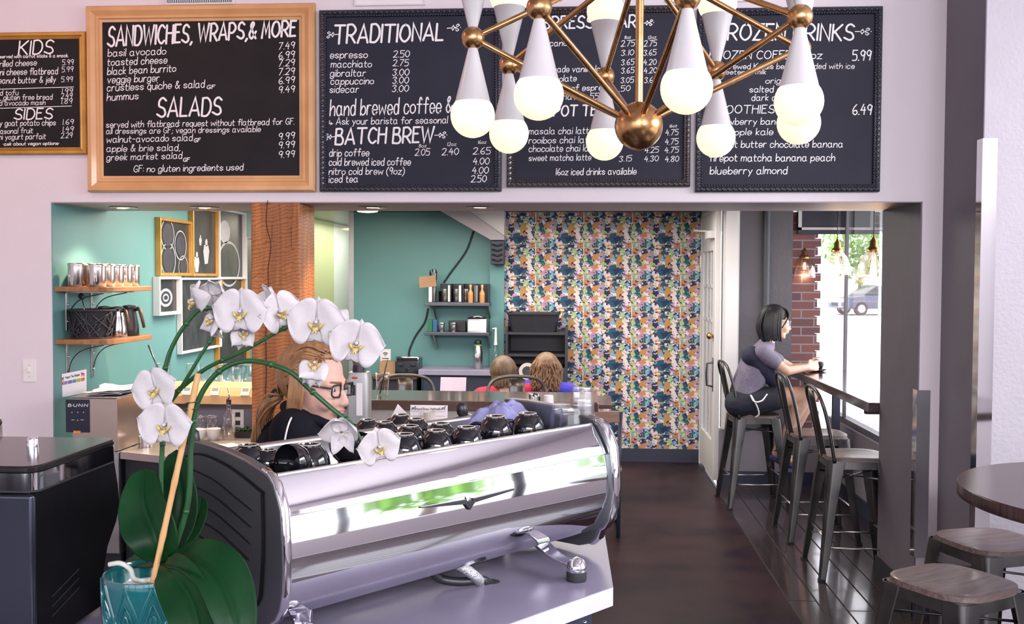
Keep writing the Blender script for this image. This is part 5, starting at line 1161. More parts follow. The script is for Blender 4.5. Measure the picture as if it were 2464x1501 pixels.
p = onY(573, 1007, sy+.285); t = thing('wall_outlet', 'steel outlet plate on the mauve panel under the pour over stand', 'outlet', p)
m = MB(); m.box((0, -.003, 0), (.075, .005, .115)); m.build('plate', steel, t, bevel=.0015)
m = MB()
for z in (-.025, .025): m.box((0, -.006, z), (.03, .003, .028))
m.build('socket', black_plastic, t, bevel=.002)
t = thing('herb_tray', 'small dark tray of green leaves by the wooden post on the counter', 'tray', (stand_at(590, 5.45), 5.45, BZ))
m = MB(); m.loft([rsq(.05, .01, 3, 0), rsq(.055, .01, 3, .035), rsq(.05, .01, 3, .033), rsq(.046, .01, 3, .02)]); m.build('tray', black_plastic, t)
m = MB(); rr = random.Random(2)
for k in range(40): m.ball((rr.uniform(-.045, .045), rr.uniform(-.045, .045), .03+rr.uniform(0, .02)), (.009, .006, .002), 6, rot=(rr.uniform(-1, 1), rr.uniform(-1, 1), rr.uniform(0, 6)))
m.build('leaves', leafm, t, kind='stuff')
# ================================================================== stools and chairs
cushion = M('worn_tan_splat', (.16, .10, .075), .5, c2=(.22, .15, .11), scale=12)
def stool(loc, rz, label, group, back=True, sh=.66, wooden=True, cache={}):
    key = (back, sh)
    if key in cache:
        o = dup(cache[key], loc, rz, label); o['group'] = group; return o
    t = thing('bar_stool' if back else 'backless_stool', label, 'stool', (0, 0, 0), 0, group); cache[key] = t
    h = .178
    # seat (front of the stool is local +x)
    m = MB()
    def fn(u, v):
        a = 2*PI*u; c, s = math.cos(a), math.sin(a); k = (abs(c)**3.4+abs(s)**3.4)**(-1/3.4)
        return Vector((c*k*h*v, s*k*h*v, sh-.006*(1-v*v)-(.006*max(0, v-.9)*10)*.6))
    m.grid(fn, 48, 10, True)
    m.loft([[fn(i/48, 1)+Vector((0, 0, -.0)) for i in range(48)], [fn(i/48, 1)*1.0+Vector((0, 0, -.020)) for i in range(48)]], cap=False)
    m.build('seat', seat_wood, t, smooth=50)
    m = MB(); o_ = rsq(.168, .05, 6, sh-.022); i_ = rsq(.150, .04, 6, sh-.022); o2 = rsq(.172, .05, 6, sh-.066); i2 = rsq(.166, .05, 6, sh-.066)
    m.loft([i_, o_, o2, i2], cap=False); m.build('apron', gunmetal, t, smooth=40)
    for sx, sy in ((1, 1), (1, -1), (-1, 1), (-1, -1)):      # tapered pressed-steel legs, an angle with a rolled corner
        rings = []
        for z, off, w, r in ((sh-.024, .150, .085, .03), (sh*.6, .172, .058, .022), (sh*.28, .192, .044, .016), (.0, .212, .032, .010)):
            out = []; inn = []
            c = off+.022; th = .0035
            P = [(-w, 0), (-r, 0)] + [(-r+r*math.sin(q*PI/8), -r+r*math.cos(q*PI/8)) for q in (1, 2, 3)] + [(0, -r), (0, -w)]
            for x, y in P: out.append(Vector((sx*(c+x), sy*(c+y), z)))
            for x, y in P[::-1]: inn.append(Vector((sx*(c+min(x, 0)-th), sy*(c+min(y, 0)-th), z)))
            rings.append(out+inn)
        m = MB(); m.loft(rings); lg = m.build('leg', gunmetal, t, smooth=35)
        m = MB(); m.box((sx*.219, sy*.219, .006), (.036, .036, .012)); m.build('foot_cap', rubber, lg)
    q = .186; zb = sh*.33
    for a, b in (((q, q), (q, -q)), ((-q, q), (-q, -q))): m = MB(); m.tube([(a[0], a[1], zb), (b[0], b[1], zb)], .0065, 8, flat=.8); m.build('foot_rail', steel, t, smooth=True)
    for a, b in (((q, q), (-q, q)), ((q, -q), (-q, -q))): m = MB(); m.tube([(a[0], a[1], zb-.05), (b[0], b[1], zb-.05)], .0065, 8, flat=.8); m.build('foot_rail', steel, t, smooth=True)
    for a, b in (((.15, .15), (-.15, -.15)), ((.15, -.15), (-.15, .15))): m = MB(); m.tube([(a[0], a[1], sh-.13), (b[0], b[1], sh-.13)], .005, 6); m.build('cross_brace', dark_steel, t, smooth=True)
    if back:
        bh = sh+.385
        P = [(-.145, .172, sh-.03), (-.168, .182, sh+.10), (-.20, .186, sh+.24), (-.222, .178, sh+.315), (-.236, .14, sh+.362), (-.244, .07, sh+.382), (-.246, 0, bh), (-.244, -.07, sh+.382), (-.236, -.14, sh+.362), (-.222, -.178, sh+.315), (-.20, -.186, sh+.24), (-.168, -.182, sh+.10), (-.145, -.172, sh-.03)]
        m = MB(); m.tube(spline(P, 6), .0105, 10); m.build('back_hoop', gunmetal, t, smooth=True)
        m = MB(); m.grid(lambda u, v: Vector((-.158-.082*v-.018*math.sin(PI*u), (u-.5)*(.115-.02*v), sh-.03+.395*v)), 6, 8); m.build('back_splat', gunmetal, t, smooth=True, solid=.003)
    t.location = loc; t.rotation_euler = (0, 0, rz); return t
# ================================================================== the bar across the opening and the prep counter before it
cream_panel = M('beige_panel', (.50, .44, .40), .55, c2=(.54, .48, .44), scale=4)
bar0, bar1 = -1.44, .10
t = thing('bar_counter', 'dark varnished wooden bar top on a beige half wall inside the opening', 'bar', (-.6, 5.4, 0))
m = MB(); m.bx(bar0, bar1, 5.20, 5.66, 1.0, 1.048); m.build('top', M('varnished_bar_top', (.035, .022, .02), .16, c2=(.08, .045, .035), scale=6, stretch=(1, 8, 1), coat=.5), t, world=True, bevel=.006)
m = MB(); m.bx(bar0, bar1-.02, 5.195, 5.203, 1.001, 1.047); m.build('front_edge', dark_wood, t, world=True)
m = MB(); m.bx(bar0, bar1-.05, 5.27, 5.52, 0, 1.0); m.build('half_wall', cream_panel, t, world=True)
t = thing('prep_counter', 'steel topped prep counter behind the espresso machine before the bar', 'counter', (-.6, 4.9, 0))
m = MB(); m.bx(-1.30, .03, 4.62, 5.18, .885, .92); m.build('top', steel, t, world=True, bevel=.003)
m = MB(); m.bx(-1.28, .01, 4.66, 5.16, 0, .885); m.build('cabinet', black_paint, t, world=True)
# grinder with bean hopper
g0 = onY(865, 995, 4.85); t = thing('bean_grinder', 'grey coffee grinder with smoky bean hopper on the bar side by the barista', 'grinder', (g0.x, 4.85, .92))
m = MB(); m.loft([rsq(.052, .012, 4, 0), rsq(.052, .012, 4, .28), rsq(.046, .012, 4, .31)]); m.build('body', M('grey_metal_paint', (.30, .30, .30), .35, .5, c2=(.36, .36, .36), scale=6), t, smooth=40)
m = MB(); m.cyl((0, 0, .31), (0, 0, .345), .034, .032, 22); m.build('collar', black_plastic, t, smooth=40)
m = MB(); m.lathe([(.030, .345), (.034, .36), (.050, .43), (.050, .47), (.047, .475), (0, .475)], n=28); m.build('hopper', M('smoky_hopper', (.22, .16, .12), .12, c2=(.30, .23, .18), scale=5, trans=.4, ior=1.2), t, smooth=50)
m = MB(); m.box((.012, -.053, .18), (.03, .01, .16)); m.build('white_label', paper, t, bevel=.001)
m = MB(); m.box((-.02, -.056, .225), (.022, .012, .05)); m.build('dose_lever', black_plastic, t, bevel=.003)
m = MB(); m.ball((-.012, -.053, .285), (.016, .004, .006), 10); m.build('red_button', M('red_plastic', (.6, .06, .02), .4, c2=(.65, .08, .03), scale=30), t, smooth=True)
# plastic cup with straw
p = onZ(912, 955, 1.048); t = thing('plastic_cup', 'clear plastic cup with a black straw standing on the dark bar', 'cup', (p.x, 5.42, 1.048))
m = MB(); m.lathe([(.028, .0), (.030, .002), (.040, .115), (.044, .117), (.044, .121)], n=24); m.build('cup_wall', clear, t, smooth=60)
m = MB(); m.tube([(.043*math.cos(q*PI/12), .043*math.sin(q*PI/12), .119) for q in range(24)], .0022, 6, closed=True); m.build('rim', tumbler, t, smooth=True)
m = MB(); m.tube([(-.015, 0, .006), (.028, 0, .195)], .004, 8); m.build('straw', black_plastic, t, smooth=True)
# cards, papers, candle, condiment box
def card(l, t_, r_, b, Y, label, name, mat=paper):
    r = rect(l, t_, r_, b, Y); o = thing(name, label, 'card', ((r[0]+r[1])/2, Y, r[2])); m = MB(); m.prism([(r[0], Y, r[2]), (r[1], Y, r[2]), (r[1], Y+.02, r[3]), (r[0], Y+.02, r[3])], (0, .002, 0)); m.build('card', mat, o, world=True); return o
t = card(986, 976, 1076, 1022, 4.76, 'white brew methods card with small black horses behind the cups', 'brew_card')
write(t, 4.757, 'Hand Brew Methods', 1000, 986, 1060, 986, 6, w=.45)
for o in t.children:
    if o.name.startswith('lettering'): o.data.materials[0] = ink
m = MB()
for cx in (992, 1064):
    for a, b in (((0, 0), (6, 0)), ((0, 0), (-1, 5)), ((6, 0), (6, 5)), ((6, 0), (8, -4)), ((2, 0), (2, 4))): ribbon(m, [onY(cx+a[0], 981+a[1], 4.757), onY(cx+b[0], 981+b[1], 4.757)], .0016, Vector((0, 0, 0)))
m.build('horse_mark', ink, t, world=True)
m = MB()
for y in (990, 1001, 1012): ribbon(m, [onY(990, y, 4.757), onY(1072, y, 4.757)], .0006, Vector((0, 0, 0)))
for x in (1012, 1045): ribbon(m, [onY(x, 990, 4.757), onY(x, 1020, 4.757)], .0006, Vector((0, 0, 0)))
m.build('table_rule', ink, t, world=True)
t = thing('folded_paper', 'white folded paper tent behind the rearmost black cup', 'paper', onY(965, 1010, 4.80))
m = MB(); P = [onY(938, 1010, 4.8), onY(957, 972, 4.82), onY(994, 1010, 4.8)]; m.prism(P, (0, .003, 0)); m.build('sheet', paper, t, world=True)
p = onY(1034, 1012, 4.70); t = thing('candle_cup', 'small frosted white candle cup in front of the brew card', 'candle', (p.x, 4.70, .92))
m = MB(); m.lathe([(.026, 0), (.030, .006), (.032, .135), (.029, .137), (.027, .05), (0, .05)], n=22); m.build('cup', M('frosted_glass', (.72, .66, .62), .35, c2=(.8, .74, .7), scale=9, trans=.35), t, smooth=60)
bx0, bx1 = onY(1236, 990, 4.8).x, onY(1338, 990, 4.8).x
t = thing('condiment_box', 'navy condiment box carrying stirrers and a white cup stack before the bar', 'box', ((bx0+bx1)/2, 4.8, .92))
m = MB(); m.bx(bx0, bx1, 4.72, 4.90, .92, 1.045); m.build('box', M('navy_box', (.04, .045, .10), .5, c2=(.05, .055, .12), scale=12), t, world=True, bevel=.006)
p = onY(1287, 982, 4.81); t = thing('stirrer_holder', 'holder packed with black wrapped stirrers left of white cup stack', 'holder', (p.x, 4.81, 1.045))
m = MB(); m.lathe([(.034, 0), (.036, .002), (.037, .055), (.034, .055), (.032, .004), (0, .004)], n=20); m.build('holder', clear, t, smooth=50)
rr = random.Random(9)
for k in range(16):
    a = rr.uniform(0, 6.28); d = .026*math.sqrt(rr.random()); b = Vector((d*math.cos(a), d*math.sin(a), .006)); e = b*1.25+Vector((0, 0, .075+rr.uniform(0, .02))); e.z = .07+rr.uniform(0, .018)
    m = MB(); m.tube([b, e], .0036, 6); m.ball(e, (.005, .005, .007), 6); m.build('stirrer', black_plastic if k % 3 else paper, t, smooth=True)
p = onY(1320, 985, 4.80); t = thing('paper_cup_stack', 'short stack of white paper cups upside down beside the stirrers', 'cup stack', (p.x, 4.80, 1.045))
m = MB()
for k in range(3): m.lathe([(.026, .012*k), (.0265, .012*k+.003), (.0225, .012*k+.062), (.0, .012*k+.062)], n=22)
m.build('cups', paper, t, smooth=50)
t = thing('steel_saucer', 'small steel saucer lying on the navy condiment box', 'saucer', (onY(1280, 985, 4.74).x+.01, 4.755, 1.045))
m = MB(); m.lathe([(.0, .001), (.02, .001), (.03, .005), (.0295, .006), (.019, .003), (0, .003)], n=24); m.build('dish', steel, t, smooth=50)
# bar stools on the far side of the bar
for px, lab in ((965, 'hoop backed metal stool behind the bar, just right of the plastic cup'), (1240, 'hoop backed metal stool behind the bar in front of the two seated people')):
    stool((onY(px, 930, 6.1).x, 6.02, 0), R(-90), lab, 'bar stools with hoop backs', True, .69)
# cafe chair beyond the machine
ch = thing('cafe_chair', 'dark steel chair with a wooden back slat beyond the right end of the machine', 'chair', (.08, 6.52, 0))
cw = wood('chair_wood', (.22, .12, .085), (.36, .21, .16), 4, 0, .45)
for sx in (-1, 1):
    m = MB(); m.tube([(.18*sx, -.02, 0), (.18*sx, .0, .44), (.19*sx, -.03, .83)], .013, 8); m.build('rear_leg', navy_paint, ch, smooth=True)
    m = MB(); m.tube([(.18*sx, .40, 0), (.18*sx, .37, .44)], .013, 8); m.build('front_leg', navy_paint, ch, smooth=True)
    m = MB(); m.tube([(.18*sx, 0, .40), (.18*sx, .37, .40)], .010, 8); m.build('side_rail', navy_paint, ch, smooth=True)
m = MB(); m.box((0, .185, .445), (.40, .42, .022)); m.build('seat', cw, ch, bevel=.006)
m = MB(); m.box((0, -.026, .795), (.40, .018, .075)); m.build('back_slat', cw, ch, bevel=.005)
m = MB(); m.box((0, -.012, .62), (.37, .012, .05)); m.build('back_slat', cw, ch, bevel=.004)
# low table where the two customers sit
t = thing('cafe_table', 'low dark table in front of the two seated customers seen from behind', 'table', (-.35, 7.75, 0))
m = MB(); m.box((0, 0, .735), (1.2, .6, .03)); m.build('top', dark_wood, t, bevel=.004)
for sx in (-1, 1): m = MB(); m.cyl((.35*sx, 0, 0), (.35*sx, 0, .72), .03, n=14); m.build('leg', black_paint, t, smooth=40); m = MB(); m.box((.35*sx, 0, .012), (.06, .5, .024)); m.build('foot', black_paint, t)
t = thing('open_folder', 'pale lilac folder on the low table left of the person in red', 'folder', (onY(1092, 940, 7.7).x, 7.62, .75))
m = MB(); m.prism([(-.10, 0, .002), (.10, 0, .002), (.10, .06, .17), (-.10, .06, .17)], (0, .006, 0)); m.build('cover', M('lilac_card', (.42, .34, .44), .6, c2=(.48, .4, .5), scale=9), t)
# ================================================================== things along the teal back wall
YF = 9.0
ct = thing('serving_counter', 'grey topped counter with navy doors along the teal back wall', 'counter', (-1.05, 9.0, 0))
cx0, cx1 = onY(1014, 890, YF).x, onY(1208, 890, YF).x; cz = onY(1100, 889, 8.85).z
m = MB(); m.bx(cx0, cx1, 8.82, YK-.005, cz-.05, cz); m.build('top', stone, ct, world=True, bevel=.004)
m = MB(); m.bx(cx0+.02, cx1-.01, 8.87, YK-.005, 0, cz-.05); m.build('cabinet', navy_paint, ct, world=True)
xm = onY(1103, 920, 8.86).x
for x0, x1 in ((cx0+.04, xm-.006), (xm+.006, cx1-.03)): m = MB(); m.bx(x0, x1, 8.855, 8.87, .10, cz-.07); d = m.build('door', navy_paint, ct, world=True, bevel=.003); hx = x1-.035 if x0 < xm-.1 else x0+.035; m = MB(); m.tube([(hx, 8.845, cz-.22), (hx, 8.835, cz-.21), (hx, 8.835, cz-.10), (hx, 8.845, cz-.09)], .006, 8); h_ = m.build('handle', chrome, None, smooth=True); h_.parent = d
sb = thing('sideboard', 'dark wooden sideboard under the toaster at the teal wall', 'sideboard', (-1.75, 9.0, 0))
sz = onY(960, 902, 8.9).z
m = MB(); m.bx(onY(895, 900, 8.9).x, cx0-.01, 8.80, YK-.005, sz-.03, sz); m.build('top', dark_wood, sb, world=True, bevel=.003)
m = MB(); m.bx(onY(900, 900, 8.9).x, cx0-.02, 8.84, YK-.01, 0, sz-.03); m.build('cabinet', black_paint, sb, world=True)
# toaster
x0, x1 = onY(951, 880, 8.92).x, onY(1010, 880, 8.92).x
tt = thing('toaster', 'black and chrome four slot toaster on the dark sideboard', 'toaster', ((x0+x1)/2, 9.0, sz)); w = (x1-x0)/2
th = onY(985, 857, 8.92).z-sz
m = MB(); m.bx(-w, w, -.10, .10, .012, th-.01); m.build('body', M('toaster_black', (.025, .03, .04), .25, c2=(.035, .04, .05), scale=10), tt, bevel=.018, seg=3, smooth=40)
m = MB(); m.bx(-w+.004, w-.004, -.104, .09, th-.055, th); m.build('chrome_top', chrome, tt, bevel=.012, seg=3, smooth=40)
for sx in (-.5, .5): m = MB(); m.box((sx*w, -.106, th*.55), (.045, .016, .022)); m.build('lever', black_plastic, tt, bevel=.003)
for sx in (-.8, 0, .8): m = MB(); m.cyl((sx*w*.9, -.098, .05), (sx*w*.9, -.112, .05), .013, n=16); m.build('dial', chrome if sx == 0 else black_plastic, tt, smooth=40)
for sx in (-1, 1):
    for sy in (-1, 1): m = MB(); m.cyl((sx*w*.8, sy*.07, 0), (sx*w*.8, sy*.07, .014), .012, n=10); m.build('foot', rubber, tt)
kraft = M('kraft_card', (.36, .20, .11), .75, c2=(.44, .26, .15), scale=14)
r = rect(913, 870, 951, 902, 8.95); t = thing('kraft_box', 'brown cardboard box left of the toaster under the small white sign', 'box', ((r[0]+r[1])/2, 9.02, sz)); m = MB(); m.bx(r[0], r[1], 8.95, 9.1, sz, r[3]); m.build('box', kraft, t, world=True, bevel=.002)
r = rect(915, 840, 940, 870, YK-.004); t = thing('wifi_sign', 'small white sign with a wireless signal mark on the teal wall', 'sign', ((r[0]+r[1])/2, YK, r[2]))
m = MB(); m.bx(r[0], r[1], YK-.006, YK, r[2], r[3]); m.build('sheet', paper, t, world=True)
m = MB(); cxp, czp = (r[0]+r[1])/2, r[2]+.055
for q in (.012, .022, .032): ribbon(m, [Vector((cxp+q*math.sin(a), YK-.007, czp+q*math.cos(a))) for a in [R(d) for d in range(-45, 46, 15)]], .003, Vector((0, 0, 0)))
m.ball((cxp, YK-.007, czp), (.004, .001, .004), 8); ribbon(m, [Vector((r[0]+.02, YK-.007, r[2]+.03)), Vector((r[1]-.02, YK-.007, r[2]+.03))], .004, Vector((0, 0, 0)))
m.build('signal_mark', ink, t, world=True)
# two steel shelves
def bshelf(yp, label):
    z = onY(1100, yp, 9.0).z; x0, x1 = onY(1022, yp, 9.0).x, onY(1178, yp, 9.0).x
    t = thing('steel_shelf', label, 'shelf', ((x0+x1)/2, 9.12, z))
    m = MB(); m.bx(x0, x1, 8.98, YK-.002, z-.03, z-.0); m.build('board', dark_steel, t, world=True, bevel=.003)
    for x in (x0+.07, x1-.02): m = MB(); m.prism([(x, YK-.003, z-.03), (x, 9.02, z-.03), (x, YK-.03, z-.17), (x, YK-.003, z-.17)], (.012, 0, 0)); m.build('bracket', steel, t, world=True)
    return x0, x1, z
X0, X1, SA = bshelf(728, 'upper steel shelf with cups and straws on the teal back wall'); _, _, SB = bshelf(799, 'lower steel shelf with napkin dispenser on the teal back wall')
def xat(px, Y=9.08): return onY(px, 700, Y).x
t = thing('organizer', 'black compartment organizer on the upper steel shelf', 'organizer', (xat(1116), 9.1, SA)); a, b = xat(1056), xat(1176)
m = MB(); m.bx(a, b, 9.18, 9.19, SA, SA+.17)
for k in range(5): x = a+(b-a)*k/4; m.bx(x-.004, x+.004, 9.03, 9.19, SA, SA+.17*(1 if k else .6))
m.bx(a, b, 9.03, 9.19, SA, SA+.006); m.build('dividers', black_plastic, t, world=True)
f1 = None
for px, lab in ((1070, 'leftmost'), (1098, 'second from left'), (1120, 'third from left')):
    l_ = 'grey metal cup in the black organizer, '+lab
    if f1 is None:
        f1 = o = thing('metal_cup', l_, 'cup', group='metal cups in the organizer'); m = MB(); m.lathe([(.034, 0), (.036, .002), (.040, .115), (.038, .115), (.034, .005), (0, .005)], n=20); m.build('cup', steel, o, smooth=50)
    else: o = dup(f1, label=l_)
    o.location = (xat(px), 9.10, SA+.007)
f1 = None
for px, lab in ((1082, 'between the first two metal cups'), (1108, 'between the second and third metal cups'), (1146, 'between the two gold bottles')):
    l_ = 'narrow white box standing in the organizer '+lab
    if f1 is None: f1 = o = tag(MB().box((0, 0, .075), (.022, .09, .15)).build('white_box', paper, bevel=.001), l_, 'box', 'white boxes in the organizer')
    else: o = f1.copy(); C.objects.link(o); o['label'] = l_
    o.location = (xat(px), 9.09, SA+.007)
f1 = None; amber = M('amber_bottle', (.55, .27, .10), .3, c2=(.65, .34, .13), scale=8)
for px, lab in ((1132, 'left one'), (1160, 'right one')):
    l_ = 'small golden bottle with light cap on the upper steel shelf, '+lab
    if f1 is None:
        f1 = o = thing('golden_bottle', l_, 'bottle', group='golden bottles'); m = MB(); m.lathe([(.022, 0), (.024, .003), (.024, .09), (.010, .115), (.009, .14), (0, .14)], n=18); m.build('glass', amber, o, smooth=50)
        m = MB(); m.cyl((0, 0, .138), (0, 0, .165), .012, n=14); m.build('cap', pale_wood, o, smooth=40); m = MB(); m.cyl((0, 0, .02), (0, 0, .07), .0245, n=18); m.build('label', M('red_gold_label', (.5, .2, .07), .6, c2=(.6, .3, .1), scale=40), o, smooth=40)
    else: o = dup(f1, label=l_)
    o.location = (xat(px, 9.0), 9.01, SA)
t = thing('straw_jar', 'jar of black straws with a kraft sign at the left end of the upper shelf', 'jar', (xat(1043), 9.07, SA))
m = MB(); m.lathe([(.034, 0), (.036, .003), (.036, .10), (.032, .10), (.030, .006), (0, .006)], n=20); m.build('jar', clear, t, smooth=50)
rr = random.Random(4)
for k in range(14):
    a = rr.uniform(0, 6.28); b = Vector((.02*math.cos(a), .02*math.sin(a), .008)); m = MB(); m.tube([b, b*1.6+Vector((0, 0, .27+rr.uniform(-.02, .03)))], .0045, 6); m.build('straw', black_plastic if k % 4 else greyl, t, smooth=True)
m = MB(); m.box((-.045, -.05, .19), (.155, .004, .10), ry=R(-6)); m.build('kraft_sign', kraft, t); m = MB(); m.box((-.02, -.045, .08), (.03, .006, .15)); m.build('sign_clip', paper, t)
for k, (px, c, lab) in enumerate(((1036, (.01, .12, .05), 'green'), (1048, (.02, .09, .2), 'blue'))):
    t = thing('tea_box', 'small %s box at the left end of the lower steel shelf' % lab, 'box', (xat(px), 9.09, SB)); m = MB(); m.box((0, 0, .055), (.042, .09, .11)); m.build('box', M(lab+'_box', c, .4, c2=tuple(v*1.3 for v in c), scale=20), t, bevel=.002)
f1 = None
for px, lab in ((1062, 'left one'), (1091, 'right one')):
    l_ = 'small steel shaker on the lower steel shelf, '+lab
    if f1 is None:
        f1 = o = thing('shaker', l_, 'shaker', group='steel shakers'); m = MB(); m.lathe([(.026, 0), (.028, .002), (.026, .06), (.026, .062)], n=18); m.build('body', steel, o, smooth=50); m = MB(); m.lathe([(.029, .062), (.030, .066), (.029, .085), (0, .087)], n=18); m.build('lid', chrome, o, smooth=50)
    else: o = dup(f1, label=l_)
    o.location = (xat(px, 9.02), 9.03, SB)
t = thing('card_reader', 'small black box between steel shakers and napkin dispenser', 'box', (xat(1100), 9.13, SB)); m = MB(); m.box((0, 0, .05), (.16, .06, .10)); m.build('box', black_plastic, t, bevel=.006)
t = thing('napkin_dispenser', 'steel napkin dispenser with white napkins on the lower steel shelf', 'dispenser', (xat(1150), 9.08, SB)); w = (xat(1175)-xat(1126))/2
m = MB(); m.loft([rsq(w, .012, 3, 0, .07), rsq(w, .012, 3, .12, .07), rsq(w*.85, .012, 3, .135, .055)]); m.build('case', steel, t, smooth=40); m = MB(); m.box((0, -.072, .06), (w*1.75, .006, .095)); m.build('napkin', paper, t)
m = MB(); m.tube(spline([(-.05, -.02, .132), (0, -.025, .145), (.05, -.02, .132)], 5), .004, 6); m.build('handle', chrome, t, smooth=True)
# bottles on the counter
t = thing('steel_flask', 'steel drinks flask with black cap and green band on the grey back counter', 'flask', (xat(1150, 8.95), 8.97, cz))
m = MB(); m.lathe([(.040, 0), (.043, .003), (.043, .15), (.034, .20), (.031, .21), (0, .21)], n=24); m.build('body', steel, t, smooth=50); m = MB(); m.lathe([(.033, .208), (.034, .21), (.034, .218), (0, .218)], n=24); m.build('green_band', M('lime_band', (.25, .5, .05), .4, c2=(.3, .55, .06), scale=20), t, smooth=40)
m = MB(); m.lathe([(.031, .218), (.033, .23), (.028, .255), (.012, .262), (0, .262)], n=24); m.build('cap', black_plastic, t, smooth=50); m = MB(); m.ball((-.005, -.041, .12), (.022, .004, .022), 14); m.build('round_badge', greyl, t, smooth=True)
t = thing('syrup_bottle', 'syrup bottle with white pump between the flask and the black hutch', 'bottle', (xat(1193, 8.9), 8.92, cz-.0))
m = MB(); m.lathe([(.034, 0), (.036, .003), (.036, .16), (.018, .20), (.014, .23), (0, .23)], n=20); m.build('bottle', clear, t, smooth=50); m = MB(); m.tube([(0, 0, .22), (0, 0, .25), (0, 0, .36), (0, 0, .375)], [.018, .014, .009, .009], 12); m.tube([(0, 0, .37), (-.03, 0, .365)], .006, 8); m.build('pump', white_plastic, t, smooth=50)
# cables on the wall
cab = M('black_cable', (.012, .014, .018), .5, c2=(.018, .02, .024), scale=30)
for pts, lab in (([(1139, 556), (1126, 595), (1110, 622), (1085, 655), (1068, 680)], 'black cable running down the teal wall from the bulkhead'), ([(1030, 742), (1022, 775), (1000, 808), (986, 840), (983, 858)], 'black cable curving down from the shelf to the toaster')):
    m = MB(); m.tube(spline([onY(a, b, YK-.012) for a, b in pts], 8), .0085, 8); tag(m.build('wall_cable', cab, smooth=True), lab, 'cable')
# black hutch, tub
hx0, hx1 = onY(1216, 850, 8.8).x, onY(1365, 850, 8.8).x; hz = onY(1290, 800, 8.8).z; hz2 = onY(1290, 858, 8.8).z
t = thing('bussing_hutch', 'tall black hutch with open shelf against the floral wallpaper', 'hutch', ((hx0+hx1)/2, 9.0, 0))
m = MB(); m.bx(hx0, hx1, 8.80, 9.23, 0, hz2-.10); m.build('lower_cabinet', black_paint, t, world=True, bevel=.004)
for x in (hx0, hx1-.022): m = MB(); m.bx(x, x+.022, 8.80, 9.23, hz2-.10, hz+.05); m.build('side', black_paint, t, world=True, bevel=.003)
m = MB(); m.bx(hx0+.022, hx1-.022, 9.2, 9.225, hz2-.1, hz); m.build('back', black_paint, t, world=True)
for z in (hz-.02, hz2): m = MB(); m.bx(hx0+.022, hx1-.022, 8.81, 9.2, z, z+.022); m.build('shelf', black_paint, t, world=True)
r = rect(1221, 753, 1346, 798, 8.86); cxm = (r[0]+r[1])/2; w = (r[1]-r[0])/2; hh = r[3]-hz-.004
t = thing('bus_tub', 'black plastic bus tub on top of the black hutch', 'tub', (cxm, 9.0, hz+.003))
m = MB(); m.loft([rsq(w*.88, .03, 4, 0, .13), rsq(w, .03, 4, hh, .16), rsq(w*.97, .03, 4, hh, .15), rsq(w*.86, .03, 4, .01, .12)]); m.build('tub', M('tub_black', (.012, .013, .018), .5, c2=(.018, .019, .025), scale=20), t, smooth=40)
m = MB(); o_ = rsq(w*1.03, .03, 4, hh-.012, .172); i_ = rsq(w*.98, .03, 4, hh-.012, .155); m.loft([i_, o_, [p+Vector((0, 0, .014)) for p in o_], [p+Vector((0, 0, .014)) for p in i_]], cap=False); m.build('rim', rubber, t, smooth=40)
p = onY(1269, 893, 8.79); t = thing('round_plaque', 'cream round plaque on the black hutch between the two seated people', 'plaque', p)
m = MB(); m.cyl((0, 0, 0), (0, -.012, 0), .075, n=28); m.build('plate', M('cream_plaque', (.52, .46, .40), .5, c2=(.6, .54, .48), scale=14), t, smooth=40); m = MB(); m.cyl((0, -.011, 0), (0, -.0135, 0), .045, n=24); m.build('centre', greyd, t, smooth=40)
# ================================================================== right side: glazed door, cabinet, window bar, outdoors
YD = 8.29
dt = thing('glazed_door', 'open white french door with small panes beside the floral wallpaper', 'door', (XA-.01, YD, 0))
zt_ = 2.26; dy0, dy1 = YD, YK-.01; xd0, xd1 = XA-.045, XA
m = MB()
def db(y0, y1, z0, z1): m.bx(xd0, xd1, y0, y1, z0, z1)
db(dy0, dy0+.14, .03, zt_); db(dy1-.12, dy1, .03, zt_); db(dy0+.14, dy1-.12, .03, .34); db(dy0+.14, dy1-.12, 1.93, zt_-.0)
m.build('stile_frame', white_paint, dt, world=True, bevel=.003)
m = MB()
for y in (dy0+.14+(dy1-dy0-.26)/3, dy0+.14+2*(dy1-dy0-.26)/3): m.bx(xd0+.008, xd1-.008, y-.012, y+.012, .34, 1.93)
for z in (1.63, 1.34): m.bx(xd0+.008, xd1-.008, dy0+.14, dy1-.12, z-.013, z+.013)
m.build('glazing_bar', white_paint, dt, world=True)
m = MB(); m.bx(XA-.026, XA-.021, dy0+.14, dy1-.12, .34, 1.93); m.build('pane', glass('door_glass', (.98, .98, 1), .02, .2), dt, world=True)
for z in (.9,): m = MB(); m.tube([(xd0-.002, dy0+.06, z-.10), (xd0-.05, dy0+.06, z-.09), (xd0-.055, dy0+.06, z), (xd0-.05, dy0+.06, z+.09), (xd0-.002, dy0+.06, z+.10)], .009, 8); m.bx(xd0-.004, xd0, dy0+.035, dy0+.085, z-.14, z+.14); m.build('pull_handle', dark_steel, dt, world=True, smooth=40)
m = MB(); m.ball((xd0-.03, dy0+.06, 1.22), .028, 16); m.cyl((xd0, dy0+.06, 1.22), (xd0-.03, dy0+.06, 1.22), .012); m.build('knob', brass, dt, world=True, smooth=True)
m = MB(); m.bx(xd0-.05, xd0, dy0+.04, dy0+.30, 2.03, 2.09); m.tube([(xd0-.03, dy0+.2, 2.09), (xd0-.12, dy0+.45, 2.11), (xd0-.06, dy1-.05, 2.12)], .008, 6); m.build('door_closer', white_paint, dt, world=True)
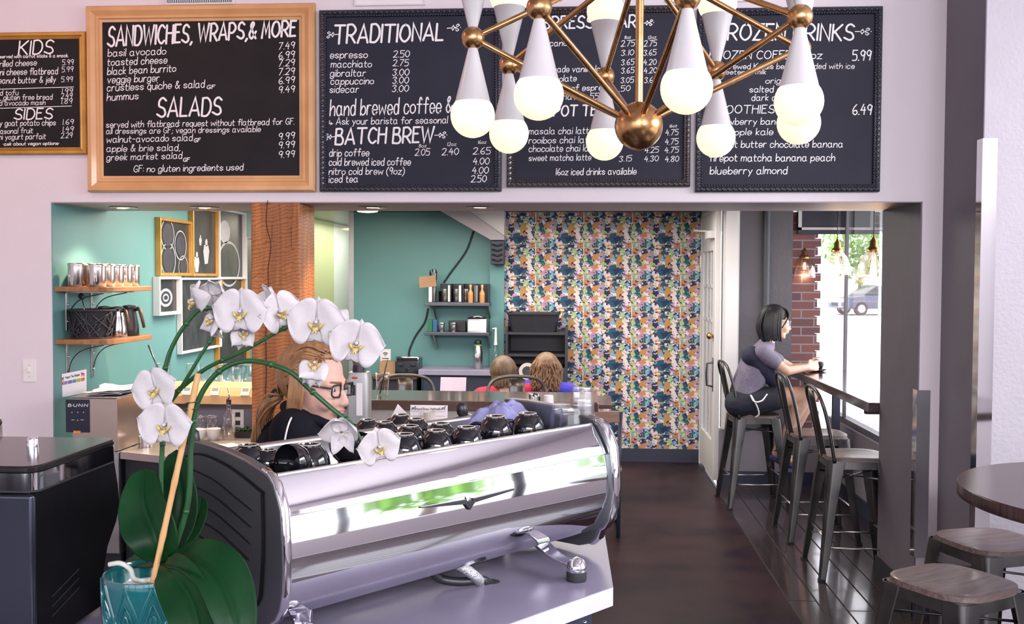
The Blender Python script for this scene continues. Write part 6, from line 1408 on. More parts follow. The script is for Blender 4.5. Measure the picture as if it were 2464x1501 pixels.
for z in (.35, 1.15, 1.85): m = MB(); m.cyl((xd0-.006, dy1-.01, z-.05), (xd0-.006, dy1-.01, z+.05), .009, n=10); m.build('hinge', steel, dt, world=True, smooth=40)
# transom above the door and its frame
m = MB(); m.bx(XA-.05, XA+.01, YD-.02, YK, 2.27, 2.31); m.bx(XA-.05, XA+.01, YK-.03, YK, 0, 2.3)
struct(m.build('door_1', white_paint))
t = thing('white_cabinet', 'tall white wall cupboard with a small knob between door and grey wall', 'cupboard', ((XA+xb0)/2, YA, .45))
m = MB(); m.bx(XA+.02, xb0-.02, YA-.03, YA+.12, .46, 2.29); m.build('body', white_paint, t, world=True)
m = MB(); m.bx(XA+.03, xb0-.035, YA-.05, YA-.03, .47, 2.285); dr = m.build('door', white_paint, t, world=True, bevel=.003)
p = onY(1748, 818, YA-.07); m = MB(); m.cyl((p.x, YA-.05, p.z), (p.x, YA-.085, p.z), .017, .022, 16); k_ = m.build('knob', steel, None, smooth=40); k_.parent = dr
m = MB(); m.tube([(xb0+.20, YA-.02, .45), (xb0+.20, YA-.02, 2.4)], .028, 14); tag(m.build('conduit_pipe', M('dark_pipe_paint', (.05, .05, .065), .5, c2=(.065, .065, .08), scale=9), smooth=40), 'dark painted vertical pipe on the grey wall behind the seated woman', 'pipe')
# window bar
WB0, WB1, WZ = 1.63, XW-.005, 1.0
t = thing('window_bar', 'narrow dark glossy wooden bar along the bright window', 'bar', (1.78, 6.9, 0))
bar_gloss = wood('glossy_window_bar', (.05, .03, .03), (.12, .075, .07), 3, 1, .15, coat=.8)
m = MB(); m.bx(WB0, WB1, YB+.01, YA-.02, WZ-.055, WZ); m.build('top', bar_gloss, t, world=True, bevel=.004)
for y in (6.02, 7.62): m = MB(); m.bx(1.90, 1.95, y-.025, y+.025, 0, WZ-.055); m.build('leg', navy_paint, t, world=True); m = MB(); m.bx(WB0+.06, 1.95, y-.02, y+.02, WZ-.10, WZ-.055); m.build('bracket_arm', navy_paint, t, world=True)
# stools
for (x, y, rz, lab) in ((1.31, 7.60, 4, 'metal bar stool under the woman in shorts by the window'), (1.565, 6.68, 2, 'empty hoop backed stool in the middle of the window bar'), (1.585, 5.88, 0, 'empty hoop backed stool nearest the grey opening edge at the window bar')):
    stool((x, y, 0), R(rz), lab, 'wood seated metal stools at the window bar', True, .69)
stool((1.30, 3.53, 0), R(33), 'nearest backless metal stool with weathered wood seat in the corner before the table', 'backless stools at the round table', False, .66)
stool((1.655, 4.10, 0), R(20), 'backless metal stool with wood seat behind the near one, under the round table edge', 'backless stools at the round table', False, .66)
# round table
t = thing('round_table', 'round dark varnished wooden bar table at the right edge', 'table', (1.86, 3.37, 0))
m = MB(); m.lathe([(0, .955), (.565, .955), (.575, .96), (.575, .998), (.572, 1.002), (0, 1.002)], n=96); m.build('top', M('varnished_table', (.022, .010, .011), .2, c2=(.07, .038, .036), scale=5, stretch=(1.5, 16, 1), spec=.3), t, smooth=40)
m = MB(); m.cyl((0, 0, .02), (0, 0, .955), .045, n=24); m.build('pedestal', dark_steel, t, smooth=40)
m = MB(); m.lathe([(0, 0), (.27, 0), (.27, .012), (.06, .03), (0, .03)], n=40); m.build('base', dark_steel, t, smooth=40)
# pendants over the window bar
pg = glass('pendant_glass', (1, .97, .93), .03, .2); fil = M('glowing_filament', (1, .7, .4), .4, emit=28, ecol=(1, .62, .28)); bulbm = glass('bulb_glass', (1, .9, .75), .02, .15)
pf = None
for px, py, X, lab in ((1935, 668, 1.86, 'in front of the brick pier'), (2014, 661, 1.80, 'middle one, before the window mullion'), (2101, 668, 1.79, 'beside the grey opening edge')):
    p = onX(px, py, X); l_ = 'glass pendant lamp with brass cap over the window bar, '+lab
    if pf is None:
        t = pf = thing('pendant_lamp', l_, 'lamp', group='glass pendant lamps over the window bar')
        m = MB(); m.lathe([(.094, 0), (.095, .004), (.086, .07), (.066, .125), (.040, .155), (.036, .162)], n=32); m.build('shade', pg, t, smooth=60, solid=.003)
        m = MB(); m.tube([(.0945*math.cos(q*PI/14), .0945*math.sin(q*PI/14), .001) for q in range(28)], .0022, 6, closed=True); m.build('shade_rim', tumbler, t, smooth=True)
        m = MB(); m.lathe([(.040, .158), (.041, .165), (.036, .18), (.024, .192), (.022, .225), (.012, .235), (.006, .25), (0, .25)], n=24); m.build('cap', brass, t, smooth=50)
        m = MB(); m.tube([(0, 0, .245), (0, 0, 1.2)], .0032, 8); m.build('cord', black_plastic, t, smooth=True)
        m = MB(); m.lathe([(.012, .160), (.014, .14), (.030, .095), (.031, .075), (.022, .052), (0, .045)], n=22); m.build('bulb', bulbm, t, smooth=60)
        m = MB()
        for q in range(8): a = q*PI/4; m.tube([(.006*math.cos(a), .006*math.sin(a), .125), (.013*math.cos(a), .013*math.sin(a), .07)], .0012, 5)
        m.build('filament', fil, t); o = t
    else: o = dup(pf, label=l_)
    o.location = p; light('pendant_glow', 'POINT', (p.x, p.y, p.z+.02), 1.2, (1, .66, .38), size=(.02, .02))
    for ch in o.children:
        if ch.name.startswith('cord'): ch.scale = (1, 1, (2.30-p.z)/1.2)
# cup and saucer of the woman
cp = onZ(1970, 884, WZ+.01); CUPP = onZ(1968, 893, WZ)
t = thing('coffee_cup', 'black coffee cup held by the woman at the window bar', 'cup', (CUPP.x, CUPP.y, WZ+.012))
m = MB(); m.lathe([(.022, 0), (.028, .004), (.042, .03), (.046, .058), (.044, .058), (.038, .03), (.02, .008), (0, .008)], n=28); m.build('bowl', porcelain_black, t, smooth=50)
m = MB(); m.lathe([(.0435, .052), (0, .0525)], n=28); m.build('coffee', M('milky_coffee', (.5, .33, .2), .4, c2=(.6, .42, .28), scale=30), t)
t = thing('saucer', 'black saucer under the cup on the window bar', 'saucer', CUPP)
m = MB(); m.lathe([(.035, .001), (.05, .003), (.075, .012), (.0745, .014), (.048, .006), (0, .006)], n=30); m.build('plate', porcelain_black, t, smooth=50)
# ------------------------------------------------------------------ outdoors
pave = M('bright_pavement', (.62, .60, .58), .8, c2=(.72, .70, .68), scale=3, bump=.1)
m = MB(); m.bx(2.2, 90, -40, 130, -.12, -.06); m.bx(XA+.1, 2.2, YA+.3, 130, -.12, -.06); struct(m.build('ground_pavement', pave))
m = MB(); m.bx(-30, 30, -40, -2.9, -.12, -.06); struct(m.build('ground_street', M('street_asphalt', (.30, .30, .31), .8, c2=(.36, .36, .37), scale=2)))
aw = M('dark_awning', (.018, .02, .04), .5, c2=(.03, .03, .05), scale=8)
AY = YA+.12; z0, z1 = onY(2000, 553, AY).z, 2.9
t = thing('awning', 'dark awning panel with white border outside the window', 'awning', (2.4, AY, z0))
m = MB(); m.bx(onY(1921, 500, AY).x, 3.6, AY, AY+.05, z0, z1); m.build('panel', aw, t, world=True)
m = MB(); xa = onY(1921, 500, AY).x; m.bx(xa, xa+.028, AY-.012, AY, z0, z1); m.bx(xa, 3.6, AY-.012, AY, z0, z0+.02); m.build('white_border', white_paint, t, world=True)
m = MB(); m.bx(xa, 3.6, AY, AY+.04, z0-.035, z0); m.build('valance_rail', aw, t, world=True)
# parked car
car = thing('parked_car', 'dark blue grey car parked across the street beyond the window', 'car', (14.6, 50, -.06), R(14))
cp_ = M('car_paint', (.10, .12, .19), .25, .3, c2=(.12, .14, .22), scale=3, coat=.6); cg = M('car_glass', (.03, .04, .05), .1, c2=(.05, .06, .07), scale=4)
def carbody(prof, w, mat, name, wtop=None):
    rings = []
    for y, k in ((-w, .94), (-w*.93, 1), (w*.93, 1), (w, .94)): rings.append([Vector((x*k, y, .30+(z-.30)*(.97 if abs(y) > w*.95 else 1))) for x, z in prof])
    m = MB(); m.loft(rings); return m.build(name, mat, car, smooth=35, bevel=.03)
carbody([(-2.2, .32), (-2.25, .6), (-2.1, .84), (-1.2, .95), (1.2, .97), (2.05, .92), (2.2, .6), (2.15, .32)], .88, cp_, 'body')
carbody([(-1.25, .94), (-.55, 1.40), (.75, 1.42), (1.55, .96)], .76, cg, 'cabin'); carbody([(-.52, 1.395), (-.3, 1.45), (.6, 1.46), (.78, 1.415)], .74, cp_, 'roof')
for x in (-1.4, 1.4):
    for y in (-.80, .80):
        m = MB(); m.cyl((x, y-.1, .32), (x, y+.1, .32), .32, n=28); w_ = m.build('wheel', rubber, car, smooth=40); m = MB(); m.cyl((x, y-.11, .32), (x, y+.11, .32), .2, n=24); h_ = m.build('hubcap', steel, None, smooth=40); h_.parent = w_
for y in (-.6, .6): m = MB(); m.ball((-2.18, y, .68), (.07, .2, .1), 14); m.build('headlamp', white_plastic, car, smooth=True)
m = MB(); m.box((-2.24, 0, .52), (.05, .9, .16)); m.build('grille', black_plastic, car, bevel=.02)
# trees: one beyond the window, two in the street behind the viewer that the steel reflects
tleaf = M('sunny_foliage', (.10, .30, .03), .6, c2=(.30, .55, .08), scale=6, amt=.6); bark_m = M('tree_bark', (.09, .06, .045), .9, c2=(.14, .1, .08), scale=14)
def tree(loc, h, r, label, seed):
    t = thing('street_tree', label, 'tree', loc); rr = random.Random(seed)
    m = MB(); m.tube([(0, 0, 0), (.03, .02, h*.35), (-.04, 0, h*.62)], [.12, .09, .05], 10); m.build('trunk', bark_m, t, smooth=True)
    m = MB()
    for k in range(900):
        d = Vector((rr.gauss(0, 1), rr.gauss(0, 1), rr.gauss(0, .8))); d = d.normalized()*r*(.55+.45*rr.random())*(1+.18*math.sin(5*d.x+3*d.z)); c = Vector((0, 0, h*.68))+d
        a = Vector((rr.uniform(-1, 1), rr.uniform(-1, 1), rr.uniform(-1, 1))).normalized(); b = a.orthogonal().normalized(); s = rr.uniform(.09, .2)*r/1.4
        m.add([c-a*s, c+b*s*.5, c+a*s, c-b*s*.5], [(0, 1, 2, 3)])
    m.build('foliage', tleaf, t)
tree((16.4, 60, -.06), 5.2, 2.0, 'leafy green tree across the street beyond the window', 1)
tree((8.6, 2.2, -.06), 2.7, 1.0, 'green street tree outside the side window, reflected in the espresso machine', 2); tree((9.4, 4.6, -.06), 2.5, .7, 'smaller street tree beyond the side window', 3)
# wire chair outside
oc = thing('outdoor_chair', 'black wire chair on the bright pavement outside the window', 'chair', (2.75, 8.1, -.06), R(60))
for sx in (-1, 1):
    m = MB(); m.tube([(.2*sx, -.2, 0), (.19*sx, -.18, .45), (.17*sx, -.24, .80), (.10*sx, -.26, .9), (0, -.265, .92)], .012, 8); m.build('rear_leg', black_paint, oc, smooth=True); m = MB(); m.tube([(.2*sx, .22, 0), (.18*sx, .2, .45)], .012, 8); m.build('front_leg', black_paint, oc, smooth=True)
m = MB(); m.lathe([(.0, .45), (.21, .45), (.22, .455), (.21, .462), (0, .462)], n=28); m.build('seat', black_paint, oc, smooth=40)
m = MB()
for x in (-.09, -.03, .03, .09): m.tube([(x, -.2, .46), (x, -.255, .88)], .005, 6)
m.build('back_wire', black_paint, oc, smooth=True)
# ================================================================== people
skin_b = M('fair_skin', (.62, .36, .28), .5, c2=(.68, .41, .33), scale=30, sss=.15)
skin_w = M('tan_skin', (.60, .36, .26), .5, c2=(.66, .41, .31), scale=30, sss=.15)
lips_m = M('lips', (.48, .17, .16), .4, c2=(.52, .2, .19), scale=40)
eye_w = M('eye_white', (.75, .72, .7), .2, c2=(.78, .75, .73), scale=40); iris_m = M('iris', (.05, .06, .06), .15, c2=(.07, .08, .08), scale=90)
hair_blonde = M('strawberry_blonde_hair', (.17, .072, .028), .45, c2=(.40, .21, .09), scale=60, stretch=(1, 1, .3))
hair_black = M('black_hair', (.004, .004, .007), .5, c2=(.009, .009, .013), scale=50)
hair_brown = M('ash_brown_hair', (.06, .034, .018), .5, c2=(.17, .10, .055), scale=45, stretch=(1, 1, .3))
hair_curl = M('light_brown_curls', (.08, .036, .016), .45, c2=(.25, .125, .055), scale=45)
def frame(pos, fdir, tilt=0, roll=0):      # head frame: x forward, y left, z up
    a = math.atan2(fdir[1], fdir[0])
    return Matrix.Translation(pos) @ Euler((roll, tilt, a)).to_matrix().to_4x4()
class Fig(MB):
    def limb(s, pts, rs, n=14):
        for a, b, ra, rb in zip(pts[:-1], pts[1:], rs[:-1], rs[1:]): s.cap(Vector(a), Vector(b), ra, rb, n)
        return s
    def xball(s, mtx, c, r, n=16):
        k = MB(); k.ball(c, r, n); k.bm.transform(mtx); me = bpy.data.meshes.new('tmp'); k.bm.to_mesh(me); k.bm.free(); s.bm.from_mesh(me); bpy.data.meshes.remove(me); return s
    def head(s, H, f=1.0):
        for c, r in (((-.012, 0, .03), (.098, .076, .092)), ((.030, 0, -.02), (.064, .061, .088)), ((.038, 0, -.078), (.044, .045, .034)), ((.066, 0, -.098), (.018, .021, .018)), ((.092, .0, -.062), (.012, .022, .014))): s.xball(H, c, r)
        s.cap(H @ Vector((.088, 0, .008)), H @ Vector((.109, 0, -.034)), .008, .0125, 10)
        for y in (-1, 1):
            s.xball(H, (.100, y*.010, -.038), (.011, .009, .008), 10); s.cap(H @ Vector((.086, y*.014, .020)), H @ Vector((.070, y*.046, .018)), .010, .010, 10)
            s.xball(H, (.076, y*.031, .0115), (.0125, .0150, .0065), 10); s.xball(H, (.075, y*.031, -.0075), (.0115, .0140, .005), 10); s.xball(H, (.062, y*.036, -.034), (.030, .024, .028), 12); s.xball(H, (-.008, y*.077, -.012), (.018, .008, .030), 10)
        return s
    def hand(s, wrist, d, palmn, L=.17, curl=.5, thumb=1):   # palm with five bent fingers
        d = Vector(d).normalized(); n = Vector(palmn).normalized(); sd = d.cross(n).normalized(); w = Vector(wrist)
        for k in (-1.2, -.4, .4, 1.2): s.cap(w+sd*k*.010, w+d*.085+sd*k*.019, .014, .0125, 8)
        for i, (k, l) in enumerate(((-1.5, .058), (-.5, .076), (.5, .082), (1.5, .074))):
            b = w+d*.088+sd*k*.0195; p = [b]; dd = d.copy()
            for q in range(3): dd = (dd+n*curl*.55).normalized(); p.append(p[-1]+dd*l*(.45, .32, .26)[q])
            s.limb(p, [.0095, .009, .0082, .0072], 8)
        b = w+d*.025+sd*thumb*.022; s.limb([b, b+(d*.6+sd*thumb*.9+n*.4).normalized()*.04, b+(d*1.3+sd*thumb*.9+n*1.1).normalized()*.075], [.012, .0105, .0085], 8)
        return s
def face_parts(p, H, lip=lips_m, eyes=True):
    if eyes:
        m = Fig()
        for y in (-1, 1): m.xball(H, (.0775, y*.031, .002), (.0115, .0125, .0085), 12)
        m.build('eyes', eye_w, p, world=True, smooth=True)
        m = Fig()
        for y in (-1, 1): m.xball(H, (.0865, y*.031, .002), (.0038, .0055, .0056), 10)
        m.build('iris', iris_m, p, world=True, smooth=True)
    m = Fig(); m.xball(H, (.0975, 0, -.0580), (.0066, .020, .0038), 12); m.xball(H, (.0965, 0, -.0660), (.0068, .017, .0046), 12); m.build('lips', lip, p, world=True, smooth=True)
def hair_cap(H, mat, p, grow=.012, front=.052, low=-.03, name='hair', strands=None, seed=1, r=.006):
    m = Fig(); m.xball(H, (-.014, 0, .032), (.098+grow, .078+grow, .092+grow), 40)
    Hi = H.inverted()
    kill = [f for f in m.bm.faces if (lambda q: (q.x > front-.3*max(0, q.z-.06) and q.z < .085) or (q.z < low and q.x > -.02) or (q.x > .022 and q.z < .028) or (q.x > -.045 and q.z < .0) or q.z < low-.05)(Hi @ f.calc_center_median())]
    bmesh.ops.delete(m.bm, geom=kill, context='FACES')
    if strands:
        for P in strands: m.tube(spline([H @ Vector(q) for q in P], 5), [r*min(1, .15+.35*i)*(1-.55*i/((len(P)-1)*5)) for i in range((len(P)-1)*5+1)], 6)
    return m.build(name, mat, p, world=True, smooth=True, solid=.004)
def spectacles(H, p, mat):
    m = Fig()
    for y in (-1, 1):
        L_ = [H @ Vector((.106-.012*abs(c), y*.033+.024*c, .002+.019*s_*(1 if s_ > 0 else .9))) for c, s_ in [(math.copysign(abs(math.cos(a))**.55, math.cos(a)), math.copysign(abs(math.sin(a))**.55, math.sin(a))) for a in [2*PI*k/24 for k in range(24)]]]
        m.tube(L_, .0026, 6, closed=True); m.tube([H @ Vector((.096, y*.056, .010)), H @ Vector((.03, y*.078, .012)), H @ Vector((-.02, y*.082, -.002))], .0026, 6)
    m.tube([H @ Vector((.106, -.010, .006)), H @ Vector((.110, 0, .009)), H @ Vector((.106, .010, .006))], .0024, 6)
    m.build('spectacles', mat, p, world=True, smooth=True)
# ------------------------------------------------------------------ barista
BYd = 2.85
Hc = onY(756, 926, BYd); Hb = frame(Hc, (math.cos(R(-17)), math.sin(R(-17))), R(7))
ba = thing('person', 'barista with ponytail, glasses and black jacket bending behind the espresso machine', 'person', (-.84, 2.93, 0))
def Pb(x, y, dy=0): return onY(x, y, BYd+dy)
neck = Pb(733, 1020); hipc = Vector((-.90, 2.95, .90)); chest = Vector((-.845, 2.93, 1.17))
m = Fig(); m.head(Hb); m.limb([Hb @ Vector((-.02, 0, -.05)), neck], [.054, .058]); m.limb([neck, chest], [.07, .115]); m.limb([chest+Vector((0, .06, 0)), hipc+Vector((0, .05, 0))], [.10, .11]); m.limb([chest-Vector((0, .06, 0)), hipc-Vector((0, .05, 0))], [.10, .11])
sh = [Vector((-.812, 2.93+s_*.165, 1.262)) for s_ in (-1, 1)]
for s_, q in zip((-1, 1), sh):
    m.limb([neck-Vector((0, 0, .03)), q], [.06, .052]); el_ = q+Vector((.03, s_*.03, -.27)); wr = q+Vector((.21, -s_*.03, -.30)); m.limb([q, el_, wr], [.05, .040, .027]); m.hand(wr, (1, -s_*.1, -.05), (0, -s_*.3, -1), curl=.6, thumb=-s_)
    h_ = hipc+Vector((0, s_*.085, -.03)); kn = Vector((-.86, 2.95+s_*.10, .47)); an = Vector((-.91, 2.95+s_*.10, .08)); m.limb([h_, kn, an], [.095, .058, .038]); m.limb([an, an+Vector((.02, 0, -.045)), an+Vector((.15, 0, -.055))], [.036, .034, .024])
m.build('body', skin_b, ba, world=True, remesh=.0065, smo=3)
jk = M('black_jacket', (.005, .005, .009), .8, c2=(.010, .010, .017), scale=25, spec=.15, bump=.3, bscale=120)
m = Fig(); m.limb([neck+Vector((-.004, 0, -.012)), chest], [.080, .13]); m.limb([chest+Vector((0, .06, 0)), hipc+Vector((0, .05, -.02))], [.115, .125]); m.limb([chest-Vector((0, .06, 0)), hipc-Vector((0, .05, .02))], [.115, .125])
for s_, q in zip((-1, 1), sh): m.limb([neck-Vector((0, 0, .03)), q], [.073, .066]); el_ = q+Vector((.03, s_*.03, -.27)); wr = q+Vector((.19, -s_*.025, -.30)); m.limb([q, el_, wr], [.066, .053, .040])
m.build('jacket', jk, ba, world=True, remesh=.008, smo=3)
m = Fig()
for s_ in (-1, 1): h_ = hipc+Vector((0, s_*.085, -.03)); kn = Vector((-.86, 2.95+s_*.10, .47)); an = Vector((-.91, 2.95+s_*.10, .08)); m.limb([h_, kn, an], [.108, .07, .055])
m.build('trousers', navy_paint, ba, world=True, remesh=.012, smo=3)
m = Fig()
for s_ in (-1, 1): an = Vector((-.91, 2.95+s_*.10, .08)); m.limb([an+Vector((-.01, 0, -.03)), an+Vector((.05, 0, -.042)), an+Vector((.16, 0, -.048))], [.044, .040, .032])
m.build('shoes', black_plastic, ba, world=True, remesh=.008, smo=2)
# white piping on the near shoulder and the collar
m = MB(); m.tube(spline([onY(x, y, Y) for x, y, Y in ((704, 1000, 2.735), (696, 1016, 2.70), (689, 1040, 2.69), (684, 1066, 2.685))], 6), .0028, 6); m.build('white_piping', chalk, ba, world=True, smooth=True)
m = MB(); cpts = [neck+Vector((.066*math.cos(a)+.012, .062*math.sin(a), .03+.022*math.cos(a+PI))) for a in [k*PI/12 for k in range(24)]]; m.tube(cpts, .017, 10, closed=True); m.build('collar', jk, ba, world=True, smooth=True)
face_parts(ba, Hb); spectacles(Hb, ba, black_plastic)
rr = random.Random(7); tie_ = Vector((-.118, 0, -.055)); ST = []
for k in range(300):
    ph = rr.uniform(-1.3, 1.3); v0 = rr.uniform(-.02, 1)
    a0 = Vector((.070-.022*abs(ph)-.03*(1-v0)*abs(ph), .083*math.sin(ph)*.96, .080+.045*math.cos(ph)*v0-.035*abs(ph)*(1-v0)))
    mid = Vector((-.045, .087*math.sin(ph), .120*math.cos(ph)*(.65+.35*v0)+.005)); ST.append([a0, (a0+mid)/2+Vector((0, .006*math.sin(ph), .020)), mid, (mid*.45+tie_*.55)+Vector((-.012, 0, .012)), tie_])
for s_ in (-1, 1):
    for k in range(40): x = rr.uniform(-.035, .012); ST.append([(x, s_*.080, .05), (x+.006, s_*.085, -.01), (x+.004, s_*.082, -.06), (x+rr.uniform(-.03, .022), s_*(.072+rr.uniform(-.006, .006)), -.10-rr.uniform(0, .08))])
hair_cap(Hb, hair_blonde, ba, .007, .050, -.045, strands=ST, r=.0027)
m = Fig(); 
for k in range(150):
    y = rr.gauss(0, .013); z = rr.gauss(0, .012); L_ = [tie_+Vector((.01, y*.4, z*.4)), tie_+Vector((-.025, y, -.02+z)), tie_+Vector((-.040, y*1.5, -.07+z)), tie_+Vector((-.036+rr.uniform(-.012, .012), y*1.7, -.14)), tie_+Vector((-.022+rr.uniform(-.02, .02), y*1.2, -.185-rr.uniform(0, .05)))]
    P = spline([Hb @ q for q in L_], 5); m.tube(P, [.0034*(1-.75*(i/len(P))**2) for i in range(len(P))], 6)
m.build('ponytail', hair_blonde, ba, world=True, smooth=True)
m = MB(); m.tube([Hb @ (tie_+Vector((-.012+.0*math.cos(a), .019*math.cos(a), .019*math.sin(a)))) for a in [k*PI/8 for k in range(16)]], .005, 6, closed=True); m.build('hair_tie', black_plastic, ba, world=True, smooth=True)
m = Fig()
for y in (-1, 1): m.cap(Hb @ Vector((.097, y*.016, .024)), Hb @ Vector((.082, y*.046, .026)), .0032, .0025, 6)
m.build('eyebrows', hair_blonde, ba, world=True, smooth=True)
# ------------------------------------------------------------------ woman on the stool at the window
WY = 7.56
def Pw(x, y, dy=0): return onY(x, y, WY+dy)
wo = thing('person', 'woman with black bob, glasses, grey top and black shorts on window stool', 'person', (1.31, 7.6, .69))
Hw = frame(Pw(1866, 777), (1, .03), R(4))
hips = [Pw(1792, 968, s_*.085) for s_ in (-1, 1)]; kn = [Pw(1938, 948, -.085), Pw(1950, 946, .09)]; an = [Pw(1873, 1076, -.07), Pw(1890, 1078, .08)]
shw = [Pw(1834, 847, s_*.155) for s_ in (-1, 1)]; elw = [Pw(1893, 893, -.17), Pw(1905, 886, .16)]; wrw = [Pw(1942, 884, -.06), Pw(1946, 880, .06)]
nk = Pw(1843, 832); ch_ = Pw(1824, 868); wa = Pw(1798, 925)
def torso(m, g=0):
    m.limb([nk, ch_], [.06+g*.6, .105+g])
    for s_ in (-1, 1): d = Vector((0, s_*.055, 0)); m.limb([ch_+d, wa+d*.9, wa.lerp((hips[0]+hips[1])/2, .5 if g else 1)+d*(1 if g else 1.2)], [.10+g, .093+g, .102+g]); m.xball(Matrix(), Pw(1856, 888, s_*.065), (.052+g, .06+g, .055+g), 14)
m = Fig(); m.head(Hw); m.limb([Hw @ Vector((-.022, 0, -.05)), nk], [.050, .054]); torso(m)
for i, s_ in enumerate((-1, 1)):
    m.limb([nk-Vector((0, 0, .02)), shw[i]], [.055, .048]); m.limb([shw[i], elw[i], wrw[i]], [.046, .036, .025])
    tgt = Vector((CUPP.x, CUPP.y+s_*.04, WZ+.045)); m.hand(wrw[i], tgt-wrw[i]+Vector((0, s_*.01, .0)), (.25, -s_*1, -.1), curl=.42, thumb=-s_)
    m.limb([hips[i], kn[i], an[i]], [.092, .062, .036]); m.limb([kn[i].lerp(an[i], .25)+Vector((-.012, 0, 0)), kn[i].lerp(an[i], .55)], [.058, .043]); m.limb([an[i], an[i]+Vector((-.02, 0, -.045)), an[i]+Vector((.05, 0, -.085)), an[i]+Vector((.115, 0, -.115))], [.036, .030, .027, .020])
    m.limb([hips[i]+Vector((-.05, 0, -.01)), hips[i]+Vector((.02, 0, -.03))], [.085, .085])
m.build('body', skin_w, wo, world=True, remesh=.0075, smo=3)
top_m = M('heather_mauve_top', (.14, .12, .18), .8, c2=(.20, .175, .25), scale=80, bump=.3, bscale=40); navy_k = M('navy_knit', (.012, .012, .035), .8, c2=(.02, .02, .05), scale=40)
m = Fig(); torso(m, .013)
for i in (0, 1): m.limb([nk-Vector((0, 0, .02)), shw[i]], [.064, .060]); m.limb([shw[i], shw[i].lerp(elw[i], .52)], [.060, .054])
m.build('top', top_m, wo, world=True, remesh=.008, smo=3)
m = Fig(); m.limb([Pw(1812, 858, -.105), Pw(1838, 886, -.10), Pw(1860, 912, -.06)], [.075, .074, .06]); m.limb([Pw(1808, 856, .0), Pw(1810, 857, -.115)], [.078, .074]); m.build('navy_panel', navy_k, wo, world=True, remesh=.008, smo=4)
shorts_m = M('black_shorts', (.010, .011, .024), .75, c2=(.016, .018, .034), scale=30)
m = Fig()
for i in (0, 1): m.limb([hips[i]+Vector((-.045, 0, -.008)), hips[i].lerp(kn[i], .12), hips[i].lerp(kn[i], .46)], [.106, .110, .092])
m.limb([wa.lerp((hips[0]+hips[1])/2, .72)+Vector((0, .06, 0)), wa.lerp((hips[0]+hips[1])/2, .72)-Vector((0, .06, 0))], [.110, .110])
m.build('shorts', shorts_m, wo, world=True, remesh=.009, smo=3)
m = MB(); 
for pts in ([(1806, 950, -.19), (1815, 966, -.205), (1833, 964, -.20), (1846, 948, -.175)], [(1808, 952, -.195), (1822, 978, -.20), (1826, 996, -.185), (1818, 1004, -.16)]): m.tube(spline([Pw(*q) for q in pts], 6), .0058, 6)
m.build('white_trim', chalk, wo, world=True, smooth=True)
sand = M('blue_sandal', (.05, .06, .22), .6, c2=(.07, .08, .27), scale=20)
m = Fig()
for i in (0, 1):
    a = an[i]; m.limb([a+Vector((-.045, 0, -.075)), a+Vector((.04, 0, -.118)), a+Vector((.125, 0, -.148))], [.022, .024, .020]); 
    m.tube([a+Vector((.036*math.cos(q), .036*math.sin(q), -.012+.012*math.cos(q))) for q in [k*PI/8 for k in range(16)]], .009, 6, closed=True); m.tube([a+Vector((.075, -.03, -.118)), a+Vector((.07, 0, -.068)), a+Vector((.075, .03, -.118))], .010, 6)
m.build('sandals', sand, wo, world=True, remesh=.007, smo=2)
face_parts(wo, Hw); spectacles(Hw, wo, greyl)
ST = []
for k in range(240):
    ph = rr.uniform(-1.5, 1.5); s_ = math.copysign(1, ph); back = rr.random()
    if back < .55: x = rr.uniform(-.10, .02); ST.append([(x*.4, .02*s_, .125), (x*.9, s_*.085, .07), (x*1.05, s_*.100, -.01), (x*1.05+.005, s_*.096, -.07), (x+.02, s_*.082, -.115-rr.uniform(0, .02))])
    else: y = rr.uniform(-.07, .07); k_ = rr.uniform(.74, 1); ST.append([(-.02, y*.5, .128), (-.095*k_, y, .085), (-.128*k_, y*1.1, .0), (-.125*k_, y*1.1, -.07), (-.095*k_, y, -.125-rr.uniform(0, .02))])
for k in range(24): y = rr.uniform(-.075, .075); ST.append([(.0, y*.4, .128), (.06, y*.7, .105), (.078, y*1.05, .065), (.062, math.copysign(.085, y), .03), (.03, math.copysign(.092, y), -.03)])
hair_cap(Hw, hair_black, wo, .016, .050, -.06, strands=ST, r=.0052)
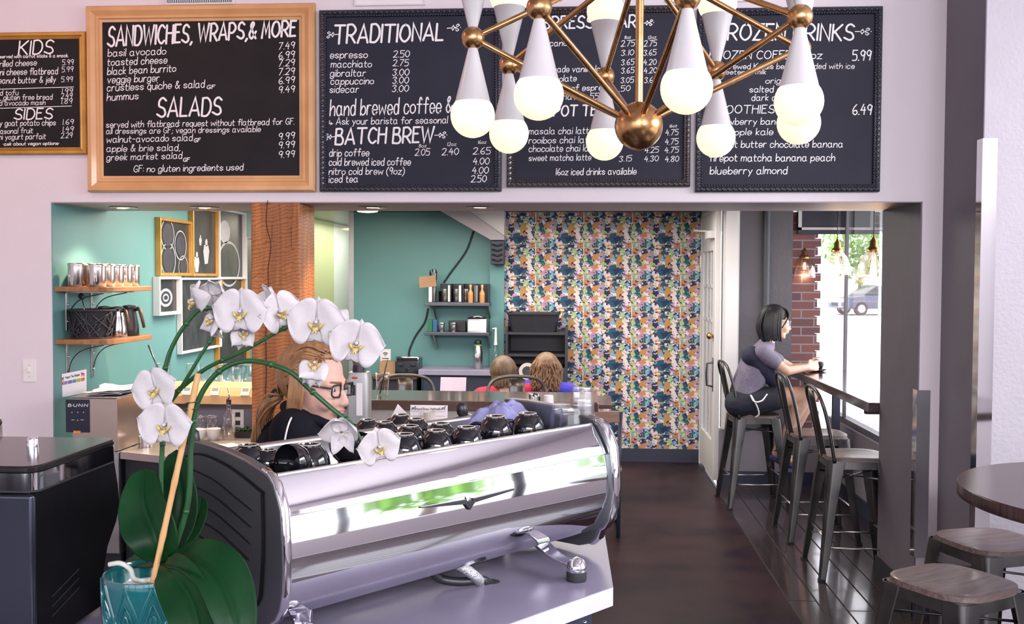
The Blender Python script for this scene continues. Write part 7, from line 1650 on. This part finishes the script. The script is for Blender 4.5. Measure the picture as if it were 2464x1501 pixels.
# ------------------------------------------------------------------ two seated customers seen from behind
def customer(px, py, Y, lean, shirt, hairm, label, ear, curls, seed):
    hc = onY(px, py, Y); H = frame(hc, (.05*lean, 1), R(16), R(6)*lean); x0 = hc.x-.05*lean
    t = thing('person', label, 'person', (x0, 7.08, .46)); nk = hc+Vector((-.012*lean, -.045, -.10)); hp = Vector((x0, 7.08, .56)); ch = Vector((hc.x-.03*lean, Y-.10, hc.z-.30))
    m = Fig(); m.head(H); m.limb([H @ Vector((-.02, 0, -.05)), nk], [.052, .058]); m.limb([nk, ch], [.07, .11])
    sh = [Vector((nk.x+s_*.17, nk.y-.01, nk.z-.03-.02*s_*lean)) for s_ in (-1, 1)]
    for i, s_ in enumerate((-1, 1)):
        m.limb([nk-Vector((0, 0, .02)), sh[i]], [.058, .052]); d = Vector((s_*.06, 0, 0)); m.limb([ch+d, hp+d], [.10, .115]); el = sh[i]+Vector((s_*.05, .14, -.20)); el.z = max(el.z, .80); wr = Vector((x0+s_*.08, 7.64, .785)); m.limb([sh[i], el, wr], [.05, .04, .028]); m.hand(wr, (-s_*.3, 1, 0), (0, 0, -1), curl=.25, thumb=-s_)
        kn = Vector((x0+s_*.11, 7.50, .52)); an = Vector((x0+s_*.11, 7.52, .09)); m.limb([hp+Vector((s_*.09, 0, -.01)), kn, an], [.09, .06, .04]); m.limb([an, an+Vector((0, .13, -.045))], [.036, .026])
    m.build('body', skin_b, t, world=True, remesh=.009, smo=3)
    m = Fig(); m.limb([nk-Vector((0, 0, .02)), ch], [.075, .125])
    for i, s_ in enumerate((-1, 1)): d = Vector((s_*.06, 0, 0)); m.limb([ch+d, hp+d], [.115, .13]); m.limb([nk-Vector((0, 0, .03)), sh[i]], [.07, .067]); el = sh[i]+Vector((s_*.05, .14, -.20)); el.z = max(el.z, .80); m.limb([sh[i], sh[i].lerp(el, .7)], [.067, .058])
    m.build('shirt', shirt, t, world=True, remesh=.009, smo=3)
    m = Fig()
    for i, s_ in enumerate((-1, 1)): kn = Vector((x0+s_*.11, 7.50, .52)); an = Vector((x0+s_*.11, 7.52, .09)); m.limb([hp+Vector((s_*.09, 0, -.01)), kn, an+Vector((0, 0, .02))], [.104, .073, .055])
    m.build('trousers', navy_paint, t, world=True, remesh=.012, smo=2)
    m = Fig()
    for s_ in (-1, 1): m.limb([Vector((x0+s_*.11, 7.50, .045)), Vector((x0+s_*.11, 7.66, .04))], [.042, .034])
    m.build('shoes', black_plastic, t, world=True, remesh=.009, smo=2)
    face_parts(t, H, eyes=True)
    rr = random.Random(seed); ST = []
    for k in range(300 if curls else 260):
        a = rr.uniform(-2.4, 2.4); r0 = .100; x, y = -math.cos(a)*r0*1.05-.012, math.sin(a)*r0*.95
        lo = (-.125 if curls else -.075)-rr.uniform(0, .04); wv = .016 if curls else .005
        P = [(-.01, y*.1, .132), (x*.55, y*.6, .112)]
        for q in range(1, 6): f = q/5; P.append((x*(1-.12*f*(0 if curls else 1))+rr.uniform(-wv, wv), y*(1+(.18*f if curls else -.15*f))+rr.uniform(-wv, wv), .075+(lo-.075)*f))
        ST.append(P)
    hair_cap(H, hairm, t, .018, .055, -.06, strands=ST, seed=seed, r=.0055 if curls else .0042)
customer(1213, 902, 7.30, -1, M('red_shirt', (.42, .012, .045), .8, c2=(.5, .02, .06), scale=25), hair_brown, 'person with straight ash brown hair in red shirt, seen from behind', 0, False, 3)
customer(1314, 894, 7.32, .4, M('blue_violet_shirt', (.04, .035, .42), .8, c2=(.06, .05, .5), scale=25), hair_curl, 'person with light brown wavy hair in blue violet shirt, from behind', 0, True, 6)
bn = thing('bench', 'plain dark bench under the two customers behind the bar', 'bench', (-.35, 7.08, 0))
m = MB(); m.box((-.05, .01, .43), (.9, .28, .05)); m.build('seat', dark_wood, bn, bevel=.004)
for x in (-.42, .3): m = MB(); m.box((x, .01, .2), (.06, .26, .4)); m.build('leg', black_paint, bn)
